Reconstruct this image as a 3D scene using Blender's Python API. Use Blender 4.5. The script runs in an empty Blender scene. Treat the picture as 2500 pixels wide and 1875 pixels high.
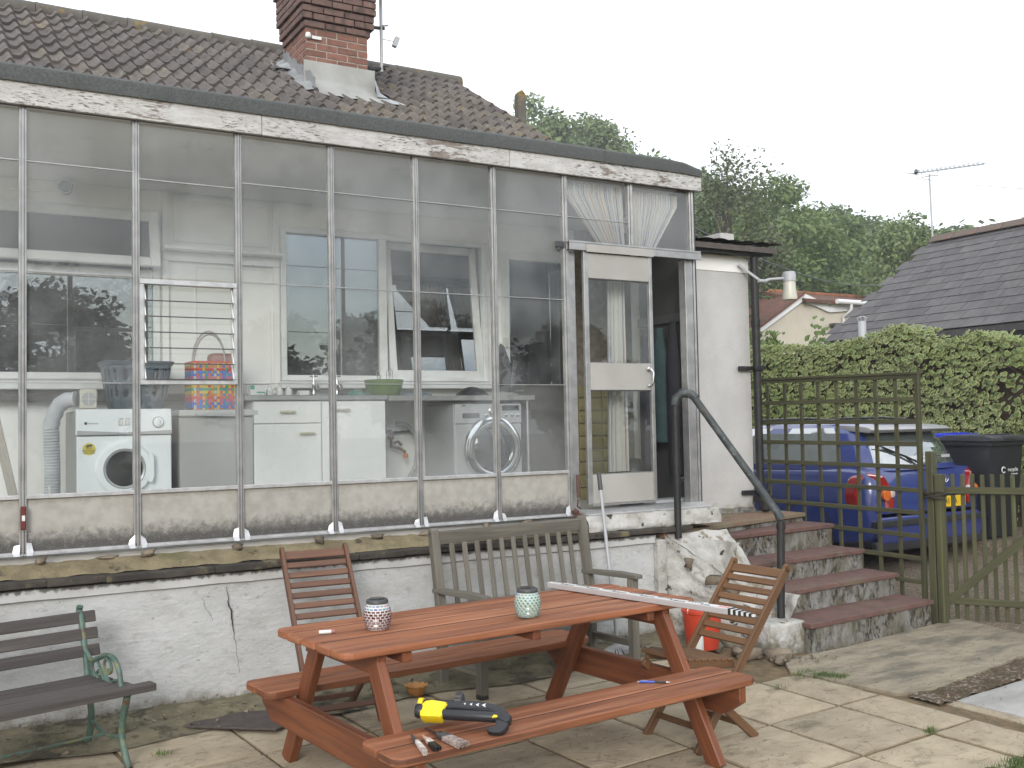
import bpy, bmesh, math, random
from math import sin, cos, tan, pi, radians, sqrt, atan2
from mathutils import Vector, Matrix, Euler, noise
sc = bpy.context.scene
COL = sc.collection
rng = random.Random(7)

# ------------------------------------------------------------------ camera
CAM = Vector((-0.526, -6.340, 1.661))
YAW, PITCH, ROLL = 0.529, 0.042, -0.020
fw = Vector((sin(YAW) * cos(PITCH), cos(YAW) * cos(PITCH), sin(PITCH)))
r0 = Vector((cos(YAW), -sin(YAW), 0)); u0 = r0.cross(fw)
rt = r0 * cos(ROLL) + u0 * sin(ROLL); up = -r0 * sin(ROLL) + u0 * cos(ROLL)
cd = bpy.data.cameras.new('camera'); cam = bpy.data.objects.new('camera', cd); COL.objects.link(cam)
m = Matrix((rt, up, -fw)).transposed().to_4x4(); m.translation = CAM
cam.matrix_world = m
cd.sensor_width = 36; cd.lens = 36.0; cd.clip_start = 0.05; cd.clip_end = 3000
sc.camera = cam

# ------------------------------------------------------------------ sky, sun, exposure
SUN_EL, SUN_AZ = radians(22), radians(214)     # azimuth clockwise from +Y: behind and to the left of the camera
w = bpy.data.worlds.new('World'); sc.world = w; w.use_nodes = True
nt = w.node_tree; nt.nodes.clear()
def wn(t, **k):
    n = nt.nodes.new(t)
    for a, b in k.items(): setattr(n, a, b)
    return n
sky = wn('ShaderNodeTexSky', sky_type='NISHITA', sun_disc=False)
sky.sun_elevation = SUN_EL; sky.sun_rotation = SUN_AZ; sky.air_density = 1.0; sky.dust_density = 1.5
tc = wn('ShaderNodeTexCoord'); sep = wn('ShaderNodeSeparateXYZ'); nt.links.new(tc.outputs['Generated'], sep.inputs[0])
# a cloud layer: the view direction meets a flat deck overhead
zc = wn('ShaderNodeMath', operation='MAXIMUM'); nt.links.new(sep.outputs['Z'], zc.inputs[0]); zc.inputs[1].default_value = 0.0
za = wn('ShaderNodeMath', operation='ADD'); nt.links.new(zc.outputs[0], za.inputs[0]); za.inputs[1].default_value = 0.25
dv = wn('ShaderNodeVectorMath', operation='DIVIDE'); nt.links.new(tc.outputs['Generated'], dv.inputs[0])
cmb = wn('ShaderNodeCombineXYZ')
for i in range(3): nt.links.new(za.outputs[0], cmb.inputs[i])
nt.links.new(cmb.outputs[0], dv.inputs[1])
cmap = wn('ShaderNodeMapping'); nt.links.new(dv.outputs[0], cmap.inputs[0]); cmap.inputs['Location'].default_value = (-7.469, -17.481, 0.0)
cn = wn('ShaderNodeTexNoise'); nt.links.new(cmap.outputs[0], cn.inputs['Vector'])
cn.inputs['Scale'].default_value = 0.5; cn.inputs['Detail'].default_value = 7; cn.inputs['Roughness'].default_value = 0.58
cr = wn('ShaderNodeValToRGB'); nt.links.new(cn.outputs['Fac'], cr.inputs[0])
cr.color_ramp.elements[0].position = 0.43; cr.color_ramp.elements[1].position = 0.52
cn2 = wn('ShaderNodeTexNoise'); nt.links.new(cmap.outputs[0], cn2.inputs['Vector']); cn2.inputs['Scale'].default_value = 1.9; cn2.inputs['Detail'].default_value = 5
cc = wn('ShaderNodeValToRGB'); nt.links.new(cn2.outputs['Fac'], cc.inputs[0])
cc.color_ramp.elements[0].position = 0.30; cc.color_ramp.elements[0].color = (10.6, 11.1, 11.8, 1)
cc.color_ramp.elements[1].position = 0.62; cc.color_ramp.elements[1].color = (13.8, 14.5, 15.4, 1)
mx = wn('ShaderNodeMix', data_type='RGBA'); nt.links.new(cr.outputs[0], mx.inputs[0]); skb = wn('ShaderNodeVectorMath', operation='SCALE'); skb.inputs['Scale'].default_value = 1.7; nt.links.new(sky.outputs[0], skb.inputs[0]); nt.links.new(skb.outputs[0], mx.inputs[6]); nt.links.new(cc.outputs[0], mx.inputs[7])
bg = wn('ShaderNodeBackground'); nt.links.new(mx.outputs[2], bg.inputs[0]); bg.inputs[1].default_value = 0.085
wo = wn('ShaderNodeOutputWorld'); nt.links.new(bg.outputs[0], wo.inputs[0])

sd = bpy.data.lights.new('sun', 'SUN'); sd.energy = 1.5; sd.angle = radians(24); sd.color = (1, 0.985, 0.96)
sun = bpy.data.objects.new('sun', sd); COL.objects.link(sun); sun.location = (0, -8, 14)
sdir = Vector((sin(SUN_AZ) * cos(SUN_EL), cos(SUN_AZ) * cos(SUN_EL), sin(SUN_EL)))
sun.rotation_euler = sdir.to_track_quat('Z', 'Y').to_euler()

vs = sc.view_settings
sc.display_settings.display_device = 'sRGB'
vs.view_transform = 'Standard'; vs.look = 'None'; vs.exposure = 0.56; vs.gamma = 1.0; vs.use_curve_mapping = False
sc.render.engine = 'CYCLES'
cy = sc.cycles
cy.max_bounces = 9; cy.diffuse_bounces = 4; cy.glossy_bounces = 4; cy.transmission_bounces = 6; cy.transparent_max_bounces = 20
cy.caustics_reflective = False; cy.caustics_refractive = False; cy.sample_clamp_indirect = 8
cy.use_denoising = True

# ------------------------------------------------------------------ materials
def _noise(N, L, vec, scale, detail=5, rough=.55):
    n = N.new('ShaderNodeTexNoise'); n.inputs['Scale'].default_value = scale; n.inputs['Detail'].default_value = detail
    n.inputs['Roughness'].default_value = rough; L.new(vec, n.inputs['Vector']); return n.outputs['Fac']
def _ramp(N, L, fac, a, b):
    n = N.new('ShaderNodeMapRange'); n.interpolation_type = 'SMOOTHSTEP'
    n.inputs['From Min'].default_value = a; n.inputs['From Max'].default_value = b; L.new(fac, n.inputs['Value']); return n.outputs[0]
def _mix(N, L, fac, a, b, blend='MIX'):
    n = N.new('ShaderNodeMix'); n.data_type = 'RGBA'; n.blend_type = blend
    for i, x in ((0, fac), (6, a), (7, b)):
        if hasattr(x, 'links'): L.new(x, n.inputs[i])
        elif i == 0: n.inputs[0].default_value = x
        else: n.inputs[i].default_value = (*x, 1)
    return n.outputs[2]
def _math(N, L, op, a, b=0.0):
    n = N.new('ShaderNodeMath'); n.operation = op
    for i, x in enumerate((a, b)):
        if hasattr(x, 'links'): L.new(x, n.inputs[i])
        else: n.inputs[i].default_value = x
    return n.outputs[0]
MATS = {}
def M(name, col, rough=.6, col2=None, ns=4., amt=(.35, .65), bump=.0, bs=60., metal=0., rnd=0., coord='Object', stretch=(1, 1, 1),
      stains=(), grime=(), spec=.5, coat=0., rvar=0., bdist=.01, terrace=0, tscale=3.):
    """layered procedural surface: two-tone noise, stains (noise patches), grime (patches tied to world height), fine bump"""
    mt = bpy.data.materials.new(name); mt.use_nodes = True; N = mt.node_tree.nodes; L = mt.node_tree.links
    bs_ = N['Principled BSDF']
    t = N.new('ShaderNodeTexCoord'); vec = t.outputs[coord]
    if rnd or rvar:
        oi = N.new('ShaderNodeObjectInfo')
        a = N.new('ShaderNodeVectorMath'); a.operation = 'SCALE'; a.inputs['Scale'].default_value = 37.0
        cb = N.new('ShaderNodeCombineXYZ')
        for i in range(3): L.new(oi.outputs['Random'], cb.inputs[i])
        L.new(cb.outputs[0], a.inputs[0])
        b = N.new('ShaderNodeVectorMath'); b.operation = 'ADD'; L.new(vec, b.inputs[0]); L.new(a.outputs[0], b.inputs[1]); vec = b.outputs[0]
    mp = N.new('ShaderNodeMapping'); mp.inputs['Scale'].default_value = stretch; L.new(vec, mp.inputs['Vector']); vec = mp.outputs[0]
    c = None
    if col2 is not None:
        c = _mix(N, L, _ramp(N, L, _noise(N, L, vec, ns), *amt), col, col2)
    else:
        rgb = N.new('ShaderNodeRGB'); rgb.outputs[0].default_value = (*col, 1); c = rgb.outputs[0]
    if terrace:                               # relief shade painted into the colour along the riven layer edges
        q0 = _math(N, L, 'MULTIPLY', _noise(N, L, vec, tscale, 4, .55), terrace); e0 = _math(N, L, 'SUBTRACT', q0, _math(N, L, 'FLOOR', q0))
        cav = _math(N, L, 'MULTIPLY', _math(N, L, 'SUBTRACT', 1.0, _ramp(N, L, e0, .02, .17)), _math(N, L, 'MULTIPLY', _ramp(N, L, _noise(N, L, vec, 7, 3), .40, .62), .75))
        c = _mix(N, L, cav, c, tuple(v * .36 for v in col))
    for i, s in enumerate(stains):            # (colour, scale, lo, hi[, strength])
        f = _ramp(N, L, _noise(N, L, vec, s[1], 7, .62), s[2], s[3])
        if len(s) > 4: f = _math(N, L, 'MULTIPLY', f, s[4])
        if len(s) > 5:                        # only inside larger patches: (.., scale, lo, hi)
            f = _math(N, L, 'MULTIPLY', f, _ramp(N, L, _noise(N, L, t.outputs[coord] if not (rnd or rvar) else b.outputs[0], s[5], 3), s[6], s[7]))
        c = _mix(N, L, f, c, s[0])
    if grime:
        g = N.new('ShaderNodeNewGeometry'); sp = N.new('ShaderNodeSeparateXYZ'); L.new(g.outputs['Position'], sp.inputs[0])
        for (gc, z0, z1, nsc, lo, hi, st) in grime:   # full at z0, gone at z1
            f = _ramp(N, L, sp.outputs['Z'], z1, z0) if z1 < z0 else _math(N, L, 'SUBTRACT', 1.0, _ramp(N, L, sp.outputs['Z'], z0, z1))
            nf = _noise(N, L, g.outputs['Position'], nsc, 7, .65)
            f = _ramp(N, L, _math(N, L, 'ADD', _math(N, L, 'MULTIPLY', f, .75), _math(N, L, 'SUBTRACT', nf, .5)), lo, hi)
            c = _mix(N, L, _math(N, L, 'MULTIPLY', f, st), c, gc)
    if rnd:
        hs = N.new('ShaderNodeHueSaturation'); L.new(c, hs.inputs['Color'])
        v = _math(N, L, 'ADD', _math(N, L, 'MULTIPLY', oi.outputs['Random'], rnd * 2), 1 - rnd); L.new(v, hs.inputs['Value']); c = hs.outputs[0]
    L.new(c, bs_.inputs['Base Color'])
    bs_.inputs['Roughness'].default_value = rough; bs_.inputs['Metallic'].default_value = metal
    bs_.inputs['Specular IOR Level'].default_value = spec
    if coat: bs_.inputs['Coat Weight'].default_value = coat; bs_.inputs['Coat Roughness'].default_value = .05
    if bump:
        bn = N.new('ShaderNodeBump'); bn.inputs['Strength'].default_value = bump; bn.inputs['Distance'].default_value = bdist
        h = _noise(N, L, vec, bs, 6, .6)
        if terrace:
            q = _math(N, L, 'MULTIPLY', _noise(N, L, vec, tscale, 4, .55), terrace); fl_ = _math(N, L, 'FLOOR', q); fr_ = _ramp(N, L, _math(N, L, 'SUBTRACT', q, fl_), .0, .22)
            h = _math(N, L, 'ADD', _math(N, L, 'MULTIPLY', h, .35), _math(N, L, 'MULTIPLY', _math(N, L, 'ADD', fl_, fr_), 2.2 / terrace))
        L.new(h, bn.inputs['Height']); L.new(bn.outputs[0], bs_.inputs['Normal'])
    MATS[name] = mt
    return mt
def glass(name, tint=(.96, .98, .97), refl=1.0, base=0.0, rough=0.0, dirt_veil=None):
    """thin window glass: transparent with a Fresnel reflection"""
    mt = bpy.data.materials.new(name); mt.use_nodes = True; N = mt.node_tree.nodes; L = mt.node_tree.links
    N.clear(); o = N.new('ShaderNodeOutputMaterial')
    tr = N.new('ShaderNodeBsdfTransparent'); tr.inputs[0].default_value = (*tint, 1)
    gl = N.new('ShaderNodeBsdfGlossy'); gl.inputs['Roughness'].default_value = rough
    g = N.new('ShaderNodeNewGeometry'); dt = N.new('ShaderNodeVectorMath'); dt.operation = 'DOT_PRODUCT'   # Schlick, the same from both sides of the pane
    L.new(g.outputs['Normal'], dt.inputs[0]); L.new(g.outputs['Incoming'], dt.inputs[1])
    oc = _math(N, L, 'SUBTRACT', 1.0, _math(N, L, 'ABSOLUTE', dt.outputs['Value']))
    fz_ = _math(N, L, 'ADD', .04, _math(N, L, 'MULTIPLY', _math(N, L, 'POWER', oc, 5.0), .96))
    f = _math(N, L, 'ADD', _math(N, L, 'MULTIPLY', fz_, refl), base)
    ms = N.new('ShaderNodeMixShader'); L.new(f, ms.inputs[0]); L.new(tr.outputs[0], ms.inputs[1]); L.new(gl.outputs[0], ms.inputs[2])
    out = ms.outputs[0]
    if dirt_veil:
        df = N.new('ShaderNodeBsdfDiffuse'); df.inputs[0].default_value = (*dirt_veil[0], 1)
        t = N.new('ShaderNodeTexCoord'); f2 = _math(N, L, 'MULTIPLY', _ramp(N, L, _noise(N, L, t.outputs['Object'], dirt_veil[1]), .3, .8), dirt_veil[2])
        m2 = N.new('ShaderNodeMixShader'); L.new(f2, m2.inputs[0]); L.new(out, m2.inputs[1]); L.new(df.outputs[0], m2.inputs[2]); out = m2.outputs[0]
    L.new(out, o.inputs[0]); MATS[name] = mt
    return mt

# ------------------------------------------------------------------ mesh builder
def V(*a): return Vector(a[0] if len(a) == 1 else a)
class MB:
    def __init__(s): s.v = []; s.f = []; s.uv = []; s.mi = []
    def add(s, vs, fs, uvs=None, mi=0):
        o = len(s.v); s.v += [tuple(x) for x in vs]
        for i, f in enumerate(fs):
            s.f.append([o + k for k in f]); s.mi.append(mi)
            s.uv.append(uvs[i] if uvs else [(vs[k][0], vs[k][1] + vs[k][2]) for k in f])
        return s
    def box(s, a, b, mi=0):
        a, b = V(a), V(b); d = b - a; ax = max(range(3), key=lambda i: abs(d[i]))
        p = a.copy(); q = b.copy(); mid = (a + b) / 2; o = [i for i in range(3) if i != ax]
        p = mid.copy(); q = mid.copy(); p[ax] = a[ax]; q[ax] = b[ax]
        upv = Vector((0, 0, 0)); upv[o[1]] = 1
        return s.bar(p, q, abs(d[o[0]]), abs(d[o[1]]), upv, mi)
    def bar(s, p, q, wd, ht, upv=(0, 0, 1), mi=0, w2=None, h2=None):
        p, q, upv = V(p), V(q), V(upv); d = (q - p); Ln = d.length; d.normalize()
        sx = d.cross(upv)
        if sx.length < 1e-6: sx = d.cross(Vector((1, 0, 0)))
        sx.normalize(); uz = sx.cross(d)
        w2 = wd if w2 is None else w2; h2 = ht if h2 is None else h2
        c = []
        for (P, ww, hh) in ((p, wd, ht), (q, w2, h2)):
            for (i, j) in ((-1, -1), (1, -1), (1, 1), (-1, 1)): c.append(P + sx * (i * ww / 2) + uz * (j * hh / 2))
        fs = [(0, 1, 5, 4), (1, 2, 6, 5), (2, 3, 7, 6), (3, 0, 4, 7), (3, 2, 1, 0), (4, 5, 6, 7)]
        ws = [wd, ht, wd, ht]; uvs = []; acc = 0
        for k in range(4):
            uvs.append([(0, acc), (0, acc + ws[k]), (Ln, acc + ws[k]), (Ln, acc)]); acc += ws[k] + .013
        uvs.append([(-.02, 0), (-.02, wd), (-.02, wd + ht), (-.02, ht)]); uvs.append([(Ln + .02, 0), (Ln + .02, wd), (Ln + .02, wd + ht), (Ln + .02, ht)])
        return s.add(c, fs, uvs, mi)
    def tube(s, pts, r, n=8, caps=True, mi=0, closed=False):
        pts = [V(p) for p in pts]; k = len(pts); rs = r if isinstance(r, (list, tuple)) else [r] * k
        vs = []; fs = []; uvs = []
        prev = None; acc = 0; accs = []
        for i, p in enumerate(pts):
            if closed: d = pts[(i + 1) % k] - pts[i - 1]
            else: d = pts[min(i + 1, k - 1)] - pts[max(i - 1, 0)]
            d.normalize()
            if prev is None:
                a = d.cross(Vector((0, 0, 1)));
                if a.length < 1e-3: a = d.cross(Vector((1, 0, 0)))
                a.normalize()
            else:
                a = prev - d * prev.dot(d); a.normalize()
            prev = a; b = d.cross(a)
            if i: acc += (p - pts[i - 1]).length
            accs.append(acc)
            for j in range(n):
                t = 2 * pi * j / n; vs.append(p + a * (cos(t) * rs[i]) + b * (sin(t) * rs[i]))
        for i in range(k if closed else k - 1):
            i2 = (i + 1) % k
            for j in range(n):
                j2 = (j + 1) % n; fs.append((i * n + j, i * n + j2, i2 * n + j2, i2 * n + j))
                e = accs[i2] if i2 else acc + .1
                uvs.append([(accs[i], j * rs[i]), (accs[i], (j + 1) * rs[i]), (e, (j + 1) * rs[i]), (e, j * rs[i])])
        if caps and not closed:
            fs.append(tuple(reversed(range(n)))); uvs.append([(0, 0)] * n)
            fs.append(tuple(range((k - 1) * n, k * n))); uvs.append([(0, 0)] * n)
        return s.add(vs, fs, uvs, mi)
    def lathe(s, prof, n=24, c=(0, 0, 0), axis=(0, 0, 1), mi=0, cap=True, sx=1., sy=1.):
        c = V(c); az = V(axis).normalized(); ax = az.cross(Vector((0, 0, 1)))
        if ax.length < 1e-4: ax = Vector((1, 0, 0))
        ax.normalize(); ay = az.cross(ax); k = len(prof); vs = []; fs = []; uvs = []
        for (r, z) in prof:
            for j in range(n):
                t = 2 * pi * j / n; vs.append(c + ax * (cos(t) * r * sx) + ay * (sin(t) * r * sy) + az * z)
        for i in range(k - 1):
            for j in range(n):
                j2 = (j + 1) % n; fs.append((i * n + j, i * n + j2, (i + 1) * n + j2, (i + 1) * n + j))
                uvs.append([(j / n, prof[i][1]), ((j + 1) / n, prof[i][1]), ((j + 1) / n, prof[i + 1][1]), (j / n, prof[i + 1][1])])
        if cap:
            if prof[0][0] > 1e-6: fs.append(tuple(reversed(range(n)))); uvs.append([(0, 0)] * n)
            if prof[-1][0] > 1e-6: fs.append(tuple(range((k - 1) * n, k * n))); uvs.append([(0, 0)] * n)
        return s.add(vs, fs, uvs, mi)
    def prism(s, poly, o, ex, ey, h, mi=0):
        """polygon (x, y) in the frame o, ex, ey, extruded by h along ex x ey"""
        o, ex, ey = V(o), V(ex), V(ey); ez = ex.cross(ey).normalized(); n = len(poly)
        vs = [o + ex * x + ey * y for x, y in poly] + [o + ex * x + ey * y + ez * h for x, y in poly]
        fs = [tuple(reversed(range(n))), tuple(range(n, 2 * n))]; uvs = [[poly[k] for k in fs[0]], [poly[k - n] for k in fs[1]]]
        for i in range(n):
            j = (i + 1) % n; fs.append((i, j, n + j, n + i)); l = sqrt((poly[i][0] - poly[j][0]) ** 2 + (poly[i][1] - poly[j][1]) ** 2)
            uvs.append([(0, 0), (l, 0), (l, h), (0, h)])
        return s.add(vs, fs, uvs, mi)
    def grid(s, fn, nu, nv, mi=0):
        vs = [fn(i / nu, j / nv) for j in range(nv + 1) for i in range(nu + 1)]
        fs = [(j * (nu + 1) + i, j * (nu + 1) + i + 1, (j + 1) * (nu + 1) + i + 1, (j + 1) * (nu + 1) + i) for j in range(nv) for i in range(nu)]
        return s.add(vs, fs, None, mi)
    def mesh(s, name, mats, bevel=0., smooth=None, seg=1, off=None):
        me = bpy.data.meshes.new(name)
        vs = s.v if off is None else [(a - off[0], b - off[1], c - off[2]) for a, b, c in s.v]
        me.from_pydata(vs, [], s.f)
        ul = me.uv_layers.new(name='UVMap'); flat = [c for f in s.uv for p in f for c in p]; ul.data.foreach_set('uv', flat)
        if not isinstance(mats, (list, tuple)): mats = [mats]
        for x in mats: me.materials.append(x)
        if len(mats) > 1: me.polygons.foreach_set('material_index', s.mi)
        bm = bmesh.new(); bm.from_mesh(me)
        if bevel:
            es = [e for e in bm.edges if len(e.link_faces) == 2 and e.calc_face_angle(0) > .5]
            bmesh.ops.bevel(bm, geom=es, offset=bevel, segments=seg, affect='EDGES', profile=.6)
        bmesh.ops.recalc_face_normals(bm, faces=bm.faces)
        bm.to_mesh(me); bm.free()
        if smooth is not None:
            me.polygons.foreach_set('use_smooth', [True] * len(me.polygons)); me.set_sharp_from_angle(angle=smooth)
        me.update(); return me
    def build(s, name, mats, parent=None, bevel=0., smooth=None, seg=1, world=True, label=None):
        """one object; verts are world coordinates when world is True and the parent chain is only translated"""
        off = root_loc(parent) if (parent is not None and world) else None
        o = bpy.data.objects.new(name, s.mesh(name, mats, bevel, smooth, seg, off)); COL.objects.link(o); o.parent = parent
        if label: o['label'] = label
        return o
def root_loc(o):
    l = Vector((0, 0, 0))
    while o is not None: l = l + o.location; o = o.parent
    return l
def thing(name, loc, label, cat, group=None, rz=0., kind=None):
    o = bpy.data.objects.new(name, None); COL.objects.link(o); o.location = loc; o.rotation_euler = (0, 0, rz); o.empty_display_size = .1
    if label: o['label'] = label
    if cat: o['category'] = cat
    if group: o['group'] = group
    if kind: o['kind'] = kind
    return o
def tag(o, label, cat, group=None):
    o['label'] = label; o['category'] = cat
    if group: o['group'] = group
    return o
def struct(o): o['kind'] = 'structure'; return o
def inst(name, me, parent, loc, rot=(0, 0, 0), scale=(1, 1, 1)):
    o = bpy.data.objects.new(name, me); COL.objects.link(o); o.parent = parent
    o.location = Vector(loc) - (root_loc(parent) if parent else Vector()); o.rotation_euler = rot; o.scale = scale; return o
def text(name, body, size, mat, parent, mtx, extrude=.0004, sx=1., align='CENTER'):
    """lettering turned into a mesh; mtx places it in the parent's frame"""
    cu = bpy.data.curves.new(name, 'FONT'); cu.body = body; cu.size = size; cu.extrude = extrude; cu.align_x = align; cu.align_y = 'CENTER'; cu.resolution_u = 2
    t = bpy.data.objects.new(name, cu); me = bpy.data.meshes.new_from_object(t); bpy.data.objects.remove(t); bpy.data.curves.remove(cu)
    me.transform(mtx @ Matrix.Scale(sx, 4, (1, 0, 0))); me.materials.append(mat)
    o = bpy.data.objects.new(name, me); COL.objects.link(o); o.parent = parent; return o
def frame(o, ex, ey):
    ex, ey = V(ex).normalized(), V(ey).normalized(); ez = ex.cross(ey)
    mm = Matrix((ex, ey, ez)).transposed().to_4x4(); mm.translation = V(o); return mm
def gz(y): return .03 * (y + 2.2)      # the patio falls gently away from the house
def holes_wall(mb, x0, x1, z0, z1, y0, y1, holes, mi=0):
    """a wall in the XZ plane with rectangular openings, cut into butt-jointed blocks"""
    xs = sorted({x0, x1, *[h[0] for h in holes], *[h[1] for h in holes]}); zs = sorted({z0, z1, *[h[2] for h in holes], *[h[3] for h in holes]})
    for i in range(len(xs) - 1):
        for j in range(len(zs) - 1):
            cx, cz = (xs[i] + xs[i + 1]) / 2, (zs[j] + zs[j + 1]) / 2
            if any(h[0] < cx < h[1] and h[2] < cz < h[3] for h in holes): continue
            A = (xs[i], y0, zs[j]); B = (xs[i + 1], y1, zs[j + 1])
            def solid(ii, jj):
                if not (0 <= ii < len(xs) - 1 and 0 <= jj < len(zs) - 1): return False
                ax, az = (xs[ii] + xs[ii + 1]) / 2, (zs[jj] + zs[jj + 1]) / 2
                return not any(h[0] < ax < h[1] and h[2] < az < h[3] for h in holes)
            a, b = A, B; c = [(a[0], a[1], a[2]), (b[0], a[1], a[2]), (b[0], b[1], a[2]), (a[0], b[1], a[2]), (a[0], a[1], b[2]), (b[0], a[1], b[2]), (b[0], b[1], b[2]), (a[0], b[1], b[2])]
            fs = [(0, 1, 5, 4), (2, 3, 7, 6)]
            if not solid(i, j - 1): fs.append((3, 2, 1, 0))
            if not solid(i, j + 1): fs.append((4, 5, 6, 7))
            if not solid(i - 1, j): fs.append((3, 0, 4, 7))
            if not solid(i + 1, j): fs.append((1, 2, 6, 5))
            mb.add(c, fs, None, mi)
# ------------------------------------------------------------------ the palette
MOSS = (.075, .085, .025)
ALU = M('aluminium', (.47, .465, .46), .42, (.36, .36, .355), 9, bump=.08, bs=120, metal=.75, spec=.4, stains=[((.30, .29, .26), 5, .62, .75, .5)])
ALUB = M('bright_trim', (.62, .62, .62), .34, (.50, .50, .50), 20, metal=.5)
DOORP = M('door_panel', (.40, .39, .365), .45, (.35, .34, .315), 3, stains=[((.27, .26, .22), 9, .62, .76, .5)])
PANEL = M('weathered_board', (.40, .385, .35), .8, (.325, .31, .275), 14, (.3, .7), bump=.25, bs=180, rnd=.03,
          stains=[((.36, .33, .27), 5, .55, .75, .7)], grime=[((.095, .091, .085), 1.03, 1.25, 24, .28, .80, .9), ((.030, .029, .028), 1.04, 1.20, 150, .62, .80, .7), ((.36, .345, .315), 1.03, 1.26, 170, .86, .92, .7), ((.25, .23, .19), 1.31, 1.24, 20, .45, .8, .6)])
FASCIA = M('flaking_white_paint', (.54, .535, .52), .6, (.44, .43, .415), 8, bump=.25, bs=40, stretch=(1, 5, 5),
           stains=[((.20, .165, .14), 9, .51, .535, .95, 2.2, .54, .62), ((.085, .07, .06), 26, .56, .58, .9, 2.6, .44, .56), ((.30, .27, .24), 34, .585, .60, .7)], rnd=.02)
FELT = M('mineral_felt', (.062, .068, .066), .95, (.095, .102, .098), 90, bump=.3, bs=300, rnd=.05, stains=[((.055, .062, .058), 4, .55, .75, .7)])
CEIL = M('ceiling_board', (.84, .83, .80), .8, (.79, .78, .75), 1.5, stains=[((.42, .39, .33), 2.2, .58, .75, .6)])
INWALL = M('inner_white_wall', (.89, .89, .87), .8, (.85, .85, .82), 2, bump=.1, bs=30, stains=[((.5, .48, .41), 3, .6, .8, .5)])
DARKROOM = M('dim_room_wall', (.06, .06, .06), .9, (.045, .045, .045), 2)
UPVC = M('white_upvc', (.86, .87, .87), .3, (.70, .71, .70), 3)
BLOCKY = M('yellow_painted_block', (.33, .29, .14), .8, (.26, .23, .12), 6, bump=.3, bs=40)
FLOORV = M('vinyl_floor', (.6, .58, .54), .5, (.52, .50, .46), 6)
RENDER = M('white_painted_render', (.49, .495, .49), .8, (.425, .43, .42), 3.2, (.35, .65), bump=.45, bs=16, bdist=.02, stretch=(1, 1, 1.8),
           stains=[((.33, .315, .285), 2.3, .47, .68, .5), ((.30, .29, .265), 11, .54, .68, .55), ((.12, .11, .095), 38, .57, .64, .6, 2.4, .53, .62), ((.14, .13, .11), 14, .66, .69, .7), ((.53, .535, .53), 26, .56, .66, .6)],
           grime=[((.17, .15, .105), .05, .34, 7, .40, .85, .9), ((.05, .045, .035), .05, .24, 30, .50, .72, .9), ((.30, .29, .26), .84, .70, 13, .55, .8, .55)])
BANDM = M('white_band_render', (.50, .505, .495), .8, (.43, .43, .415), 4, bump=.35, bs=30, stains=[((.12, .11, .09), 9, .66, .72, .75)],
          grime=[((.05, .045, .035), .845, .77, 26, .42, .66, .85)])
LUMP = M('peeling_white_masonry', (.50, .49, .465), .85, (.33, .32, .285), 5, (.35, .7), bump=.8, bs=18, bdist=.03,
         stains=[((.20, .17, .11), 6, .56, .66, .9), ((.035, .03, .022), 8, .62, .66)], grime=[((.12, .105, .06), .02, .35, 8, .4, .75, .85)])
RISER = M('peeling_riser', (.255, .25, .235), .9, (.16, .15, .125), 9, bump=.9, bs=30, bdist=.02, stretch=(1, 1, .55),
          stains=[((.13, .11, .075), 7, .46, .62, .85), ((.045, .04, .03), 17, .50, .62, .85, 3.5, .40, .58), ((.022, .02, .016), 38, .48, .58, .9, 5, .44, .60), ((.075, .08, .028), 9, .60, .72, .7)])
TREAD = M('worn_red_tread', (.155, .079, .066), .8, (.115, .066, .055), 9, bump=.3, bs=60, rnd=.10,
          stains=[((.14, .115, .075), 5, .54, .68, .75), ((.20, .15, .125), 16, .60, .74, .6), ((.045, .04, .03), 9, .60, .7, .8)])
LANDT = M('mossy_landing', (.20, .165, .105), .85, (.24, .13, .09), 3, bump=.4, bs=50, stains=[((.10, .10, .04), 6, .55, .65, .8), ((.04, .035, .03), 8, .62, .68)])
COPE = M('blackened_coping', (.032, .028, .024), .9, (.06, .05, .04), 8, bump=.6, bs=45, rnd=.12,
         stains=[((.15, .13, .07), 6, .55, .66, .8), ((.12, .055, .045), 5, .64, .72, .6), ((.35, .33, .29), 21, .70, .73)])
FILLET = M('sandy_cement', (.235, .195, .115), .95, (.16, .13, .075), 9, bump=.8, bs=70, bdist=.015,
           stains=[((.05, .042, .03), 7, .60, .66, .9), ((.11, .11, .045), 4, .55, .7, .7)])
RUBBLE = M('rubble', (.20, .165, .12), .95, (.12, .095, .07), 8, bump=.6, bs=40, rnd=.2)
SLAB = M('riven_slab', (.385, .32, .225), .9, (.30, .25, .172), 5, (.3, .7), bump=1., bs=34, bdist=.008, rnd=.10, stretch=(1, 1.6, 1), terrace=9, tscale=3.2,
         stains=[((.12, .098, .062), 3.4, .55, .72, .7), ((.10, .09, .055), 8, .62, .75, .5), ((.34, .31, .24), 24, .64, .75, .5)])
SLABW = M('pale_slab', (.27, .262, .245), .9, (.38, .37, .35), 6, bump=.4, bs=40, rnd=.06)
JOINT = M('joint_soil', (.20, .14, .075), 1, (.12, .09, .05), 12, bump=.8, bs=60, bdist=.02, stains=[((.07, .08, .02), 4, .58, .7, .6)])
STRIP = M('broken_concrete', (.21, .18, .115), 1, (.13, .115, .07), 7, bump=.9, bs=20, bdist=.03, stains=[((.055, .048, .03), 5, .52, .62, .9), ((.075, .085, .03), 6, .60, .72, .7)])
PAD = M('brushed_concrete', (.31, .265, .19), .9, (.235, .20, .145), 3, bump=.8, bs=26, bdist=.015, stretch=(1, 3, 1),
        stains=[((.10, .092, .07), 1.9, .46, .66, .8), ((.10, .09, .065), 14, .56, .66, .6), ((.36, .34, .28), 30, .68, .74, .5)])
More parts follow.
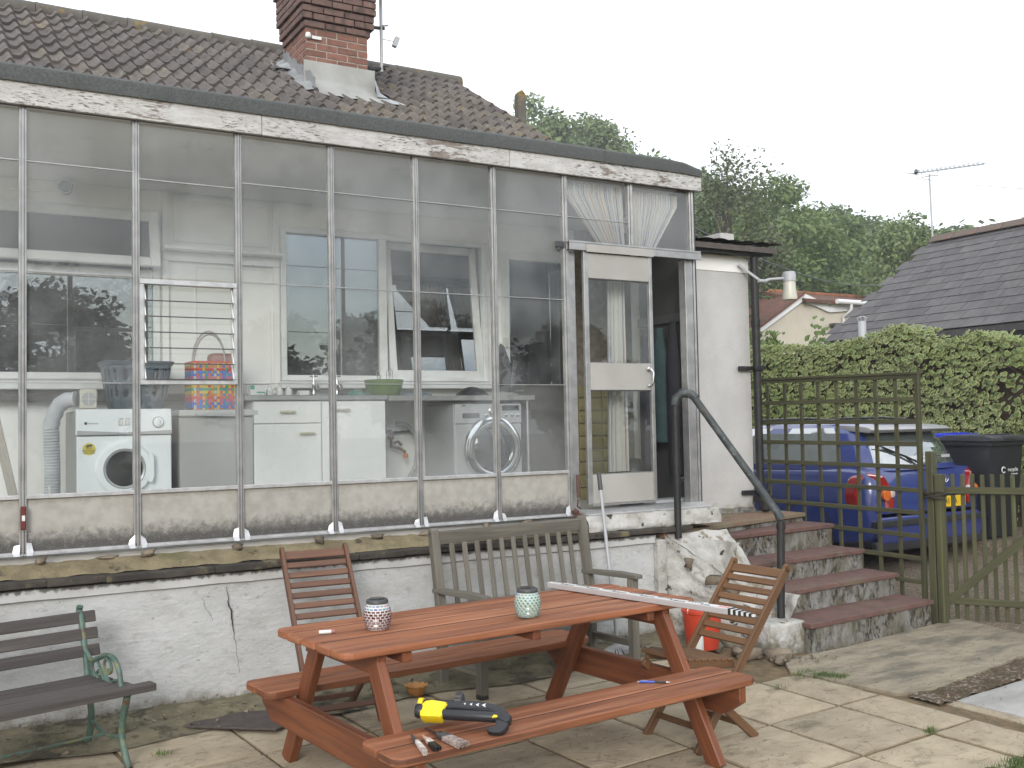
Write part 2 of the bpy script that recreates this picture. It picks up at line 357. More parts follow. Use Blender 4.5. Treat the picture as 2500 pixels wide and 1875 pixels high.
GRAVEL = M('drive_gravel', (.165, .125, .085), 1, (.28, .23, .17), 45, (.45, .6), bump=1, bs=60, bdist=.03, stains=[((.08, .06, .04), 3, .5, .7, .7)])
SOIL = M('ground_soil', (.10, .085, .055), 1, (.07, .075, .03), 1.5, bump=.5, bs=10)
GRASS = M('lawn_green', (.07, .125, .022), .7, (.12, .17, .04), 6, rnd=.15)
# wood: the grain runs along u
def wood(name, a, b, stains=(), rough=.6, ns=30, rnd=.13, bump=.4, **k):
    return M(name, a, rough, b, ns, (.3, .7), bump=bump, bs=ns * 2, coord='UV', stretch=(.06, 1, 1), rnd=rnd, stains=stains, **k)
TABLEW = wood('stained_table_wood', (.31, .113, .048), (.165, .054, .022), rough=.55, ns=22,
              stains=[((.36, .155, .08), 12, .48, .66, .75), ((.085, .030, .016), 7, .57, .68, .8), ((.45, .32, .25), 22, .665, .70, .6)])
TABLED = wood('stained_frame_wood', (.22, .070, .026), (.125, .038, .015), rough=.5, stains=[((.26, .12, .05), 10, .62, .72, .5)])
CHAIRW = wood('oiled_chair_wood', (.14, .066, .038), (.105, .050, .030), stains=[((.19, .095, .05), 12, .55, .7, .6)])
CHAIRO = wood('dusty_chair_wood', (.165, .082, .034), (.12, .060, .027), stains=[((.07, .05, .02), 10, .6, .7, .5)])
TEAK = wood('silvered_teak', (.165, .150, .122), (.115, .106, .086), rough=.8, stains=[((.24, .22, .175), 14, .55, .7, .6), ((.085, .088, .045), 8, .6, .72, .6)],
            grime=[((.02, .018, .015), .02, .15, 14, .45, .6, .95)])
SLATW = wood('grey_bench_slat', (.085, .073, .065), (.055, .047, .043), rough=.85, stains=[((.16, .145, .13), 16, .6, .72, .6), ((.35, .34, .32), 40, .74, .78, .6)])
TRELW = wood('algae_green_wood', (.078, .076, .036), (.050, .050, .026), rough=.85, stains=[((.115, .122, .045), 9, .52, .68, .7), ((.155, .14, .10), 15, .62, .74, .6), ((.03, .03, .02), 12, .62, .7, .6)])
OLDW = wood('old_ladder_wood', (.36, .33, .28), (.26, .23, .19), rough=.7, stains=[((.45, .43, .39), 12, .55, .7, .6)])
IRON = M('rusty_green_iron', (.085, .145, .115), .5, (.055, .10, .08), 12, bump=.3, bs=60, metal=.0, stains=[((.19, .17, .06), 9, .52, .62, .7), ((.11, .045, .02), 14, .58, .66, .85)],
         grime=[((.03, .028, .02), 0, .14, 20, .35, .6, .8)])
BLACKP = M('black_gloss_paint', (.010, .010, .011), .55, (.02, .019, .018), 8, bump=.1, bs=60, stains=[((.06, .035, .02), 10, .68, .74, .6)])
GALV = M('worn_rail_paint', (.035, .042, .043), .55, (.10, .11, .11), 14, (.45, .7), bump=.4, bs=90, stains=[((.28, .29, .28), 30, .62, .7, .7), ((.05, .04, .025), 8, .6, .7, .6)])
RTILE = M('concrete_roof_tile', (.088, .076, .070), .95, (.122, .105, .096), 6, bump=.4, bs=60, rnd=.16,
          stains=[((.17, .125, .06), 3.0, .68, .74, .5), ((.22, .20, .165), 22, .64, .72, .6), ((.05, .042, .036), 5, .55, .68, .6)])
RTILEY = M('lichen_roof_tile', (.10, .087, .075), .95, (.135, .116, .098), 6, bump=.5, bs=50, rnd=.14,
           stains=[((.18, .13, .055), 7, .56, .66, .6), ((.27, .25, .21), 15, .58, .66, .7), ((.05, .042, .036), 5, .58, .7, .6)])
RIDGE = M('ridge_tile', (.125, .115, .10), .95, (.10, .09, .077), 7, bump=.4, bs=50, rnd=.1, stains=[((.23, .15, .035), 6, .58, .66, .8), ((.07, .06, .05), 4, .55, .7, .6)])
MORT = M('mortar', (.36, .32, .27), .95, (.25, .22, .18), 20, bump=.4, bs=80)
BRICK = M('red_brick', (.235, .108, .078), .9, (.18, .088, .067), 14, bump=.5, bs=70, rnd=.16, stains=[((.10, .055, .045), 6, .55, .7, .6)])
BRICKD = M('sooty_brick', (.165, .098, .08), .9, (.125, .078, .066), 12, bump=.5, bs=70, rnd=.2, stains=[((.15, .14, .11), 12, .62, .7, .5), ((.04, .033, .03), 6, .5, .7, .7)])
LEAD = M('lead_flashing', (.36, .375, .38), .45, (.27, .28, .285), 5, bump=.3, bs=14, metal=.35, bdist=.02)
LEADD = M('weathered_lead', (.40, .40, .375), .55, (.33, .33, .31), 3, bump=.25, bs=12, metal=.2, stains=[((.30, .30, .26), 4, .5, .7, .6)])
SLATE = M('slate', (.052, .047, .048), .6, (.074, .067, .067), 7, bump=.3, bs=40, rnd=.22, stains=[((.10, .088, .082), 3, .55, .72, .6)])
SLATER = M('garage_ridge', (.105, .085, .072), .9, (.15, .095, .07), 2.5, bump=.3, bs=40)
CREAM = M('cream_render', (.52, .475, .39), .9, (.47, .43, .35), 1.5)
WHITEB = M('white_board', (.70, .70, .70), .5)
REDRT = M('red_clay_tile', (.16, .062, .034), .95, (.105, .052, .035), 3, bump=.5, bs=20, rnd=.12, stains=[((.055, .045, .035), 2, .5, .7, .7)])
BARK = M('bark', (.09, .075, .055), .95, (.06, .05, .04), 8, bump=.5, bs=20)
def leafm(name, a, b, rough=.55):
    mt = M(name, a, rough, b, .9, (.35, .65), rnd=0); bs_ = mt.node_tree.nodes['Principled BSDF']
    bs_.inputs['Subsurface Weight'].default_value = 0.0
    N, L = mt.node_tree.nodes, mt.node_tree.links
    tl = N.new('ShaderNodeBsdfTranslucent'); ms = N.new('ShaderNodeMixShader'); ms.inputs[0].default_value = .30
    src = bs_.inputs['Base Color'].links[0].from_socket; L.new(src, tl.inputs[0])
    L.new(bs_.outputs[0], ms.inputs[1]); L.new(tl.outputs[0], ms.inputs[2]); L.new(ms.outputs[0], N['Material Output'].inputs[0]); return mt
LEAF1 = leafm('hill_foliage', (.115, .175, .045), (.155, .22, .065))
LEAF2 = leafm('dark_foliage', (.085, .135, .045), (.12, .175, .06))
LEAF3 = leafm('willow_foliage', (.145, .20, .07), (.19, .245, .09))
LEAF4 = leafm('birch_foliage', (.095, .12, .055), (.125, .15, .07))
LEAF5 = leafm('deep_green_foliage', (.040, .065, .024), (.06, .085, .03))  # deeper green leaves for the trees at the garden end
IVYG = leafm('ivy_leaf_centre', (.095, .165, .045), (.14, .205, .055))
IVYG2 = leafm('ivy_leaf_grey_green', (.14, .20, .08), (.175, .23, .09))
IVYC = leafm('ivy_leaf_margin', (.38, .39, .17), (.29, .34, .115))
IVYB = M('ivy_stems', (.06, .042, .028), 1, (.095, .07, .05), 6, bump=.5, bs=20)
WHITEAPP = M('white_enamel', (.80, .84, .86), .3, (.77, .81, .83), 2)
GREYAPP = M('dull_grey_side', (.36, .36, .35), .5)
SILV = M('silver_enamel', (.46, .475, .48), .35, metal=.35)
CHROME = M('chrome', (.72, .73, .74), .12, metal=1.)
STEEL = M('brushed_steel', (.42, .42, .41), .35, metal=.8, stains=[((.3, .3, .29), 6, .5, .7, .5)])
DARKGL = M('dark_door_glass', (.018, .021, .022), .06, spec=.7)
DARKPL = M('dark_plastic', (.022, .023, .026), .4, spec=.4)
BINBLK = M('bin_black', (.016, .018, .022), .45)
SLATEBLUE = M('grey_blue_plastic', (.060, .085, .105), .45)
UNITW = M('white_cupboard', (.74, .75, .73), .4, (.70, .71, .69), 2)
HANDLE = M('cream_handle', (.50, .48, .38), .4)
WORKT = M('grey_worktop', (.30, .30, .29), .4, (.24, .24, .235), 20)
GREENB = M('green_bowl', (.11, .18, .045), .35, (.135, .21, .06), 3)
BLK = M('black_print', (.012, .012, .012), .5)
YEL = M('yellow_plastic', (.78, .60, .012), .32)
YELS = M('yellow_sticker', (.62, .52, .03), .5)
GREYDK = M('dark_grey', (.055, .056, .058), .5)
ORANGE = M('orange_plastic', (.55, .17, .02), .5)
WPL = M('white_plastic', (.68, .68, .66), .4)
CREAMPL = M('cream_plastic', (.58, .57, .49), .35)
GREYPL = M('grey_plastic', (.40, .41, .42), .45)
HOSE = M('white_hose', (.58, .61, .64), .6, (.5, .53, .56), 6)
REDB = M('red_bucket', (.55, .06, .025), .42, (.48, .05, .022), 5)
TERRA = M('terracotta_bowl', (.42, .20, .055), .6, (.34, .155, .04), 12)
BLUEP = M('blue_pen', (.035, .10, .48), .25)
MATM = M('dark_rubber_mat', (.055, .043, .038), .8, (.075, .06, .052), 20, bump=.3, bs=150)
TESSW = M('white_grout', (.62, .60, .58), .6)
TESSG = M('pale_green_grout', (.45, .53, .47), .6)
CARB = M('blue_car_paint', (.022, .038, .17), .28, coat=1., spec=.5)
CARD = M('blue_black_panel', (.03, .032, .037), .35)
CARG = M('car_glass', (.075, .095, .09), .03, spec=1.0, coat=1.); CARG.node_tree.nodes['Principled BSDF'].inputs['IOR'].default_value = 2.6
LAMPR = M('red_lens', (.26, .010, .008), .12, coat=1.)
LAMPO = M('amber_lens', (.60, .13, .015), .15, coat=1.)
LAMPC = M('clear_lens', (.5, .42, .40), .1, coat=1.)
PLATEY = M('yellow_plate', (.68, .44, .02), .35)
TYRE = M('tyre', (.012, .012, .012), .8)
BINBLUE = M('blue_lid', (.025, .045, .52), .35)
CURT = None
GLZ = glass('lean_to_glass', (.985, .995, .99), .95, .0, dirt_veil=((.68, .70, .72), 1.2, .15))  # dirt film thickened to paint a milky sky veil over the panes
GLI = glass('inner_window_glass', (.5, .54, .54), 2.2, .22)
GLD = glass('door_glass', (.97, .985, .98), 1.0, .012, dirt_veil=((.5, .5, .45), 3.0, .06))
GLL = glass('louvre_glass', (.96, .98, .97), .9, .0)
# ================================================================== the setting
S_ = .61
def smooth(a, b, x): t = min(1, max(0, (x - a) / (b - a))); return t * t * (3 - 2 * t)
def terrain(x, y):
    """the lie of the land: level by the house, a wooded hill curving round behind, lower towards the right"""
    az = atan2(x + .5, y + 6.3); dist = sqrt((x + .5) ** 2 + (y + 6.3) ** 2)
    side = smooth(-.9, .1, az) * (1 - smooth(1.5, 2.3, az))
    ridge = 23.5 - 11.5 * smooth(.50, .95, az)
    return -.16 + side * (1.6 * smooth(16, 32, dist) + (ridge - 1.6) * smooth(36, 92, dist))
g = MB()
xs = [-210, -120, -70, -40, -25, -12, -6, -2, 2, 5, 8, 10, 12, 14, 17, 20, 24, 28, 33, 38, 44, 50, 57, 64, 72, 80, 90, 110, 140, 210]
ys = [-210, -120, -70, -40, -30, -20, -12, -8, -5, -3, -1, 1, 3, 5, 8, 11, 14, 18, 22, 27, 32, 38, 44, 50, 57, 64, 72, 80, 90, 110, 140, 210]
vsg = [(x, y, terrain(x, y)) for y in ys for x in xs]; nx = len(xs)
g.add(vsg, [(j * nx + i, j * nx + i + 1, (j + 1) * nx + i + 1, (j + 1) * nx + i) for j in range(len(ys) - 1) for i in range(nx - 1)])
struct(g.build('ground', SOIL, None, smooth=3.2))
# the drive beside the house, rising towards the boundary
prof = [(6.52, .0), (6.75, .05), (7.25, .16), (8.2, .20), (9.0, .24), (9.07, .37), (10.4, .42), (10.5, -.3)]
d = MB(); yy = [-6, -3, -1, 1, 3, 6, 10]
d.add([(x, y, z + .02 * noise.noise((x * 2, y * 2, 3))) for y in yy for x, z in prof],
      [(j * len(prof) + i, j * len(prof) + i + 1, (j + 1) * len(prof) + i + 1, (j + 1) * len(prof) + i) for j in range(len(yy) - 1) for i in range(len(prof) - 1)])
struct(d.build('driveway', GRAVEL, None))

# patio: bedding sheet and single slabs laid at a slight angle to the house
TH = .09; E1 = Vector((cos(TH), sin(TH), 0)); E2 = Vector((-sin(TH), cos(TH), 0))
patio = MB()
patio.add([(x, y, gz(y) - .009) for x, y in ((-5, -9), (7.2, -9), (7.2, -.2), (-5, -.2))], [(0, 1, 2, 3)])
PAT = struct(patio.build('patio', JOINT, None))
U0, V0, PT = 3.927, -1.832, .604
slabs = []
for k in range(5):
    mb = MB(); hs_ = (PT - .024) / 2; r2 = random.Random(k); nn = 10
    def fz(u, v, k=k):
        e = min(u, 1 - u, v, 1 - v); edge = -.006 * max(0, 1 - e / .05)
        return (( u * 2 - 1) * hs_, (v * 2 - 1) * hs_, .005 * noise.fractal((u * 3.1 + k * 7, v * 5 + k * 3, k), 1, 2, 4) + edge)
    mb.grid(fz, nn, nn)
    rim = [(i, 0) for i in range(nn)] + [(nn, j) for j in range(nn)] + [(nn - i, nn) for i in range(nn)] + [(0, nn - j) for j in range(nn)]
    ids = [j * (nn + 1) + i for i, j in rim]; o = len(mb.v); mb.v += [(mb.v[i][0], mb.v[i][1], -.035) for i in ids]
    for a in range(len(ids)):
        b = (a + 1) % len(ids); mb.f.append([ids[b], ids[a], o + a, o + b]); mb.mi.append(0); mb.uv.append([(0, 0)] * 4)
    slabs.append(mb.mesh('paving_slab', SLAB, smooth=.9))
tilt = atan2(.03, 1)
for i in range(-9, 1):
    for j in range(-6, 3):
        c = E1 * (U0 + (i - .5) * PT) + E2 * (V0 + (j + .5) * .60)
        if c.y > -.62 + (.1 if c.x > 3 else 0): continue
        if i == 0 and j > 1: continue
        if (c - Vector((-.5, -6.3, 0))).length > 7.6: continue
        jit = rng.uniform(-.004, .004)
        o = inst('paving_slab', slabs[rng.randrange(5)], PAT, (c.x, c.y, gz(c.y) + .004 + jit), (tilt, 0, TH + rng.uniform(-.006, .006) + rng.choice((0, pi / 2, pi, -pi / 2)) * 0),
                 (1, .995, 1))
# slabs east of the joint, next to the concrete pad
for j in range(-5, 0):
    c = E1 * (U0 + .20) + E2 * (V0 + (j + .5) * .60 - .0)
    if j == -1: w_ = .66
    o = inst('paving_slab', slabs[j % 5], PAT, (c.x, c.y, gz(c.y) + .004), (tilt, 0, TH), (.64, .995, 1))
for k, (u, v, su, sv) in enumerate(((4.62, -3.05, .9, .95), (4.72, -3.63, 1.0, .95))):
    c = E1 * u + E2 * v; inst('paving_slab', slabs[k], PAT, (c.x, c.y, gz(c.y) + .003), (tilt, 0, TH), (su * .6, sv, 1))
# broken concrete strip along the foot of the wall
st = MB()
st.grid(lambda u, v: (-3 + u * 7.75, (-.70 + .05 * sin(u * 40)) * (1 - v) + -.2 * v, gz(-.6 + .4 * v) + .012 + .035 * v + .014 * noise.fractal((u * 22, v * 3, 1), 1, 2, 4)), 150, 10)
struct(st.build('concrete_strip', STRIP, None, smooth=1.0))
# brushed concrete pad in front of the steps and the path strip beside it
pad = MB()
pp = [(4.40, -1.42), (4.60, -1.16), (5.2, -1.15), (6.45, -.98), (6.75, -.95), (7.6, -2.6), (7.6, -2.72), (6.1, -1.93), (4.85, -2.16), (4.60, -2.10)]
pad.prism(pp, (0, 0, 0), (1, 0, 0), (0, 1, 0), .09)
for i, v in enumerate(pad.v): pad.v[i] = (v[0], v[1], gz(v[1]) - .06 + (v[2] if v[2] < .01 else .075))
struct(pad.build('concrete_path', PAD, None, bevel=.006))
mg = MB()
mg.grid(lambda u, v: (4.62 + u * 3.0, (-2.12 + u * .40) * (1 - v) + (-2.36 + u * .35) * v - .03, gz(-2.2) + .004 + .022 * noise.fractal((u * 30, v * 4, 5), 1, 2, 4)), 80, 8)
struct(mg.build('moss_gravel_strip', M('moss_gravel', (.10, .065, .035), 1, (.30, .27, .23), 40, (.5, .62), bump=1, bs=50, bdist=.03, stains=[((.06, .045, .02), 5, .45, .6, .8)]), None))
for k, (cx_, cy_, sx_, sy_) in enumerate(((5.40, -2.54, 1.25, .46), (5.30, -2.98, 1.2, .36), (6.7, -2.42, 1.2, .46))):
    o = inst('paving_slab', slabs[k], PAT, (cx_, cy_, gz(cy_) + .012), (tilt, 0, .10), (sx_ / .6, sy_ / .6, 1)); o.material_slots[0].link = 'OBJECT'; o.material_slots[0].material = SLABW
    o['label'] = 'pale grey paving slab'
# lawn corner and tufts: blades nobody could count
def blades(mb, pts, h, wd, n):
    for (x, y, z) in pts:
        for _ in range(n):
            a = rng.uniform(0, 2 * pi); l = h * rng.uniform(.5, 1.2); bx, by = x + rng.gauss(0, .012), y + rng.gauss(0, .012)
            dx, dy = cos(a) * l * rng.uniform(.2, .8), sin(a) * l * rng.uniform(.2, .8); px, py = -sin(a) * wd, cos(a) * wd
            mb.add([(bx - px, by - py, z), (bx + px, by + py, z), (bx + dx, by + dy, z + l)], [(0, 1, 2)])
lw = MB(); pts = []
for _ in range(2600):
    x, y = rng.uniform(3.7, 6.2), rng.uniform(-4.4, -3.08)
    if y > -3.10 - .10 * (4.5 - x) + .03 * noise.noise((x * 6, 0, 0)) - .02 and x < 4.4: continue
    if y > -3.35 + .0 and x > 4.4: continue
    pts.append((x, y, gz(y)))
blades(lw, pts, .05, .0022, 7)
o = lw.build('lawn_edge', GRASS); o['kind'] = 'stuff'; o['label'] = 'short green lawn grass in the bottom right corner'; o['category'] = 'grass'
lws = MB(); lws.prism([(3.55, -3.42), (3.9, -3.14), (4.45, -3.10), (4.5, -3.36), (6.3, -3.36), (6.3, -5), (3.4, -5)], (0, 0, gz(-3.3) - .03), (1, 0, 0), (0, 1, 0), .034)
struct(lws.build('lawn', M('lawn_base', (.055, .085, .02), 1, (.08, .065, .03), 9), None))
tf = MB()
for (u, v, n, sp) in ((4.30, -1.88, 40, .045), (4.35, -1.98, 90, .035), (4.40, -2.09, 110, .04), (4.37, -2.03, 70, .035), (3.925, -2.0, 8, .03), (3.92, -3.02, 22, .02)):
    ps = []
    for _ in range(n):
        c = E1 * (u + rng.gauss(0, sp)) + E2 * (v + rng.gauss(0, sp * .4)); ps.append((c.x, c.y, gz(c.y)))
    blades(tf, ps, .035, .0018, 4)
for (x, y) in ((.30, -.36), (.34, -.35), (3.1, -.42), (2.95, -.45), (-.02, -.42), (.55, -.95)):
    blades(tf, [(x + rng.gauss(0, .02), y + rng.gauss(0, .01), gz(y) + .02) for _ in range(10)], .03, .003, 3)
o = tf.build('grass_tufts', GRASS); o['kind'] = 'stuff'; o['label'] = 'small grass tufts growing in the paving joints'; o['category'] = 'grass'
# loose crumbs of stone and moss along the wall foot
cr_ = MB()
for _ in range(420):
    x = rng.uniform(-.3, 4.9); y = -.24 - abs(rng.gauss(0, .16)); r = rng.uniform(.004, .016)
    if x > 4.4: y = -.9 - rng.random() * .5
    c = Vector((x, y, gz(y) + .028)); n0 = len(cr_.v)
    cr_.add([c + Vector((rng.uniform(-1, 1), rng.uniform(-1, 1), rng.uniform(-.3, 1))) * r * 1.3 for _ in range(5)], [(0, 1, 2), (0, 2, 3), (0, 3, 4), (1, 2, 4), (1, 3, 4), (2, 3, 4)])
for _ in range(300):
    x = rng.uniform(4.7, 7.4); y = rng.uniform(-2.6, -1.0); r = rng.uniform(.002, .007)
    c = Vector((x, y, gz(y) + .018)); cr_.add([c + Vector((rng.uniform(-1, 1), rng.uniform(-1, 1), rng.uniform(-.3, 1))) * r * 1.3 for _ in range(4)], [(0, 1, 2), (0, 2, 3), (0, 1, 3), (1, 2, 3)])
o = cr_.build('crumbs', RUBBLE); o['kind'] = 'stuff'; o['label'] = 'loose crumbs of stone and moss along the wall foot'; o['category'] = 'debris'
# ================================================================== the bungalow
HOUSE = thing('bungalow', (1.7, 1.5, 0), 'white bungalow with grey brown tiled roof behind the glazed lean-to', 'house')
XL, XR = -3.05, 5.30
W1 = (-1.35, 1.045, 2.06, 3.31); W2 = (1.96, 3.81, 2.06, 3.28); DR = (3.96, 4.72, 1.0, 3.22)
wl = MB(); holes_wall(wl, XL, 4.75, .0, 3.70, 1.5, 1.75, [W1, W2, DR]); wl.build('wall', INWALL, HOUSE)
# painted blocks right of the inner door
bw = MB(); bw.box((4.76, 1.52, 0), (5.3, 1.75, 3.7)); by_ = bw.build('block_wall', MORT, HOUSE)
bme = MB(); bme.box((-.13, -.012, -.055), (.13, .012, .055)); bme = bme.mesh('block', BLOCKY, bevel=.005)
for j in range(9):
    for i in range(2): inst('block', bme, by_, (4.90 + i * .27 + (j % 2) * .0, 1.515, 1.03 + j * .118))
ow = MB()
ow.box((XR, 1.5, 0), (XR + .22, 8.5, 3.72)); ow.prism([(1.5, 3.72), (8.5, 3.72), (5, 5.9)], (XR, 0, 0), (0, 1, 0), (0, 0, 1), .2)
ow.box((XL, 8.25, 0), (XR, 8.5, 3.7)); ow.box((XL - .22, 1.5, 0), (XL, 8.5, 3.7)); ow.build('outer_wall', RENDER, HOUSE)
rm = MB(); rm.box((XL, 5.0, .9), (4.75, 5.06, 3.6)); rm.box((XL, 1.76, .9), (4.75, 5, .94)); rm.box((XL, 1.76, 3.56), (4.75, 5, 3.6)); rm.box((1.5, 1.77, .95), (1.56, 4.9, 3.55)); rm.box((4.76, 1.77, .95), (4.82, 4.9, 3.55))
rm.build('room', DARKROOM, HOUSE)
fl = MB(); fl.box((XL, .03, .90), (4.905, 1.5, .98)); fl.box((4.956, .925, .90), (6.0, 1.5, .98)); fl.build('floor', FLOORV, HOUSE)

def window_frame(name, x0, x1, z0, z1, y, parent, t=.062, dp=.06, mat=UPVC):
    mb = MB()
    mb.box((x0, y, z0), (x0 + t, y + dp, z1)); mb.box((x1 - t, y, z0), (x1, y + dp, z1))
    mb.box((x0 + t, y + .001, z0), (x1 - t, y + dp - .001, z0 + t)); mb.box((x0 + t, y + .001, z1 - t), (x1 - t, y + dp - .001, z1))
    return mb.build(name, mat, parent, bevel=.006)
def pane(x0, x1, z0, z1, y, parent, mat, name='pane', th=.006):
    mb = MB(); mb.box((x0, y, z0), (x1, y + th, z1)); return mb.build(name, mat, parent)
# kitchen window on the left: big fixed pane, top-hung fanlight standing open
win = window_frame('window', *W1, 1.47, HOUSE, t=.05)
tr = MB(); tr.box((W1[0] + .05, 1.475, 2.80), (W1[1] - .05, 1.525, 2.87)); tr.box((.0 - .62, 1.476, 2.11), (-.56, 1.524, 2.80)); tr.build('transom', UPVC, win, bevel=.006)
pane(-.56, .995, 2.11, 2.80, 1.50, win, GLI); pane(W1[0] + .05, -.62, 2.11, 2.80, 1.50, win, GLI)
si = MB(); si.box((W1[0] - .05, 1.36, 1.985), (W1[1] + .02, 1.50, 2.045)); si.build('sill', UPVC, win, bevel=.006)
fan = bpy.data.objects.new('fanlight', None); COL.objects.link(fan); fan.parent = win; fan.location = Vector((.2, 1.47, 3.285)) - root_loc(win); fan.rotation_euler = (radians(-11), 0, 0)
mb = MB(); x0, x1, h = -.80, .825, -.42
mb.box((x0, -.045, h), (x0 + .07, .0, 0)); mb.box((x1 - .07, -.045, h), (x1, 0, 0)); mb.box((x0 + .07, -.044, h), (x1 - .07, -.001, h + .07)); mb.box((x0 + .07, -.044, -.075), (x1 - .07, -.001, 0))
fan_mesh = mb.mesh('sash', UPVC, bevel=.006); o = bpy.data.objects.new('fanlight', fan_mesh); COL.objects.link(o); o.parent = win; o.location = fan.location; o.rotation_euler = fan.rotation_euler
bpy.data.objects.remove(fan)
mb = MB(); mb.box((x0 + .07, -.026, h + .07), (x1 - .07, -.020, -.075)); fp = bpy.data.objects.new('fanlight_pane', mb.mesh('fanlight_pane', GLI)); COL.objects.link(fp); fp.parent = win; fp.location = o.location; fp.rotation_euler = o.rotation_euler
# scullery window: fixed light and a tilted sash
win = window_frame('window', *W2, 1.47, HOUSE, t=.045)
mu = MB(); mu.box((2.79, 1.472, 2.105), (2.86, 1.528, 3.235)); mu.build('mullion', UPVC, win, bevel=.006)
pane(2.005, 2.79, 2.105, 3.235, 1.50, win, GLI)
si = MB(); si.box((W2[0] - .03, 1.38, 1.995), (W2[1] + .03, 1.50, 2.05)); si.build('sill', UPVC, win, bevel=.006)
mb = MB(); x0, x1, h = -.44, .44, 1.165
mb.box((x0, 0, 0), (x0 + .062, .05, h)); mb.box((x1 - .062, 0, 0), (x1, .05, h)); mb.box((x0 + .062, .001, 0), (x1 - .062, .049, .065)); mb.box((x0 + .062, .001, h - .065), (x1 - .062, .049, h))
o = bpy.data.objects.new('tilted_sash', mb.mesh('tilted_sash', UPVC, bevel=.006)); COL.objects.link(o); o.parent = win; o.location = Vector((3.325, 1.468, 2.09)) - root_loc(win); o.rotation_euler = (radians(-6.5), 0, 0)
mb = MB(); mb.box((x0 + .062, .022, .065), (x1 - .062, .028, h - .065)); p2 = bpy.data.objects.new('sash_pane', mb.mesh('sash_pane', GLI)); COL.objects.link(p2); p2.parent = win; p2.location = o.location; p2.rotation_euler = o.rotation_euler
# back door, glazed
dr = window_frame('back_door', *DR, 1.47, HOUSE, t=.07)
lf = MB(); lf.box((4.03, 1.478, 1.0), (4.65, 1.52, 2.03)); lf.build('door_panel', M('dark_door_panel', (.075, .068, .058), .6), dr, bevel=.004); pane(4.03, 4.65, 2.03, 3.15, 1.50, dr, GLI)
hd = MB(); hd.tube([(4.06, 1.45, 2.0), (4.06, 1.44, 1.98), (4.14, 1.44, 1.98)], .008); hd.build('handle', STEEL, dr)

# main roof: battened deck and single double-roll tiles
PIT = atan2(2.25, 3.8); EY, EZ, RY, RZ = 1.2, 3.75, 5.0, 6.0
rf = MB()
rf.prism([(EY, EZ), (RY, RZ), (RY, RZ - .12), (EY, EZ - .10)], (XL - .1, 0, -.03), (0, 1, 0), (0, 0, 1), XR + .2 - XL)
rf.prism([(RY, RZ), (8.8, EZ), (8.8, EZ - .1), (RY, RZ - .12)], (XL - .1, 0, -.03), (0, 1, 0), (0, 0, 1), XR + .2 - XL)
ROOF = rf.build('roof', RTILE, HOUSE)
def rolltile(wd, ln, rolls=2, amp=.046, th=.030):
    mb = MB(); n = rolls * 8
    def pr(t):       # pans with bold half-round rolls
        a = (t * rolls) % 1.0
        return amp * (max(0, sin((a - .45) / .55 * pi)) if a > .45 else -.10 * sin(a / .45 * pi))
    top = [[(-wd / 2 + wd * i / n, s * ln, pr(i / n if i < n else .999999 * 0 + 1e-6) + (1 - s) * .030) for i in range(n + 1)] for s in (0, 1)]
    vs = top[0] + top[1] + [(x, y, z - th) for x, y, z in top[0]]; k = n + 1
    fs = [(i, i + 1, k + i + 1, k + i) for i in range(n)] + [(2 * k + i, 2 * k + i + 1, i + 1, i) for i in range(n)]
    return mb.add(vs, fs)
TW = .292; GA = .345
tA = rolltile(TW, GA * 1.12).mesh('tile', RTILE, smooth=.9); tB = rolltile(TW, GA * 1.12).mesh('tile', RTILEY, smooth=.9)
slope = Vector((0, cos(PIT), sin(PIT)))
rest = MB(); proto = rolltile(TW, GA * 1.12)
nr = int((sqrt((RY - EY) ** 2 + (RZ - EZ) ** 2)) / GA)
def nearchim(x, y): return 2.84 < x < 3.66 and 3.42 < y < 4.5
for r in range(nr + 1):
    for c in range(29):
        x = XR - .02 - TW * (c + .5); s = r * GA; P = Vector((x, EY, EZ)) + slope * s; P.z += .012
        if P.y > RY - .12 or x < XL: continue
        if 2.80 < x < 3.72 and 3.30 < P.y + .1 < 4.35: continue
        jx, jz, jr = rng.uniform(-.004, .004), rng.uniform(-.003, .004), rng.uniform(-.012, .012)
        if r >= 4 and x > -.8:
            lich = x > 3.2 and P.y < 4.0 and rng.random() < .75 or rng.random() < .10
            inst('tile', tB if lich else tA, ROOF, (x + jx, P.y, P.z + jz), (PIT, jr, jr * .6))
        else:
            Mx = Matrix.Translation(P) @ Matrix.Rotation(PIT, 4, 'X'); rest.add([Mx @ Vector(v) for v in proto.v], [tuple(f) for f in proto.f])
o = rest.build('far_tiles', RTILE, ROOF, smooth=.9); o['kind'] = 'stuff'
rd = MB(); rd.lathe([(.115, 0), (.118, .02), (.115, .04), (.112, .44)], 14, (0, 0, 0), (1, 0, 0)); rdm = rd.mesh('ridge_tile', RIDGE, smooth=.7)
for k in range(19):
    x = XR + .12 - .445 * (k + 1)
    inst('ridge_tile', rdm, ROOF, (x, RY, RZ - .005 + rng.uniform(-.004, .004)), (0, rng.uniform(-.008, .008), 0))
vg = MB(); vg.bar((XR + .10, EY, EZ - .02), (XR + .10, RY, RZ - .02), .08, .05); vg.build('verge_mortar', RTILE, HOUSE)
# little finial post and hook seen over the verge
fp = MB(); fp.bar((5.36, 3.42, 4.9), (5.36, 3.42, 5.40), .10, .10, (0, 1, 0)); fp.prism([(-.05, 0), (.05, 0), (0, .05)], (5.36, 3.37, 5.40), (1, 0, 0), (0, 0, 1), -.1); fp.build('verge_post', RIDGE, HOUSE, bevel=.008)

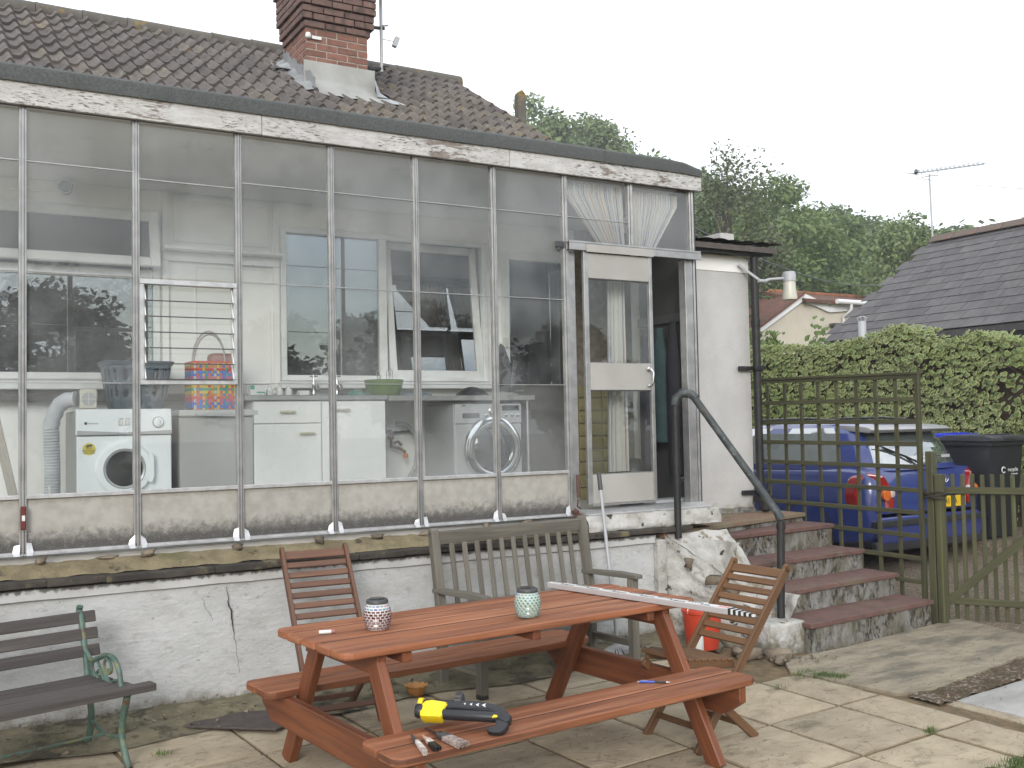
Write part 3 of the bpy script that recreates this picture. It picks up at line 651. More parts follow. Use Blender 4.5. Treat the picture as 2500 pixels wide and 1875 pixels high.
# ------------------------------------------------------------------ chimney: every brick its own piece
CH = thing('chimney_stack', (3.24, 3.9, 5.1), 'red brick chimney stack with stepped sooty crown on the tiled roof', 'chimney')
CX0, CX1, CY0, CY1 = 2.905, 3.580, 3.55, 4.225
BL, BH = .225, .0735
core = MB(); core.box((CX0 + .005, CY0 + .005, 4.6), (CX1 - .005, CY1 - .005, 5.98)); core.box((CX0 - .03, CY0 - .03, 5.98), (CX1 + .03, CY1 + .03, 6.6)); core.build('mortar_core', MORT, CH)
bw_ = MB(); bw_.box((-.1065, 0, -.0312), (.1065, .10, .0312)); bkA = bw_.mesh('brick', BRICK, bevel=.004); bkB = bw_.mesh('brick', BRICKD, bevel=.004)
bh_ = MB(); bh_.box((-.050, 0, -.0312), (.050, .10, .0312)); bhA = bh_.mesh('brick', BRICK, bevel=.004); bhB = bh_.mesh('brick', BRICKD, bevel=.004)
z = 5.445; cidx = 0
while z < 6.55:
    out = 0.0
    if z > 5.80: out = .025
    if z > 5.88: out = .050
    if z > 5.97: out = .075
    if 6.28 < z: out = .10
    sooty = z > 5.78
    off = 0 if cidx % 2 else BL / 2
    for face in range(4):
        Ln = (CX1 - CX0) + 2 * out
        if face == 0: org, dx, rz = Vector((CX0 - out, CY0 - out, z)), Vector((1, 0, 0)), 0
        elif face == 1: org, dx, rz = Vector((CX0 - out, CY1 + out, z)), Vector((0, -1, 0)), -pi / 2
        elif face == 2: org, dx, rz = Vector((CX1 + out, CY0 - out, z)), Vector((0, 1, 0)), pi / 2
        else: org, dx, rz = Vector((CX1 + out, CY1 + out, z)), Vector((-1, 0, 0)), pi
        t = 0.0; first = off > 0; kk = 0
        while t < Ln - .03:
            l = BL / 2 if (kk == 0 and (off > 0) == (face % 2 == 0)) else BL
            if t + l > Ln + .004: l = BL / 2
            if t + l > Ln + .03: break
            me = (bkB if sooty else bkA) if l > .15 else (bhB if sooty else bhA)
            P = org + dx * (t + l / 2)
            if face != 3 and not (face == 2 and z < 5.4): inst('brick', me, CH, P + Vector((rng.uniform(-.002, .002), rng.uniform(-.002, .002), 0)), (0, 0, rz + rng.uniform(-.006, .006)))
            t += l; kk += 1
    z += BH; cidx += 1
ap = MB()
def flash(u, v):
    x = CX0 - .03 + u * (CX1 - CX0 + .10); 
    yb = EY + (v * .46 - .36 + 3.54 - EY); y = CY0 - .02 - (1 - v) ** 1.5 * .34; zz = EZ + (y - EY) * tan(PIT) + .055
    if v > .5: y = CY0 - .012; zz = EZ + (y - EY) * tan(PIT) + .05 + (v - .5) * .50
    return (x, y, zz + .006 * sin(u * 25) * (1 - v))
ap.grid(flash, 24, 14); ap.build('front_flashing', LEADD, CH, smooth=1.2)
sf = MB()
def fl2(u, v):
    y = CY0 - .30 + u * (1.0); x = CX0 - .008 - (1 - v) * .17; zz = EZ + (y - EY) * tan(PIT) + .06 + (.015 * sin(u * 22) if v < .4 else 0)
    if v > .55: x = CX0 - .01; zz += (v - .55) * .30 + .03 * (int(u * 9) % 2)
    return (x, min(y, CY1 + .1), zz)
sf.grid(fl2, 26, 8); sf.build('side_flashing', LEAD, CH, smooth=.9)
for pl_ in ([(3.60, 3.36, 5.10), (3.62, 3.50, 5.36), (3.70, 3.52, 5.20), (3.72, 3.35, 5.06)], [(3.60, 3.30, 5.02), (3.74, 3.34, 5.05), (3.86, 3.20, 5.0), (3.70, 3.16, 4.98)], [(2.62, 3.95, 5.42), (2.74, 3.83, 5.42), (2.90, 3.92, 5.45), (2.86, 4.03, 5.50)]):
    cf = MB(); cf.add([(x_, y_, max(z_, EZ + (y_ - EY) * tan(PIT) + .07)) for x_, y_, z_ in pl_], [(0, 1, 2, 3)])
    o = cf.build('loose_flashing', LEAD, CH); o.modifiers.new('s', 'SOLIDIFY').thickness = .004
# the aerial mast clamped to its side, and a small white fitting
am = thing('chimney_mast', (3.72, 3.72, 5.4), 'thin grey metal mast clamped to the right side of the chimney', 'aerial mast')
mp_ = MB(); mp_.tube([(3.80, 3.70, 5.50), (3.80, 3.70, 6.9)], .019); mp_.build('pole', GREYPL, am, smooth=1)
for zz, ln in ((5.52, .20), (5.96, .09)):
    b_ = MB(); b_.bar((3.59, 3.70, zz - .02 * (zz < 5.6)), (3.84, 3.70, zz + .02), .03, .03); b_.bar((3.79, 3.64, zz + .02), (3.87, 3.68, zz + .05), .02, .012); b_.build('bracket', BLACKP, am, bevel=.003)
b_ = MB(); b_.bar((3.95, 3.70, 5.80), (3.99, 3.70, 5.91), .05, .05); b_.tube([(3.80, 3.70, 5.86), (3.95, 3.70, 5.86)], .006, 5); b_.build('junction_box', GREYPL, am, bevel=.004)
wf = MB(); wf.lathe([(.022, 0), (.03, .01), (.03, .035), (.022, .055), (0, .06)], 12, (CX0 + .02, CY0 - .015, 5.66)); wf.bar((CX0 + .06, CY0 - .012, 5.675), (CX0 + .16, CY0 - .012, 5.675), .02, .03)
tag(wf.build('wire_insulator', WPL, None, smooth=.8), 'small white insulator on the chimney corner', 'insulator')

# ------------------------------------------------------------------ the lean-to
LT = thing('glazed_lean_to', (1.5, 0, 1.0), 'aluminium glazed lean-to with flaking white fascia along the house', 'lean-to')
ROWS = [1.325, 1.965, 2.598, 3.225, 3.53]
K0, K1 = -3, 8
for k in range(K0, K1 + 1):
    x = k * S_; zb = 1.0 if k not in (7,) else 3.035
    if k == 8: zb = 1.0
    mb = MB(); mb.box((x - .020, -.010, zb), (x + .020, .030, 3.545)); mb.box((x - .005, -.022, zb), (x + .005, -.010, 3.545)); mb.box((x - .019, -.016, zb), (x - .010, -.010, 3.545)); mb.box((x + .010, -.016, zb), (x + .019, -.010, 3.545))
    mb.build('mullion', ALU, LT, bevel=.0015)
for k in range(K0, K1):
    xa, xb = k * S_ + .012, (k + 1) * S_ - .012
    if k < 6:
        rows = list(ROWS)
        for j in range(4):
            za, zb = rows[j] + .003, rows[j + 1] - .003
            if k == 1 and j == 1: continue
            if k == 1 and j == 2: zb = 3.184
            if k == 1 and j == 3: za = 3.190
            pane(xa, xb, za, zb, .004 + .003 * (j % 2), LT, GLZ, th=.004)
        for j in (1, 2, 3):
            zz = rows[j] if not (k == 1 and j == 3) else 3.187
            if k == 1 and j in (1, 2): continue
            mb = MB(); mb.box((xa, -.003, zz - .0028), (xb, .008, zz + .0028)); mb.build('glazing_strip', ALU, LT)
        mb = MB(); mb.box((xa - .003, -.014, 1.312), (xb + .003, .012, 1.336)); mb.build('cill_bar', ALUB, LT, bevel=.003)
        mb = MB(); mb.box((xa - .002, .000, 1.020), (xb + .002, .012, 1.311)); mb.build('lower_panel', PANEL, LT)
        mb = MB(); mb.box((xa - .01, -.010, 1.004), (xb + .01, .016, 1.019)); mb.add([(xa - .01, -.011, 1.012), (xb + .01, -.011, 1.012), (xb + .01, -.035, 1.0), (xa - .01, -.035, 1.0)], [(0, 1, 2, 3)]); mb.build('base_flashing', ALUB, LT)
        for sx_ in (-1, 1):
            xm = k * S_ if sx_ < 0 else (k + 1) * S_
            mb = MB(); xo = xm - sx_ * .044; xi = xm - sx_ * .017
            mb.add([(xi, -.018, 1.066 + rng.uniform(-.01, .02)), (xo, -.012, 1.06 + rng.uniform(-.02, .01)), (xo - sx_ * .010, -.016, 1.02), (xo - sx_ * .004, -.04, .999), (xi, -.042, .999), (xi, -.026, 1.02)], [(0, 1, 2, 5), (2, 3, 4, 5)]); mb.build('foil_patch', ALUB, LT, smooth=1.5)
    else:
        if k == 6:
            pane(xa, xb, 3.045, 3.222, .004, LT, GLZ, th=.004); pane(xa, xb, 3.228, 3.53, .006, LT, GLZ, th=.004)
            mb = MB(); mb.box((xa, -.003, 3.2222), (xb, .008, 3.2278)); mb.build('glazing_strip', ALU, LT)
        else: pane(xa, xb, 3.045, 3.53, .004, LT, GLZ, th=.004)
# louvre window in the second bay
lv = MB(); xa, xb = S_ + .018, 2 * S_ - .018
lv.box((xa, -.03, 2.555), (xb, .03, 2.585)); lv.box((xa, -.03, 1.957), (xb, .03, 1.985)); lv.box((xa, -.028, 1.986), (xa + .022, .028, 2.554)); lv.box((xb - .022, -.028, 1.986), (xb, .028, 2.554))
lvo = lv.build('louvre_window', ALUB, LT, bevel=.002)
for i in range(6):
    zc_ = 2.035 + i * .094
    mb = MB(); mb.bar((xa + .032, -.012, zc_), (xb - .032, -.012, zc_), .004, .105, (0, .42, 1)); mb.build('louvre_blade', GLL, lvo)
    for xx in (xa + .027, xb - .027):
        mb = MB(); mb.bar((xx, .012, zc_ + .048), (xx, -.036, zc_ - .048), .007, .016, (0, 1, .3)); mb.build('blade_clip', WPL, lvo)
    mb = MB(); mb.bar((xa + .032, -.034, zc_ - .049), (xb - .032, -.034, zc_ - .049), .005, .0065); mb.build('blade_edge', GREYDK, lvo)
# fascia boards and felt edge
for xa, xb in ((-1.9, 1.36), (1.363, 3.165), (3.168, 4.955)):
    mb = MB(); mb.box((xa, -.055, 3.530), (xb, -.028, 3.668)); mb.build('fascia_board', FASCIA, LT, bevel=.003)
sb_ = MB(); sb_.box((-1.9, -.026, 3.546), (4.93, .05, 3.60)); sb_.box((-1.9, -.026, 3.60), (4.93, .0, 3.68)); sb_.build('head_beam', GREYDK, LT)
fx = [-1.9, -.27, .80, 1.87, 2.94, 4.00, 4.95]
for a, b in zip(fx[:-1], fx[1:]):
    mb = MB(); last = b > 4.9; jz = rng.uniform(-.003, .003)
    pr_ = [(-.070, 3.656), (-.072, 3.72), (-.066, 3.745), (-.045, 3.762), (0.02, 3.768), (1.4, 3.86), (1.4, 3.83), (0, 3.70), (-.052, 3.675)]
    n = 6 if last else 1
    rows_ = []
    for i in range(n + 1):
        x = a + .001 + (b - a) * i / n; dz = -.05 * ((i / n) ** 8) if last else 0
        rows_.append([(x, y, z + jz + dz * (1 if z > 3.70 else .2)) for y, z in pr_])
    k = len(pr_); vs = [p for r_ in rows_ for p in r_]
    fs = [(i * k + j, i * k + (j + 1) % k, (i + 1) * k + (j + 1) % k, (i + 1) * k + j) for i in range(n) for j in range(k)] + [tuple(range(k)), tuple(n * k + j for j in reversed(range(k)))]
    mb.add(vs, fs); mb.build('felt_edge', FELT, LT, smooth=.6)
    if a > -1: mb = MB(); mb.box((a - .012, -.0745, 3.652), (a + .004, -.069, 3.74)); mb.build('felt_lap', FELT, LT)
ce = MB(); ce.prism([(.05, 3.60), (1.49, 3.47), (1.49, 3.50), (.05, 3.63)], (-3.05, 0, 0), (0, 1, 0), (0, 0, 1), 7.98); ce.build('ceiling', CEIL, LT)
ew = MB(); ew.box((-3.09, .03, .9), (-3.05, 1.5, 1.32)); ew.box((-3.09, .03, 3.52), (-3.05, 1.5, 3.62)); ew.box((-3.085, .72, 1.32), (-3.055, .78, 3.52)); ew.build('end_frame', UPVC, LT)  # unseen left end: glazing added to let in light from the left
ew = MB(); ew.box((-3.072, .03, 1.32), (-3.066, 1.5, 3.52)); ew.build('end_pane', GLZ, LT)  # pane of the added, unseen left end
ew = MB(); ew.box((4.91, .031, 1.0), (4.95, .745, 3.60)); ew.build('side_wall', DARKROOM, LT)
# sliding door with its track
lt2 = MB(); lt2.box((3.56, -.03, 2.985), (3.64, -.012, 3.03)); lt2.box((3.575, -.034, 2.955), (3.60, -.014, 2.984)); lt2.build('latch', GREYDK, LT, bevel=.004)
tk = MB(); tk.box((3.655, -.075, 3.020), (4.915, -.012, 3.036)); tk.box((3.655, -.075, 2.966), (4.915, -.062, 3.019)); tk.box((3.655, -.035, 2.975), (4.915, -.012, 3.0195)); tk.build('door_track', ALU, LT, bevel=.002)
jb = MB(); jb.box((4.79, -.02, 1.04), (4.86, .06, 2.965)); jb.build('door_jamb', ALU, LT, bevel=.002)
jb = MB(); jb.box((3.69, .0, 1.04), (3.745, .06, 2.965)); jb.build('door_jamb', ALU, LT, bevel=.002)
jd = MB(); jd.box((3.655, -.012, 1.0), (3.688, .05, 2.965)); jd.build('door_post', ALU, LT)
for zz in (1.3, 1.62, 2.05, 2.45, 2.8): pass
DO = MB(); yd0, yd1 = -.060, -.028
DO.box((3.785, yd0, 1.075), (3.825, yd1, 2.964)); DO.box((4.395, yd0, 1.075), (4.425, yd1, 2.964)); DO.box((3.825, yd0 + .004, 1.062), (4.395, yd1 - .004, 1.078))
door = DO.build('door', ALU, LT, bevel=.002)
for za, zb in ((2.765, 2.955), (1.925, 2.124), (1.079, 1.292)):
    mb = MB(); mb.box((3.826, yd0 + .003, za), (4.394, yd1 - .003, zb)); mb.build('door_panel', DOORP, door, bevel=.002)
for za, zb in ((2.126, 2.763), (1.294, 1.923)):
    pane(3.826, 4.394, za, zb, yd0 + .012, door, GLD)
    for zz in (za, zb): mb = MB(); mb.box((3.826, yd0 + .006, zz - .006), (4.394, yd1 - .006, zz + .006)); mb.build('bead', GREYDK if zz == zb else ALU, door)
hb = MB(); hb.tube([(4.365, yd0, 2.085), (4.365, yd0 - .035, 2.085), (4.38, yd0 - .045, 2.06), (4.38, yd0 - .045, 1.985), (4.368, yd0 - .03, 1.957), (4.368, yd0, 1.957)], .008, 8)
hb.lathe([(.018, 0), (.018, .008), (.0, .012)], 12, (4.365, yd0, 2.085), (0, -1, 0)); hb.lathe([(.013, 0), (.013, .006), (0, .008)], 12, (4.368, yd0, 1.957), (0, -1, 0)); hb.build('handle', CHROME, door, smooth=.8)
tl_ = MB(); tl_.box((4.05, -.079, 2.985), (4.17, -.0755, 3.012)); tl_.build('maker_label', WPL, LT)
hdg = MB(); hdg.box((3.80, -.080, 2.958), (4.43, -.0765, 3.016)); hdg.build('track_cover', DOORP, LT)
th_ = MB(); th_.prism([(-.135, 1.012), (-.02, 1.040), (.06, 1.042), (.06, 1.0), (-.135, 1.0)], (3.72, 0, 0), (0, 1, 0), (0, 0, 1), 1.18); th_.build('threshold', ALUB, LT, bevel=.002)

# little mossy porch right of the door: white pier, tiled roof, gutter, pipe
PO = thing('side_porch', (5.6, .75, .85), 'white rendered porch end with black gutter and mossy tiled roof beside the door', 'porch')
pw = MB(); pw.box((4.955, .75, .80), (6.19, .92, 3.20)); pw.box((6.02, .921, .80), (6.19, 3.4, 3.45)); pw.build('wall', M('porch_render', (.53, .525, .51), .8, (.465, .46, .445), 2.6, bump=.45, bs=40, bdist=.012, stains=[((.42, .39, .34), 9, .66, .76, .6)],
      grime=[((.30, .26, .20), .84, 1.1, 10, .5, .8, .8), ((.10, .08, .06), .84, .95, 30, .5, .7, .8)]), PO)
cl = MB(); cl.box((4.955, .742, 3.05), (6.192, .749, 3.20)); cl.build('top_band', INWALL, PO)
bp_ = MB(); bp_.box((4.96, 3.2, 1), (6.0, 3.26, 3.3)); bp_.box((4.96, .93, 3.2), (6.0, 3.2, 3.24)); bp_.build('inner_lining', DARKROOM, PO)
gt = MB(); gt.tube([(5.02, .64, 3.225), (6.38, .64, 3.23)], .032, 12); gt.build('gutter', BLACKP, PO, smooth=1)
fb = MB(); fb.box((4.96, .69, 3.205), (6.33, .735, 3.262)); fb.build('eaves_board', BLACKP, PO)
pr2 = MB(); pr2.prism([(.58, 3.27), (3.4, 3.72), (3.4, 3.66), (.58, 3.22)], (4.98, 0, 0), (0, 1, 0), (0, 0, 1), 1.42); prf = pr2.build('roof', RTILE, PO)
tl_ = MB(); tl_.grid(lambda u, v: ((u - .5) * .165, v * .27, .012 * (1 - (2 * u - 1) ** 2) + (1 - v) * .012), 4, 2); tme = tl_.mesh('tile', M('mossy_plain_tile', (.085, .06, .05), 1, (.05, .042, .035), 8, bump=.6, bs=30, rnd=.2, stains=[((.09, .09, .03), 8, .58, .7, .7)]), smooth=1)
for r in range(5):
    for c in range(9):
        o = inst('tile', tme, prf, (5.05 + c * .165 + (r % 2) * .07, .56 + r * .2, 3.285 + r * .032 + rng.uniform(0, .006)), (.16, rng.uniform(-.03, .03), rng.uniform(-.03, .03)))
dp = MB(); dp.tube([(6.20, .675, 3.19), (6.20, .675, .96)], .038, 12); dp.tube([(6.20, .675, .98), (6.21, .66, .92), (6.26, .60, .88)], .04, 12); dp.lathe([(.044, 0), (.044, .06)], 12, (6.20, .675, 2.55), cap=False); dp.build('downpipe', BLACKP, PO, smooth=1)
for zz in (2.16, 1.02):
    b_ = MB(); b_.box((6.02, .70, zz - .018), (6.20, .735, zz + .018)); b_.box((6.135, .62, zz - .02), (6.265, .635, zz + .02)); b_.build('pipe_clip', BLACKP, PO, bevel=.003)
b_ = MB(); b_.box((6.13, .60, .93), (6.28, .70, .99)); b_.lathe([(.02, 0), (.055, .02), (.06, .10), (.04, .12)], 10, (6.18, .60, .845)); b_.build('shoe', BLACKP, PO, smooth=.8)
cfl = MB(); cfl.grid(lambda u, v: (4.97 + u * .42 + .01 * sin(v * 9), .48 + .16 * v + .02 * noise.noise((u * 6, v * 6, 0)), 3.33 + .12 * (1 - u) * v - .05 * u + .06 * noise.noise((u * 5, v * 5, 4))), 14, 6)
o = cfl.build('crumpled_flashing', LEAD, PO, smooth=.5); o.modifiers.new('s', 'SOLIDIFY').thickness = .004
vt = MB(); vt.bar((5.0, .47, 3.28), (5.0, .50, 3.50), .02, .09); vt.build('dark_flashing', GREYDK, PO)
ce2 = MB(); ce2.bar((5.03, 1.2, 3.66), (5.44, 1.2, 3.63), .20, .10); ce2.build('eaves_corner', BLACKP, HOUSE); ce3 = MB(); ce3.prism([(0, 0), (.36, .0), (0, .13)], (5.03, 1.08, 3.72), (1, 0, 0), (0, 0, 1), -.2); ce3.build('verge_end', RTILE, HOUSE)
# outdoor lamp on an arm
lp = thing('bulkhead_lamp', (6.20, .66, 3.0), 'grey and cream outdoor lamp on an arm by the downpipe', 'lamp')
b_ = MB(); b_.tube([(6.20, .63, 2.965), (6.29, .63, 2.965), (6.34, .63, 2.985), (6.52, .63, 3.005)], [.018, .018, .014, .013], 8); b_.bar((6.05, .72, 3.12), (6.22, .63, 2.97), .022, .022); b_.build('arm', GREYPL, lp, smooth=.8)
b_ = MB(); b_.lathe([(0, .055), (.05, .052), (.062, .035), (.064, -.04), (.0, -.04)], 20, (6.60, .63, 3.02)); b_.build('cap', GREYPL, lp, smooth=.7)
b_ = MB(); b_.lathe([(.058, 0), (.060, -.06), (.072, -.15), (.068, -.172), (0, -.178)], 20, (6.60, .63, 2.979)); b_.build('shade', CREAMPL, lp, smooth=.7)
# ================================================================== plinth wall under the lean-to
GW = thing('plinth_wall', (1.5, -.2, 0), 'cracked white rendered plinth wall with blackened coping under the glazing', 'wall')
wf_ = MB()
def face(u, v):
    x = -3.0 + u * 7.26; z_ = .0 + v * .77
    return (x, -.200 + .006 * noise.fractal((x * 1.7, z_ * 2, 2), 1, 2, 4) - .02 * max(0, 1 - v / .18) * (.6 + .8 * noise.noise((x * 3, z_ * 5, 1))), z_)
wf_.grid(face, 150, 24)
o = wf_.build('render_face', RENDER, GW, smooth=1.5)
bk = MB(); bk.box((-3.0, -.185, 0), (4.30, .0, .83)); bk.build('core', RENDER, GW)
bd = MB()
bd.grid(lambda u, v: (-3 + u * 7.26, (-.222 + .005 * noise.fractal((u * 14, v, 7), 1, 2, 3)) if 0.1 < v < .99 else -.195, .768 + (v - .1) * .08 + .004 * noise.noise((u * 30, 0, 3))), 140, 10)
bd.build('top_band', BANDM, GW, smooth=1.0)
# single coping tiles
cop = [MB() for _ in range(3)]
cms = []
for i, mb in enumerate(cop):
    mb.box((-.1505, -.080, -.018), (.1505, .080, .018)); me = mb.mesh('coping_tile', COPE, bevel=.006, seg=2)
    for v in me.vertices: v.co += Vector((noise.noise(v.co * 9 + Vector((i, 0, 0))), noise.noise(v.co * 9 + Vector((0, i, 5))), noise.noise(v.co * 9 + Vector((9, 0, i))))) * .006
    cms.append(me)
x = -2.9; k = 0
while x < 4.55:
    inst('coping_tile', cms[k % 3], GW, (x + .15, -.180 + rng.uniform(-.006, .006), .864 + rng.uniform(-.004, .004)), (rng.uniform(-.02, .02), rng.uniform(-.006, .006), rng.uniform(-.01, .01)), (1, 1, 1)); x += .300; k += 1
fi = MB()
fi.grid(lambda u, v: (-3 + u * 6.72, -.165 + v * .13 + .008 * noise.noise((u * 60, v * 3, 2)), .885 + .072 * v ** .8 + .012 * noise.fractal((u * 50, v * 4, 0), 1, 2, 4)), 220, 8); fi.build('cement_fillet', FILLET, GW, smooth=1.2)
st_ = [MB() for _ in range(4)]; sm = []
for i, mb in enumerate(st_):
    mb.lathe([(0, -.02), (.05, -.016), (.062, 0), (.05, .015), (0, .02)], 9); me = mb.mesh('stone', RUBBLE, smooth=1)
    for v in me.vertices: v.co = Vector((v.co.x * 1.1, v.co.y * .6, v.co.z * 1.2)) * (1 + .9 * noise.noise(v.co * 34 + Vector((i * 5, 0, 0))))
    sm.append(me)
x = -1.2
while x < 3.75:
    inst('stone', sm[rng.randrange(4)], GW, (x, -.040 + rng.uniform(-.012, .006), .968 + rng.uniform(-.012, .004)), (0, rng.uniform(-.2, .2), rng.uniform(-.3, .3)), (rng.uniform(.35, 1.0), .9, rng.uniform(.5, 1.1))); x += rng.uniform(.10, .55)
# cracks: recessed dark gaps traced on the face
CRK = M('crack', (.045, .04, .035), 1)
def crack(mb, pts, w0):
    for (a, b, wa, wb) in [(pts[i], pts[i + 1], w0[i], w0[i + 1]) for i in range(len(pts) - 1)]:
        y = -.2125; mb.add([(a[0] - wa / 2, y, a[1]), (a[0] + wa / 2, y, a[1]), (b[0] + wb / 2, y, b[1]), (b[0] - wb / 2, y, b[1])], [(0, 1, 2, 3)])
def wiggle(p, q, n, amp, seed):
    r = random.Random(seed); return [(p[0] + (q[0] - p[0]) * i / n + (r.uniform(-amp, amp) if 0 < i < n else 0), p[1] + (q[1] - p[1]) * i / n + (r.uniform(-amp, amp) if 0 < i < n else 0)) for i in range(n + 1)]
ck = MB()
pts = wiggle((1.075, .755), (1.145, .24), 22, .007, 3); crack(ck, pts, [.002 + .008 * math.exp(-((i - 7) / 4) ** 2) for i in range(23)])
for s, (p, q, n) in enumerate((((.93, .70), (.62, .66), 10), ((.93, .70), (1.02, .755), 5), ((.93, .70), (.99, .56), 7), ((1.20, .655), (1.40, .735), 9), ((1.60, .60), (1.95, .68), 12), ((1.75, .66), (2.2, .60), 14), ((1.9, .52), (2.25, .58), 12), ((3.65, .50), (4.1, .36), 12), ((3.55, .42), (4.0, .30), 12), ((.10, .34), (.09, .12), 8), ((.2, .74), (-.2, .70), 8))):
    pts = wiggle(p, q, n, .007, 20 + s); crack(ck, pts, [.0012 + .0014 * ((i * 7) % 3) / 2 for i in range(n + 1)])
ck.build('crack', CRK, GW)

# ================================================================== steps up to the porch
STP = thing('garden_steps', (5.6, -.3, 0), 'flight of worn red steps with peeling white risers', 'steps')
XE = 6.42
SZ = [.235, .41, .575, .763, .838]; SY = [-.97, -.64, -.31, .02, .36]; SL = [4.93, 4.95, 4.97, 4.62, 4.34]
prevz = -.05
for i in range(5):
    xl = SL[i]; yf = lambda x, i=i: SY[i] - .10 * (XE - x)
    pl = [(xl, yf(xl) + .02), (XE - .015, SY[i] + .02), (XE - .015, .80), (xl, .80)]
    if i == 3: pl = [(xl, -.15), (XE - .015, SY[i] + .02), (XE - .015, .80), (4.96, .80), (4.96, -.02), (xl, -.02)]
    if i == 4: pl = [(4.34, -.20), (4.62, -.09), (XE - .015, SY[i] + .02), (XE - .015, .80), (4.96, .80), (4.96, -.03), (4.34, -.03)]
    mb = MB(); mb.prism(pl, (0, 0, prevz), (1, 0, 0), (0, 1, 0), SZ[i] - .032 - prevz)
    me_o = mb.build('riser', RISER, STP)
    # roughen the front: a lumpy skin over the block
    sk = MB(); x0_, y0_ = pl[0]; x1_, y1_ = pl[1] if i < 4 else pl[2]
    if i == 4: x0_, y0_ = 4.62, -.09
    sk.grid(lambda u, v, i=i: (x0_ + (x1_ - x0_) * u, y0_ + (y1_ - y0_) * u - .006 - .012 * max(0, noise.fractal((u * 14, v * 3, i), 1, 2, 4)), max(prevz, 0) + (SZ[i] - .034 - max(prevz, 0)) * v), 60, 8)
    sk.build('riser_face', RISER, STP, smooth=1.2)
    # tread slabs
    if i < 4:
        cuts = {0: [0, .16, .62, 1], 1: [0, .48, 1], 2: [0, .36, 1], 3: [0, .17, .60, 1]}[i]
        dep = .36
        for a, b in zip(cuts[:-1], cuts[1:]):
            xa = xl - .02 + (XE - xl + .02) * a + .002; xb = xl - .02 + (XE - xl + .02) * b - .002
            fy = (lambda x: -.175 + (x - 4.62) * (.195 / 1.8)) if i == 3 else (lambda x: yf(x))
            q_ = [(xa, fy(xa) - .008), (xb, fy(xb) - .008), (xb, min(fy(xb) + dep, .79)), (xa, min(fy(xa) + dep, .79) if xa > 4.95 or i < 3 else -.03)]
            mb = MB(); mb.prism(q_, (0, 0, SZ[i] - .034 + rng.uniform(-.002, .002)), (1, 0, 0), (0, 1, 0), .034)
            o = mb.build('tread', TREAD if not (i == 3 and a == 0) else LANDT, STP, bevel=.005, seg=2)
    else:
        for k_, q_ in enumerate(([(4.34, -.235), (4.62, -.115), (5.0, -.02), (5.0, .02), (4.965, .02), (4.965, -.035), (4.34, -.035)], [(5.003, -.018), (5.7, .16), (5.7, .745), (5.003, .745)], [(5.703, .162), (XE, .345), (XE, .79), (5.703, .745)])):
            mb = MB(); mb.prism(q_, (0, 0, SZ[i] - .034), (1, 0, 0), (0, 1, 0), .034); mb.build('landing_slab', LANDT, STP, bevel=.005, seg=2)
    prevz = SZ[i] - .034
# white kerb under the threshold
kb = MB(); kb.grid(lambda u, v: (3.70 + u * 1.26, -.13 - .05 * sin(v * pi * .6) - .02 * u * 0 + .012 * noise.fractal((u * 12, v * 3, 1), 1, 2, 3), 1.0 - v * .115 + .006 * noise.noise((u * 20, v * 4, 2))), 50, 8)
kb.box((3.70, -.125, .89), (4.96, -.02, .995)); kb.build('threshold_kerb', LUMP, STP, smooth=1.2)
kb = MB(); kb.grid(lambda u, v: (4.96 + u * 1.22, .742 - .035 * v + .012 * noise.noise((u * 9, v * 3, 6)), .885 - v * .045 + .012 * noise.fractal((u * 11, v * 3, 8), 1, 2, 3)), 30, 5); kb.build('pier_foot', RISER, STP, smooth=1.2)
# pilaster and lumpy flank
pi_ = MB(); pi_.box((4.262, -.255, .02), (4.345, -.10, .80)); o = pi_.build('pilaster', LUMP, STP, bevel=.012, seg=2)
fk = MB()
A0, A1, B0, B1 = Vector((4.345, -.235, .04)), Vector((4.80, -1.08, .04)), Vector((4.37, -.21, .83)), Vector((4.955, -.80, .27))
def flank(u, v):
    p = (A0 * (1 - u) + A1 * u) * (1 - v) + (B0 * (1 - u) + B1 * u) * v
    # top line steps down with the treads
    n_ = Vector((-.86, -.5, 0)); b = .055 * noise.fractal((u * 4.5, v * 4, 3), 1, 2, 4) + .03 * sin(u * 5 + 1) * v
    return p + n_ * b
fk.grid(flank, 40, 34)
fk.grid(lambda u, v: Vector((4.37 + u * .585, -.21 - .59 * u, .83 - .56 * u)) * (1 - v) + Vector((4.99, -.20 - .55 * u, .83 - .52 * u)) * v + Vector((0, 0, .025 * noise.fractal((u * 5, v * 4, 1), 1, 2, 3))), 20, 8)
fk.build('masonry_flank', LUMP, STP, smooth=1.0)
for (a, b, z0, z1, sd) in (((4.62, -.55), (4.99, -.10), .40, .765, 1), ((4.78, -.80), (5.0, -.30), .3, .575, 2), ((4.82, -.95), (5.0, -.60), .15, .41, 3)):
    mb = MB(); mb.grid(lambda u, v: (a[0] + .18 * v + .03 * noise.fractal((u * 4, v * 4, sd), 1, 2, 4), a[1] + (b[1] - a[1]) * u, z0 + (z1 - z0) * v), 16, 10)
    mb.build('masonry_lump', LUMP, STP, smooth=1.0)
for k_, (x, y, z_, s_) in enumerate(((4.50, -.60, .52, 1.0), (4.57, -.70, .46, .9), (4.47, -.52, .30, 1.2), (4.62, -.84, .30, 1.1), (4.42, -.42, .62, .8))):
    inst('exposed_brick', sm[k_ % 4], STP, (x, y, z_), (.2, .3 * k_, -.9 + .3 * k_), (s_, s_, s_ * 1.4))
wb = MB(); wb.box((4.62, -1.04, .0), (4.955, -.80, .250)); me_ = wb.build('white_block', LUMP, STP, bevel=.03, seg=3)
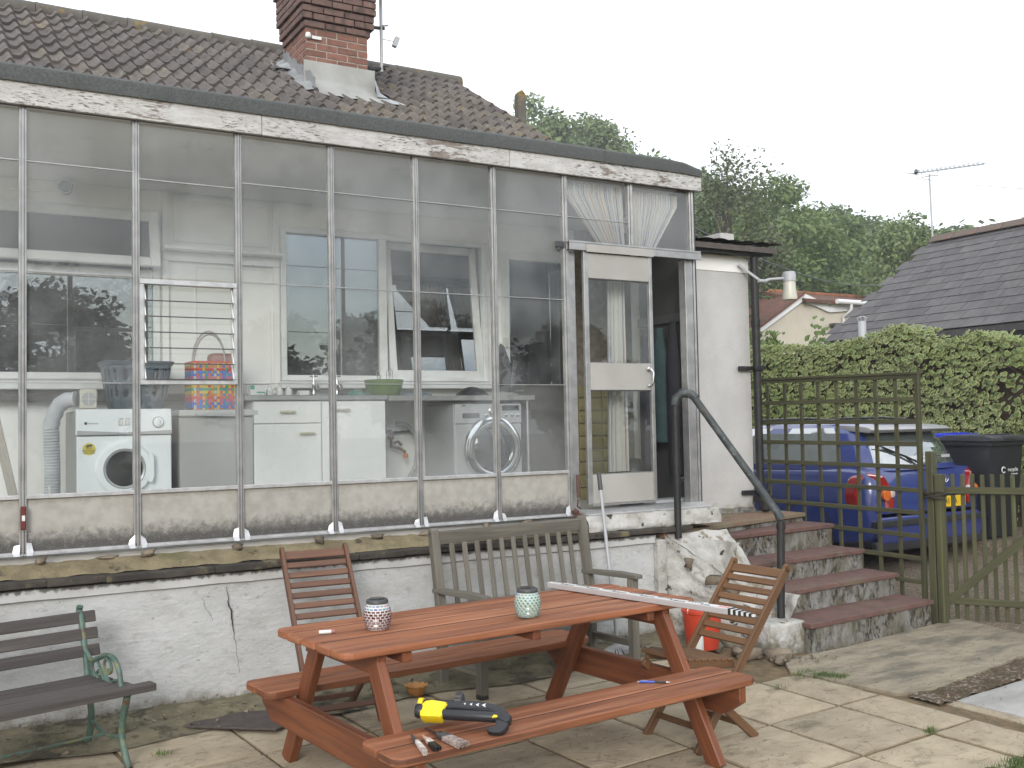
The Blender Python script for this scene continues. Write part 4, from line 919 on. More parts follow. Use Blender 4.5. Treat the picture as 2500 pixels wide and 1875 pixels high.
for k_, (x, y, s_) in enumerate(((4.50, -1.0, 1.3), (4.42, -.9, 1.0), (4.60, -1.14, 1.5), (4.70, -1.12, .8), (4.35, -1.05, .8), (4.52, -1.22, 1.0), (4.40, -.70, 1.2))):
    o = inst('stone', sm[k_ % 4], None, (x, y, gz(y) + .03), (.2 * k_, .1, k_ * 1.3), (s_, s_, s_ * 1.3)); tag(o, ('loose stone against the left side of the white block', 'loose stone between the red bucket and the white block', 'largest loose stone in front of the white block', 'small loose stone by the bottom step', 'small stone lying furthest left at the foot of the steps', 'loose stone nearest the chair at the foot of the steps', 'loose stone just right of the red bucket')[k_], 'stone', 'loose stones at the foot of the steps')
# handrail of old pipe
hr = thing('handrail', (4.87, -.88, .25), 'black and grey iron pipe handrail beside the steps', 'handrail')
lo, lt_ = Vector((4.868, -.88, .20)), Vector((4.895, -.88, .975)); uo, ut = Vector((4.454, -.26, .80)), Vector((4.456, -.26, 1.80))
b_ = MB(); b_.tube([lo, lt_ - Vector((0, 0, .03))], .029, 12); b_.lathe([(.034, 0), (.034, .035)], 12, lt_ - Vector((0, 0, .09)), cap=False); b_.build('lower_post', BLACKP, hr, smooth=1)
b_ = MB(); b_.tube([uo, ut], .027, 12); b_.lathe([(.034, 0), (.034, .05)], 12, Vector((4.455, -.26, 1.21)), cap=False); b_.tube([Vector((4.455, -.26, 1.24)), Vector((4.52, -.26, 1.245))], .014, 8); b_.build('upper_post', BLACKP, hr, smooth=1)
b_ = MB(); cb = [ut, ut + Vector((.008, 0, .05)), ut + Vector((.045, -.03, .092)), ut + Vector((.09, -.075, .085)), ut + Vector((.115, -.115, .05))]
b_.tube(cb, [.029, .035, .035, .035, .03], 12); b_.build('elbow', GALV, hr, smooth=1)
b_ = MB(); b_.tube([ut + Vector((.10, -.095, .065)), lt_ + Vector((-.012, .02, .03)), lt_ - Vector((0, 0, .02))], [.028, .030, .034], 12); b_.build('rail', GALV, hr, smooth=1)
# ================================================================== inside the lean-to
# tumble dryer
TD = thing('tumble_dryer', (.69, .88, .98), 'white tumble dryer with round door and yellow sticker', 'dryer')
b_ = MB(); b_.box((.393, .90, .985), (.993, 1.45, 1.825)); b_.build('cabinet', GREYAPP, TD, bevel=.006)
b_ = MB(); b_.box((.393, .88, .985), (.993, .899, 1.655)); b_.build('front_panel', WHITEAPP, TD, bevel=.006)
b_ = MB(); b_.prism([(.868, 1.662), (.882, 1.832), (.93, 1.836), (.93, 1.662)], (.391, 0, 0), (0, 1, 0), (0, 0, 1), .604); cpn = b_.build('control_panel', WHITEAPP, TD, bevel=.006)
b_ = MB(); b_.prism([(0, 0), (.60, 0), (.60, .025), (.3, .012), (0, .03)], (.393, .8665, 1.664), (1, 0, 0), (0, 0, 1), .002); b_.build('grey_band', GREYPL, cpn)
CD = (.685, .878, 1.435)
b_ = MB(); b_.lathe([(.0, 0), (.185, 0), (.185, .012), (.170, .030), (.135, .034), (.128, .012), (.0, .012)], 48, CD, (0, -1, 0)); dd = b_.build('door', WHITEAPP, TD, smooth=.6)
b_ = MB(); b_.lathe([(.132, .030), (.128, .036), (.118, .030), (.116, .014)], 48, CD, (0, -1, 0), cap=False); b_.build('door_ring', SILV, dd, smooth=.7)
b_ = MB(); b_.lathe([(0, .016), (.06, .018), (.117, .014)], 40, CD, (0, -1, 0), cap=False); b_.build('door_glass', DARKGL, dd, smooth=1)
b_ = MB(); b_.prism([(.86, 1.34), (.872, 1.38), (.872, 1.50), (.86, 1.54), (.835, 1.54), (.835, 1.34)], (0, .846, 0), (1, 0, 0), (0, 0, 1), .012); b_.build('door_grip', WHITEAPP, dd, bevel=.004)
b_ = MB(); b_.lathe([(0, 0), (.040, 0), (.040, .001), (0, .001)], 30, (.467, .879, 1.571), (0, -1, 0)); stk = b_.build('sticker', YELS, TD)
rl = root_loc(TD)
for body, sz, zz in (('REAR', .016, 1.578), ('EXTENDABLE', .0135, 1.561), ('VENT HOSE', .0135, 1.546), ('VENT', .011, 1.595)):
    text('sticker_print', body, sz, BLK, TD, frame(Vector((.467, .8768, zz)) - rl, (1, 0, 0), (0, 0, 1)))
b_ = MB(); b_.bar((.45, .8772, 1.588), (.486, .8772, 1.597), .001, .012); b_.build('sticker_print', BLK, TD)
b_ = MB(); b_.lathe([(.034, 0), (.032, .012), (.020, .014), (0, .014)], 26, (.905, .872, 1.742), (0, -1, .08)); b_.bar((.905, .850, 1.722), (.905, .850, 1.764), .008, .014); b_.build('dial', WHITEAPP, cpn, smooth=.6)
b_ = MB(); b_.lathe([(.037, 0), (.037, .001), (.035, .001)], 26, (.905, .872, 1.742), (0, -1, .08)); b_.build('dial_ring', GREYDK, cpn)
for xx in (.665, .708):
    b_ = MB(); b_.box((xx - .014, .868, 1.724), (xx + .014, .876, 1.758)); b_.build('button', WPL, cpn, bevel=.002)
    b_ = MB(); b_.box((xx - .013, .8705, 1.7665), (xx + .016, .8745, 1.769)); b_.box((xx - .014, .8672, 1.722), (xx - .0125, .8685, 1.76)); b_.build('button_print', BLK, cpn)
b_ = MB(); b_.lathe([(.0, 0), (.010, 0), (.010, .001), (0, .001)], 16, (.447, .8715, 1.74), (0, -1, .08)); b_.build('logo_mark', GREYDK, cpn)
text('logo_print', 'White Knight', .011, GREYDK, TD, frame(Vector((.462, .8692, 1.74)) - rl, (1, 0, 0), (0, .08, 1)), align='LEFT')
# vent hose
HS = thing('vent_hose', (.3, 1.1, 1.0), 'ribbed white vent hose looping over the dryer to a square grille', 'hose')
path = [(.262, 1.12, 1.0)] + [(.262 + .01 * sin(t * 3), 1.12, 1.0 + .72 * t) for t in [i / 36 for i in range(1, 37)]]
path += [(.275, 1.11, 1.78), (.30, 1.09, 1.85), (.335, 1.06, 1.893), (.38, 1.03, 1.905), (.43, 1.0, 1.905)]
pth = []; 
for a, b in zip(path[:-1], path[1:]): pth += [Vector(a), (Vector(a) + Vector(b)) / 2]
b_ = MB(); b_.tube(pth, [(.054 if i % 2 else .047) for i in range(len(pth))], 14); b_.build('tube', HOSE, HS, smooth=1)
b_ = MB(); b_.box((.425, .955, 1.838), (.53, 1.035, 1.968)); gr_ = b_.build('grille_box', CREAMPL, HS, bevel=.006)
b_ = MB(); b_.lathe([(.0, 0), (.046, 0), (.046, .002), (0, .002)], 26, (.4775, .955, 1.903), (0, -1, 0)); b_.build('grille_hole', GREYPL, gr_)
b_ = MB(); b_.bar((.4775, .9515, 1.858), (.4775, .9515, 1.948), .004, .004, (0, 1, 0)); b_.bar((.432, .951, 1.903), (.523, .951, 1.903), .004, .004); b_.build('grille_bar', WPL, gr_)
# laundry basket
LB_ = thing('laundry_basket', (.82, 1.2, 1.84), 'dark grey plastic laundry basket standing on the dryer', 'basket')
def bring(mb, z0, z1, hx0, hy0, hx1, hy1, cx_, cy_, slots=False, th=.006, n=48):
    def sup(t, hx, hy): c, s = cos(t), sin(t); e = .45; return (hx * (abs(c) ** e) * (1 if c > 0 else -1), hy * (abs(s) ** e) * (1 if s > 0 else -1))
    ns = 8
    ring = []
    for j in range(ns + 1):
        v = j / ns; row = []
        for i in range(n):
            x_, y_ = sup(2 * pi * i / n, hx0 + (hx1 - hx0) * v ** .7, hy0 + (hy1 - hy0) * v ** .7); row.append((cx_ + x_, cy_ + y_, z0 + (z1 - z0) * v))
        ring.append(row)
    vs = [p for r_ in ring for p in r_]; fs = []
    for j in range(ns):
        for i in range(n):
            if slots and ((j in (2, 3)) or (j in (5, 6))) and i % 3 == 1: continue
            fs.append((j * n + i, j * n + (i + 1) % n, (j + 1) * n + (i + 1) % n, (j + 1) * n + i))
    fs.append(tuple(reversed(range(n)))); mb.add(vs, fs)
b_ = MB(); bring(b_, 1.842, 2.15, .175, .15, .225, .19, .82, 1.2, True); o = b_.build('tub', SLATEBLUE, LB_, smooth=.8); o.modifiers.new('s', 'SOLIDIFY').thickness = .005
b_ = MB(); bring(b_, 2.135, 2.165, .225, .19, .245, .205, .82, 1.2); o = b_.build('rim', SLATEBLUE, LB_, smooth=.8); o.modifiers.new('s', 'SOLIDIFY').thickness = .006
# chest freezer
FZ = thing('freezer', (1.33, .9, .98), 'low grey under-counter freezer between dryer and cupboards', 'freezer')
b_ = MB(); b_.box((1.055, .915, .985), (1.60, 1.46, 1.775)); b_.build('cabinet', GREYAPP, FZ, bevel=.008)
b_ = MB(); b_.box((1.05, .895, 1.778), (1.605, 1.46, 1.824)); b_.build('lid', M('freezer_lid', (.47, .47, .45), .45), FZ, bevel=.008)
b_ = MB(); b_.prism([(0, 0), (.30, 0), (.28, -.025), (.02, -.02)], (1.15, .893, 1.80), (1, 0, 0), (0, 0, 1), .02); b_.build('grip', GREYPL, FZ, bevel=.003)
# plaid woven bag
WB_ = thing('woven_bag', (1.35, 1.2, 1.826), 'bright plaid woven plastic bag with hoop handles on the freezer', 'bag')
b_ = MB(); b_.box((1.19, 1.09, 1.828), (1.51, 1.31, 2.15)); b_.build('lining', M('bag_lining', (.30, .17, .12), .8), WB_)
cols = [(.05, .16, .50), (.60, .09, .05), (.62, .44, .04), (.52, .10, .20), (.04, .30, .12), (.55, .20, .04), (.45, .44, .40)]
BM_ = [M('bag_strip_%d' % i, c, .45) for i, c in enumerate(cols)]
for j in range(16):
    zz = 1.842 + j * .0205
    m_ = BM_[[0, 0, 3, 1, 5, 2, 4, 2, 5, 1, 3, 0, 0, 1, 5, 2][j]]
    mb = MB()
    for i in range(16):
        xx = 1.19 + i * .0205; ov = .004 if (i + j) % 2 else -.002; mb.box((xx, 1.083 - ov, zz), (xx + .0200, 1.0895 - ov, zz + .0195))
    mb.build('woven_strip', m_, WB_)
    mb = MB(); mb.box((1.1795, 1.09, zz), (1.1885, 1.31, zz + .0195)); mb.build('woven_strip', m_, WB_)
for i in range(16):
    xx = 1.19 + i * .0205; mb = MB(); mb.box((xx + .001, 1.0805, 1.83), (xx + .0185, 1.0845, 2.168)); mb.build('woven_warp', BM_[[6, 1, 0, 2, 4, 1, 5, 6, 2, 1, 0, 4, 3, 1, 6, 2][i]], WB_)
b_ = MB(); b_.box((1.178, 1.078, 2.160), (1.522, 1.322, 2.178)); b_.build('rim', BM_[1], WB_, bevel=.004)
for yy, ph in ((1.085, 0), (1.30, .06)):
    b_ = MB(); b_.tube([(1.30 + ph + .115 * cos(t), yy, 2.17 + .22 * sin(t)) for t in [pi * i / 18 for i in range(19)]], .007, 8); b_.build('handle', M('hoop_%d' % int(ph * 100), (.40, .36, .34), .4), WB_, smooth=1)
b_ = MB(); b_.box((1.33, 1.12, 2.15), (1.50, 1.28, 2.24)); tag(b_.build('cloth_bundle', M('pink_cloth', (.36, .22, .19), .9), None, bevel=.03, seg=3, smooth=.8), 'folded pinkish cloth sticking out of the woven bag', 'cloth')
# sink cupboards
SU = thing('sink_unit', (2.07, .9, .98), 'white double sink cupboard with cream handles', 'cupboard')
b_ = MB(); b_.box((1.565, .915, .985), (2.583, 1.47, 1.884)); b_.build('carcass', UNITW, SU)
for nm, (xa, za, xb, zb) in (('drawer_front', (1.568, 1.722, 2.068, 1.878)), ('cupboard_door', (1.568, 1.0, 2.068, 1.716)), ('cupboard_door', (2.076, 1.0, 2.580, 1.878))):
    b_ = MB(); b_.box((xa, .897, za), (xb, .914, zb)); dd = b_.build(nm, UNITW, SU, bevel=.003)
    hx, hz = {'drawer_front': (1.815, 1.802)}.get(nm, (1.955, 1.645) if xa < 2 else (2.23, 1.815))
    if nm == 'drawer_front': hx = 1.81
    h_ = MB(); h_.box((hx - .058, .868, hz - .006), (hx + .058, .884, hz + .010)); h_.box((hx - .052, .884, hz - .004), (hx - .042, .898, hz + .006)); h_.box((hx + .042, .884, hz - .004), (hx + .052, .898, hz + .006)); h_.build('handle', HANDLE, dd, bevel=.003)
b_ = MB(); b_.box((1.50, .885, 1.888), (2.595, 1.48, 1.925)); b_.build('sink_top', STEEL, SU, bevel=.004)
b_ = MB(); b_.box((1.50, 1.482, 1.888), (2.595, 1.497, 1.96)); b_.build('upstand', STEEL, SU)
b_ = MB(); b_.box((2.05, 1.0, 1.9255), (2.42, 1.28, 1.9275)); b_.build('sink_bowl', GREYDK, SU)
for i, xx in enumerate((2.155, 2.345)):
    t_ = thing('pillar_tap', (xx, 1.30, 1.925), 'chrome cross-head tap, %s of the pair on the sink' % ('left' if i == 0 else 'right'), 'tap', 'sink taps')
    b_ = MB(); b_.lathe([(.022, 0), (.018, .012), (.012, .02), (.012, .07), (.016, .08), (.016, .11), (.008, .125), (.008, .15)], 14, (xx, 1.30, 1.926)); b_.tube([(xx, 1.30, 2.0), (xx, 1.25, 2.02), (xx, 1.20, 2.0), (xx, 1.19, 1.975)], .010, 8); b_.build('body', CHROME, t_, smooth=.8)
    b_ = MB(); b_.bar((xx - .032, 1.30, 2.085), (xx + .032, 1.30, 2.085), .010, .010); b_.bar((xx, 1.268, 2.085), (xx, 1.332, 2.085), .009, .009); b_.lathe([(.012, -.006), (.012, .012), (0, .016)], 10, (xx, 1.30, 2.085)); b_.build('cross_head', CHROME, t_, smooth=.8)
# bottles, boxes, bowl
for k, xx in enumerate((1.74, 1.815, 1.885)):
    t_ = thing('pill_bottle', (xx, 1.08, 1.926), ('leftmost', 'middle', 'rightmost')[k] + ' of three small white bottles on the sink drainer', 'bottle', 'white bottles on the drainer')
    b_ = MB(); b_.lathe([(.024, 0), (.026, .004), (.026, .045), (.014, .056), (.012, .062)], 14, (xx, 1.08, 1.926)); b_.build('body', WPL, t_, smooth=.7); b_ = MB(); b_.lathe([(.014, 0), (.014, .016), (0, .018)], 12, (xx, 1.08, 1.985)); b_.build('cap', WPL, t_, smooth=.7)
t_ = thing('medicine_carton', (1.63, 1.05, 1.926), 'small white and green carton on the sink drainer', 'carton'); b_ = MB(); b_.box((1.58, 1.02, 1.927), (1.685, 1.08, 2.0)); b_.build('box', WPL, t_, bevel=.002)
b_ = MB(); b_.box((1.579, 1.0185, 1.972), (1.61, 1.0195, 2.0)); b_.box((1.625, 1.0185, 1.945), (1.686, 1.0195, 1.955)); b_.build('green_print', M('green_print', (.04, .30, .19), .5), t_)
b_ = MB(); b_.box((1.95, 1.03, 1.927), (2.03, 1.10, 1.965)); tag(b_.build('small_tub', WPL, None, bevel=.008, seg=2), 'squat white tub right of the three bottles', 'tub')
t_ = thing('green_bowl', (2.68, 1.15, 1.925), 'round green plastic bowl on the worktop', 'bowl')
b_ = MB(); b_.lathe([(.0, .004), (.105, 0), (.112, .006), (.135, .04), (.148, .095), (.156, .125), (.156, .131), (.146, .125), (.128, .05), (.10, .016), (0, .012)], 36, (2.68, 1.15, 1.922)); b_.build('shell', GREENB, t_, smooth=.8)
t_ = thing('whisk_utensils', (2.66, 1.15, 2.0), 'wire whisks and spoons standing up in the green bowl', 'utensils')
for k, (dx, dz) in enumerate(((-.06, .16), (-.05, .13), (.03, .17), (.05, .175))):
    b_ = MB(); b_.tube([(2.68 + dx * .5, 1.15, 1.96), (2.68 + dx, 1.16, 1.95 + dz), (2.68 + dx + .012, 1.16, 1.97 + dz), (2.68 + dx + .028, 1.16, 1.95 + dz), (2.68 + dx + .02, 1.15, 1.99)], .0035, 6); b_.build('wire', STEEL, t_, smooth=1)
b_ = MB(); b_.grid(lambda u, v: (2.36 + u * .17, 1.0 + v * .16, 1.932 + .045 * u * (1 - u) * 4 * v + .012 * noise.noise((u * 5, v * 5, 1))), 12, 8); o = b_.build('green_cloth', M('teal_cloth', (.06, .22, .16), .9), None, smooth=1); tag(o, 'crumpled teal cloth beside the sink', 'cloth')
# worktop over the washing machine
WT = thing('worktop', (3.25, .9, 1.88), 'grey laminate worktop on a steel leg over the washing machine', 'worktop')
b_ = MB(); b_.box((2.60, .88, 1.880), (3.912, 1.47, 1.920)); b_.build('board', WORKT, WT, bevel=.003)
b_ = MB(); b_.tube([(3.86, .92, .985), (3.86, .92, 1.88)], .014, 10); b_.build('leg', STEEL, WT, smooth=1)
b_ = MB(); b_.box((3.885, 1.0, 1.0), (3.90, 1.45, 1.879)); b_.build('end_panel', GREYDK, WT)
b_ = MB(); b_.grid(lambda u, v: (3.33 + .24 * u, 1.02 + .2 * v, 1.925 + .075 * (sin(pi * u) * sin(pi * v)) ** .5), 14, 10); tag(b_.build('flat_cap', DARKPL, None, smooth=1), 'dark cloth cap lying on the worktop', 'cap')
b_ = MB(); b_.grid(lambda u, v: (3.55 + .30 * u, 1.0 + .22 * v, 1.925 + .032 * (sin(pi * u) * sin(pi * v)) ** .3 + .008 * noise.noise((u * 6, v * 6, 2))), 14, 10); tag(b_.build('folded_towel', M('grey_towel', (.30, .29, .29), .95), None, smooth=1), 'folded grey towel at the end of the worktop', 'towel')
b_ = MB(); b_.grid(lambda u, v: (2.80 + .24 * u, 1.0 + .2 * v, 1.924 + .026 * (sin(pi * u) * sin(pi * v)) ** .3 + .010 * noise.noise((u * 7, v * 6, 6))), 14, 10); tag(b_.build('blue_cloth', M('blue_grey_cloth', (.17, .22, .27), .95), None, smooth=1), 'blue grey cloth right of the green bowl', 'cloth')
b_ = MB(); b_.prism([(0, 0), (.05, -.02), (.12, -.03), (.17, .0), (.15, .15), (.10, .30), (.05, .42), (.02, .44), (0, .38), (.01, .2)], (3.86, 1.40, 1.95), (1, 0, 0), (0, 0, 1), .03)
b_.prism([(.0, 0), (.03, -.03), (.10, .30), (.06, .32)], (3.93, 1.36, 1.93), (1, 0, 0), (0, 0, 1), .02); tag(b_.build('dark_brolly', GREYDK, None, bevel=.008, seg=2), 'folded dark umbrella leaning on the wall by the back door', 'umbrella')
# washing machine
WM = thing('washing_machine', (3.47, .89, .98), 'silver washing machine with chrome porthole under the worktop', 'washing machine')
b_ = MB(); b_.box((3.172, .91, .99), (3.782, 1.46, 1.852)); b_.build('cabinet', SILV, WM, bevel=.008)
b_ = MB(); b_.box((3.172, .89, .99), (3.782, .909, 1.690)); b_.build('front_panel', SILV, WM, bevel=.006)
b_ = MB(); b_.box((3.172, .884, 1.695), (3.782, .909, 1.852)); cp = b_.build('control_panel', SILV, WM, bevel=.005)
CW = (3.505, .888, 1.49)
b_ = MB(); b_.lathe([(.0, 0), (.262, 0), (.266, .012), (.255, .032), (.215, .046), (.19, .040), (.182, .02), (0, .02)], 56, CW, (0, -1, 0)); dd = b_.build('porthole', CHROME, WM, smooth=.7)
b_ = MB(); b_.lathe([(0, .070), (.07, .066), (.13, .05), (.18, .022)], 48, CW, (0, -1, 0), cap=False); b_.build('porthole_glass', DARKGL, dd, smooth=1)
b_ = MB(); b_.lathe([(.030, 0), (.030, .006), (.022, .010), (.020, .022), (0, .022)], 26, (3.502, .884, 1.795), (0, -1, 0)); b_.build('dial', CHROME, cp, smooth=.6)
b_ = MB(); b_.box((3.598, .881, 1.797), (3.756, .8845, 1.838)); b_.build('display', DARKGL, cp)
b_ = MB(); b_.box((3.236, .881, 1.738), (3.388, .8845, 1.778)); b_.build('drawer', GREYDK, cp)
for xx in (3.632, 3.688, 3.742, 3.45):
    b_ = MB(); b_.lathe([(.015, 0), (.015, .004), (.009, .006), (0, .006)], 16, (xx, .884, 1.757), (0, -1, 0)); b_.build('button', CHROME, cp, smooth=.6)
b_ = MB(); b_.box((3.23, .8822, 1.833), (3.262, .8838, 1.842)); b_.build('badge', GREYDK, cp)
# pipes, tap and hose under the worktop
PI_ = thing('pipework', (2.9, 1.45, 1.4), 'old pipes with a brass stop tap and orange valve under the worktop', 'pipes')
b_ = MB(); b_.tube([(2.70, 1.45, 1.66), (2.80, 1.45, 1.66), (2.87, 1.45, 1.64), (3.10, 1.45, 1.645)], .009, 8); b_.build('pipe', GREYDK, PI_, smooth=1)
b_ = MB(); b_.tube([(2.86, 1.44, 1.66), (2.86, 1.44, 1.52), (2.93, 1.42, 1.50), (2.975, 1.40, 1.47)], .013, 8); b_.lathe([(.02, 0), (.026, .01), (.026, .03), (.015, .04)], 10, (2.86, 1.44, 1.58)); b_.tube([(2.87, 1.42, 1.545), (2.91, 1.41, 1.56), (2.94, 1.41, 1.53)], .012, 8); b_.build('stop_tap', M('brass', (.18, .13, .07), .5, metal=.5), PI_, smooth=.8)
b_ = MB(); b_.lathe([(.016, 0), (.022, .012), (.018, .034), (.008, .04)], 10, (2.972, 1.40, 1.425)); b_.build('valve', ORANGE, PI_, smooth=.8)
b_ = MB(); b_.tube([(2.90, 1.43, 1.71), (2.99, 1.42, 1.70), (3.06, 1.41, 1.62), (3.08, 1.40, 1.5), (3.05, 1.38, 1.36), (2.98, 1.36, 1.26), (2.9, 1.34, 1.19)], .018, 10); b_.build('hose', GREYPL, PI_, smooth=1)
# ladder on the left
LA = thing('step_ladder', (-.2, .4, .98), 'old wooden step ladder leaning at the far left end', 'ladder')
for (a, b) in (((-.42, .32, 3.2), (.045, .32, .99)), ((-.62, .42, 3.0), (-.06, .60, .99))):
    b_ = MB(); b_.bar(a, b, .05, .055, (0, 1, 0)); b_.build('rail', OLDW, LA, bevel=.004)
for t in (.35, .48, .61, .74, .87):
    p = Vector((-.42, .32, 3.2)).lerp(Vector((.045, .32, .99)), t); b_ = MB(); b_.bar(p + Vector((-.02, 0, 0)), p + Vector((-.42, .1, 0)), .10, .022); b_.build('rung', OLDW, LA, bevel=.003)
t_ = thing('ironing_board', (.12, .45, .98), 'folded board with white edges and red underside beside the ladder', 'ironing board')
b_ = MB(); b_.prism([(0, 0), (.09, 0), (.06, .28), (.03, .34), (.0, .30)], (.11, .40, .985), (1, 0, 0), (0, 0, 1), .02); b_.build('top', WPL, t_, bevel=.006)
b_ = MB(); b_.prism([(.02, 0), (.10, 0), (.02, .27)], (.08, .385, .985), (1, 0, 0), (0, 0, 1), .012); b_.build('underside', M('red_cover', (.35, .05, .035), .7), t_)
b_ = MB(); b_.tube([(.18, .42, 1.36), (.215, .43, 1.0)], .007, 8); b_.build('leg', WPL, t_, smooth=1)
# wall fittings
t_ = thing('wall_shelf', (1.5, 1.4, 3.04), 'long narrow white wall shelf between the two windows', 'shelf')
b_ = MB(); b_.box((1.05, 1.34, 3.02), (1.95, 1.49, 3.042)); b_.build('board', UPVC, t_, bevel=.003); b_ = MB(); b_.box((1.06, 1.46, 2.95), (1.94, 1.492, 3.018)); b_.build('batten', UPVC, t_)
for xx in (1.62, 1.73, 1.82): b_ = MB(); b_.tube([(xx, 1.47, 2.955), (xx, 1.45, 2.94), (xx, 1.44, 2.95)], .004, 6); b_.build('hook', CHROME, t_)
def rectframe(name, x0, x1, z0, z1, y, t, dp, mat, parent, label=None):
    mb = MB(); mb.box((x0, y - dp, z0), (x0 + t, y, z1)); mb.box((x1 - t, y - dp, z0), (x1, y, z1)); mb.box((x0 + t, y - dp, z0), (x1 - t, y, z0 + t)); mb.box((x0 + t, y - dp, z1 - t), (x1 - t, y, z1)); return mb.build(name, mat, parent, bevel=.002)
rectframe('panel_moulding', 1.147, 1.872, 3.10, 3.445, 1.498, .03, .012, INWALL, HOUSE)
b_ = MB(); b_.box((1.06, 1.47, 2.0), (1.105, 1.4985, 3.47)); b_.build('wall_batten', INWALL, HOUSE); b_ = MB(); b_.box((1.90, 1.475, 2.0), (1.945, 1.4985, 3.46)); b_.build('wall_batten', INWALL, HOUSE)
rectframe('panel_moulding', 1.30, 1.88, 2.03, 2.93, 1.498, .012, .006, INWALL, HOUSE)
b_ = MB(); b_.box((-3.0, 1.40, 1.905), (1.50, 1.495, 1.955)); b_.build('dado_ledge', M('dark_ledge', (.10, .095, .085), .8), HOUSE)
t_ = thing('wall_spotlight', (.40, 1.4, 3.45), 'small round grey spotlight high on the inner wall', 'spotlight')
b_ = MB(); b_.lathe([(.045, 0), (.045, .01)], 16, (.40, 1.495, 3.42), (0, -1, 0)); b_.tube([(.40, 1.485, 3.42), (.40, 1.44, 3.42)], .012); b_.build('base', GREYPL, t_, smooth=.8); b_ = MB(); b_.lathe([(.02, 0), (.045, .02), (.05, .09), (.042, .09), (.03, .04)], 18, (.40, 1.45, 3.42), (-.2, -1, -.1)); b_.build('head', GREYPL, t_, smooth=.8)
b_ = MB(); b_.tube([(-1.2, 1.485, 3.40), (.37, 1.485, 3.385)], .006, 6); b_.build('cable', INWALL, t_)
b_ = MB(); b_.box((3.885, 1.478, 2.35), (3.955, 1.498, 2.42)); tag(b_.build('light_switch', UPVC, None, bevel=.004), 'white light switch low on the inner wall', 'switch'); b_ = MB(); b_.box((3.955, 1.445, 2.36), (3.995, 1.468, 2.45)); tag(b_.build('door_sensor', CREAMPL, None, bevel=.004), 'small cream box on the back door frame', 'sensor')
# curtains inside the fanlights and hanging behind the door
CU = bpy.data.materials.new('striped_curtain'); CU.use_nodes = True
N, L = CU.node_tree.nodes, CU.node_tree.links; uvn = N.new('ShaderNodeTexCoord'); sx_ = N.new('ShaderNodeSeparateXYZ'); L.new(uvn.outputs['UV'], sx_.inputs[0])
ns_ = N.new('ShaderNodeTexNoise'); ns_.noise_dimensions = '1D'; ns_.inputs['Scale'].default_value = 55; ns_.inputs['Detail'].default_value = 1; L.new(sx_.outputs[0], ns_.inputs['W'])
rp = N.new('ShaderNodeValToRGB'); L.new(ns_.outputs['Fac'], rp.inputs[0]); rp.color_ramp.interpolation = 'CONSTANT'
el = rp.color_ramp.elements; el[0].color = (.20, .24, .36, 1); el[1].position = .37; el[1].color = (.66, .65, .61, 1)
for ps, c in ((.52, (.62, .60, .55, 1)), (.60, (.58, .34, .25, 1)), (.66, (.62, .61, .57, 1))): e = el.new(ps); e.color = c
pb = N['Principled BSDF']; L.new(rp.outputs[0], pb.inputs['Base Color']); pb.inputs['Roughness'].default_value = .9
tlc = N.new('ShaderNodeBsdfTranslucent'); L.new(rp.outputs[0], tlc.inputs[0]); msx = N.new('ShaderNodeMixShader'); msx.inputs[0].default_value = .35; L.new(pb.outputs[0], msx.inputs[1]); L.new(tlc.outputs[0], msx.inputs[2]); L.new(msx.outputs[0], N['Material Output'].inputs[0])
def curtain(xt0, xt1, xb0, xb1, zt, zb, y, folds, amp, parent, seed, band=.0):
    mb = MB(); nu, nv = folds * 6, 14; vs = []; uv = {}
    for j in range(nv + 1):
        v = j / nv; zz = zt + (zb - zt) * v
        for i in range(nu + 1):
            u = i / nu; t_ = max(0, (v - band) / (1 - band)); xa = xt0 + (xb0 - xt0) * t_; xb = xt1 + (xb1 - xt1) * t_
            a = amp * (.5 + .7 * t_) * sin(u * folds * 2 * pi + .8 * sin(u * 9 + seed)); vs.append((xa + (xb - xa) * u, y + a, zz)); uv[len(vs) - 1] = (u * .9 + seed, v)
    fs = [(j * (nu + 1) + i, j * (nu + 1) + i + 1, (j + 1) * (nu + 1) + i + 1, (j + 1) * (nu + 1) + i) for j in range(nv) for i in range(nu)]
    mb.add(vs, fs, [[uv[k] for k in f] for f in fs]); return mb.build('drape', CU, parent, smooth=2)
t_ = thing('fan_curtain', (4.0, .06, 3.06), 'striped gathered curtain in the pane left above the sliding door', 'curtain', 'striped curtains'); curtain(3.70, 4.26, 4.02, 4.26, 3.515, 3.045, .07, 13, .016, t_, 0, .18)
t_ = thing('fan_curtain', (4.5, .06, 3.06), 'striped gathered curtain in the pane right above the sliding door', 'curtain', 'striped curtains'); curtain(4.29, 4.80, 4.34, 4.55, 3.50, 3.045, .07, 11, .016, t_, 3, .20)
t_ = thing('door_curtain', (4.2, .14, 1.2), 'striped curtain hanging in narrow folds behind the sliding door glass', 'curtain', 'striped curtains'); curtain(4.13, 4.30, 4.10, 4.30, 2.95, 1.30, .13, 5, .018, t_, 5)
b_ = MB(); b_.tube([(3.68, .05, 3.525), (4.86, .05, 3.515)], .004, 6); tag(b_.build('curtain_wire', STEEL, None), 'thin wire carrying the curtains above the door', 'wire')
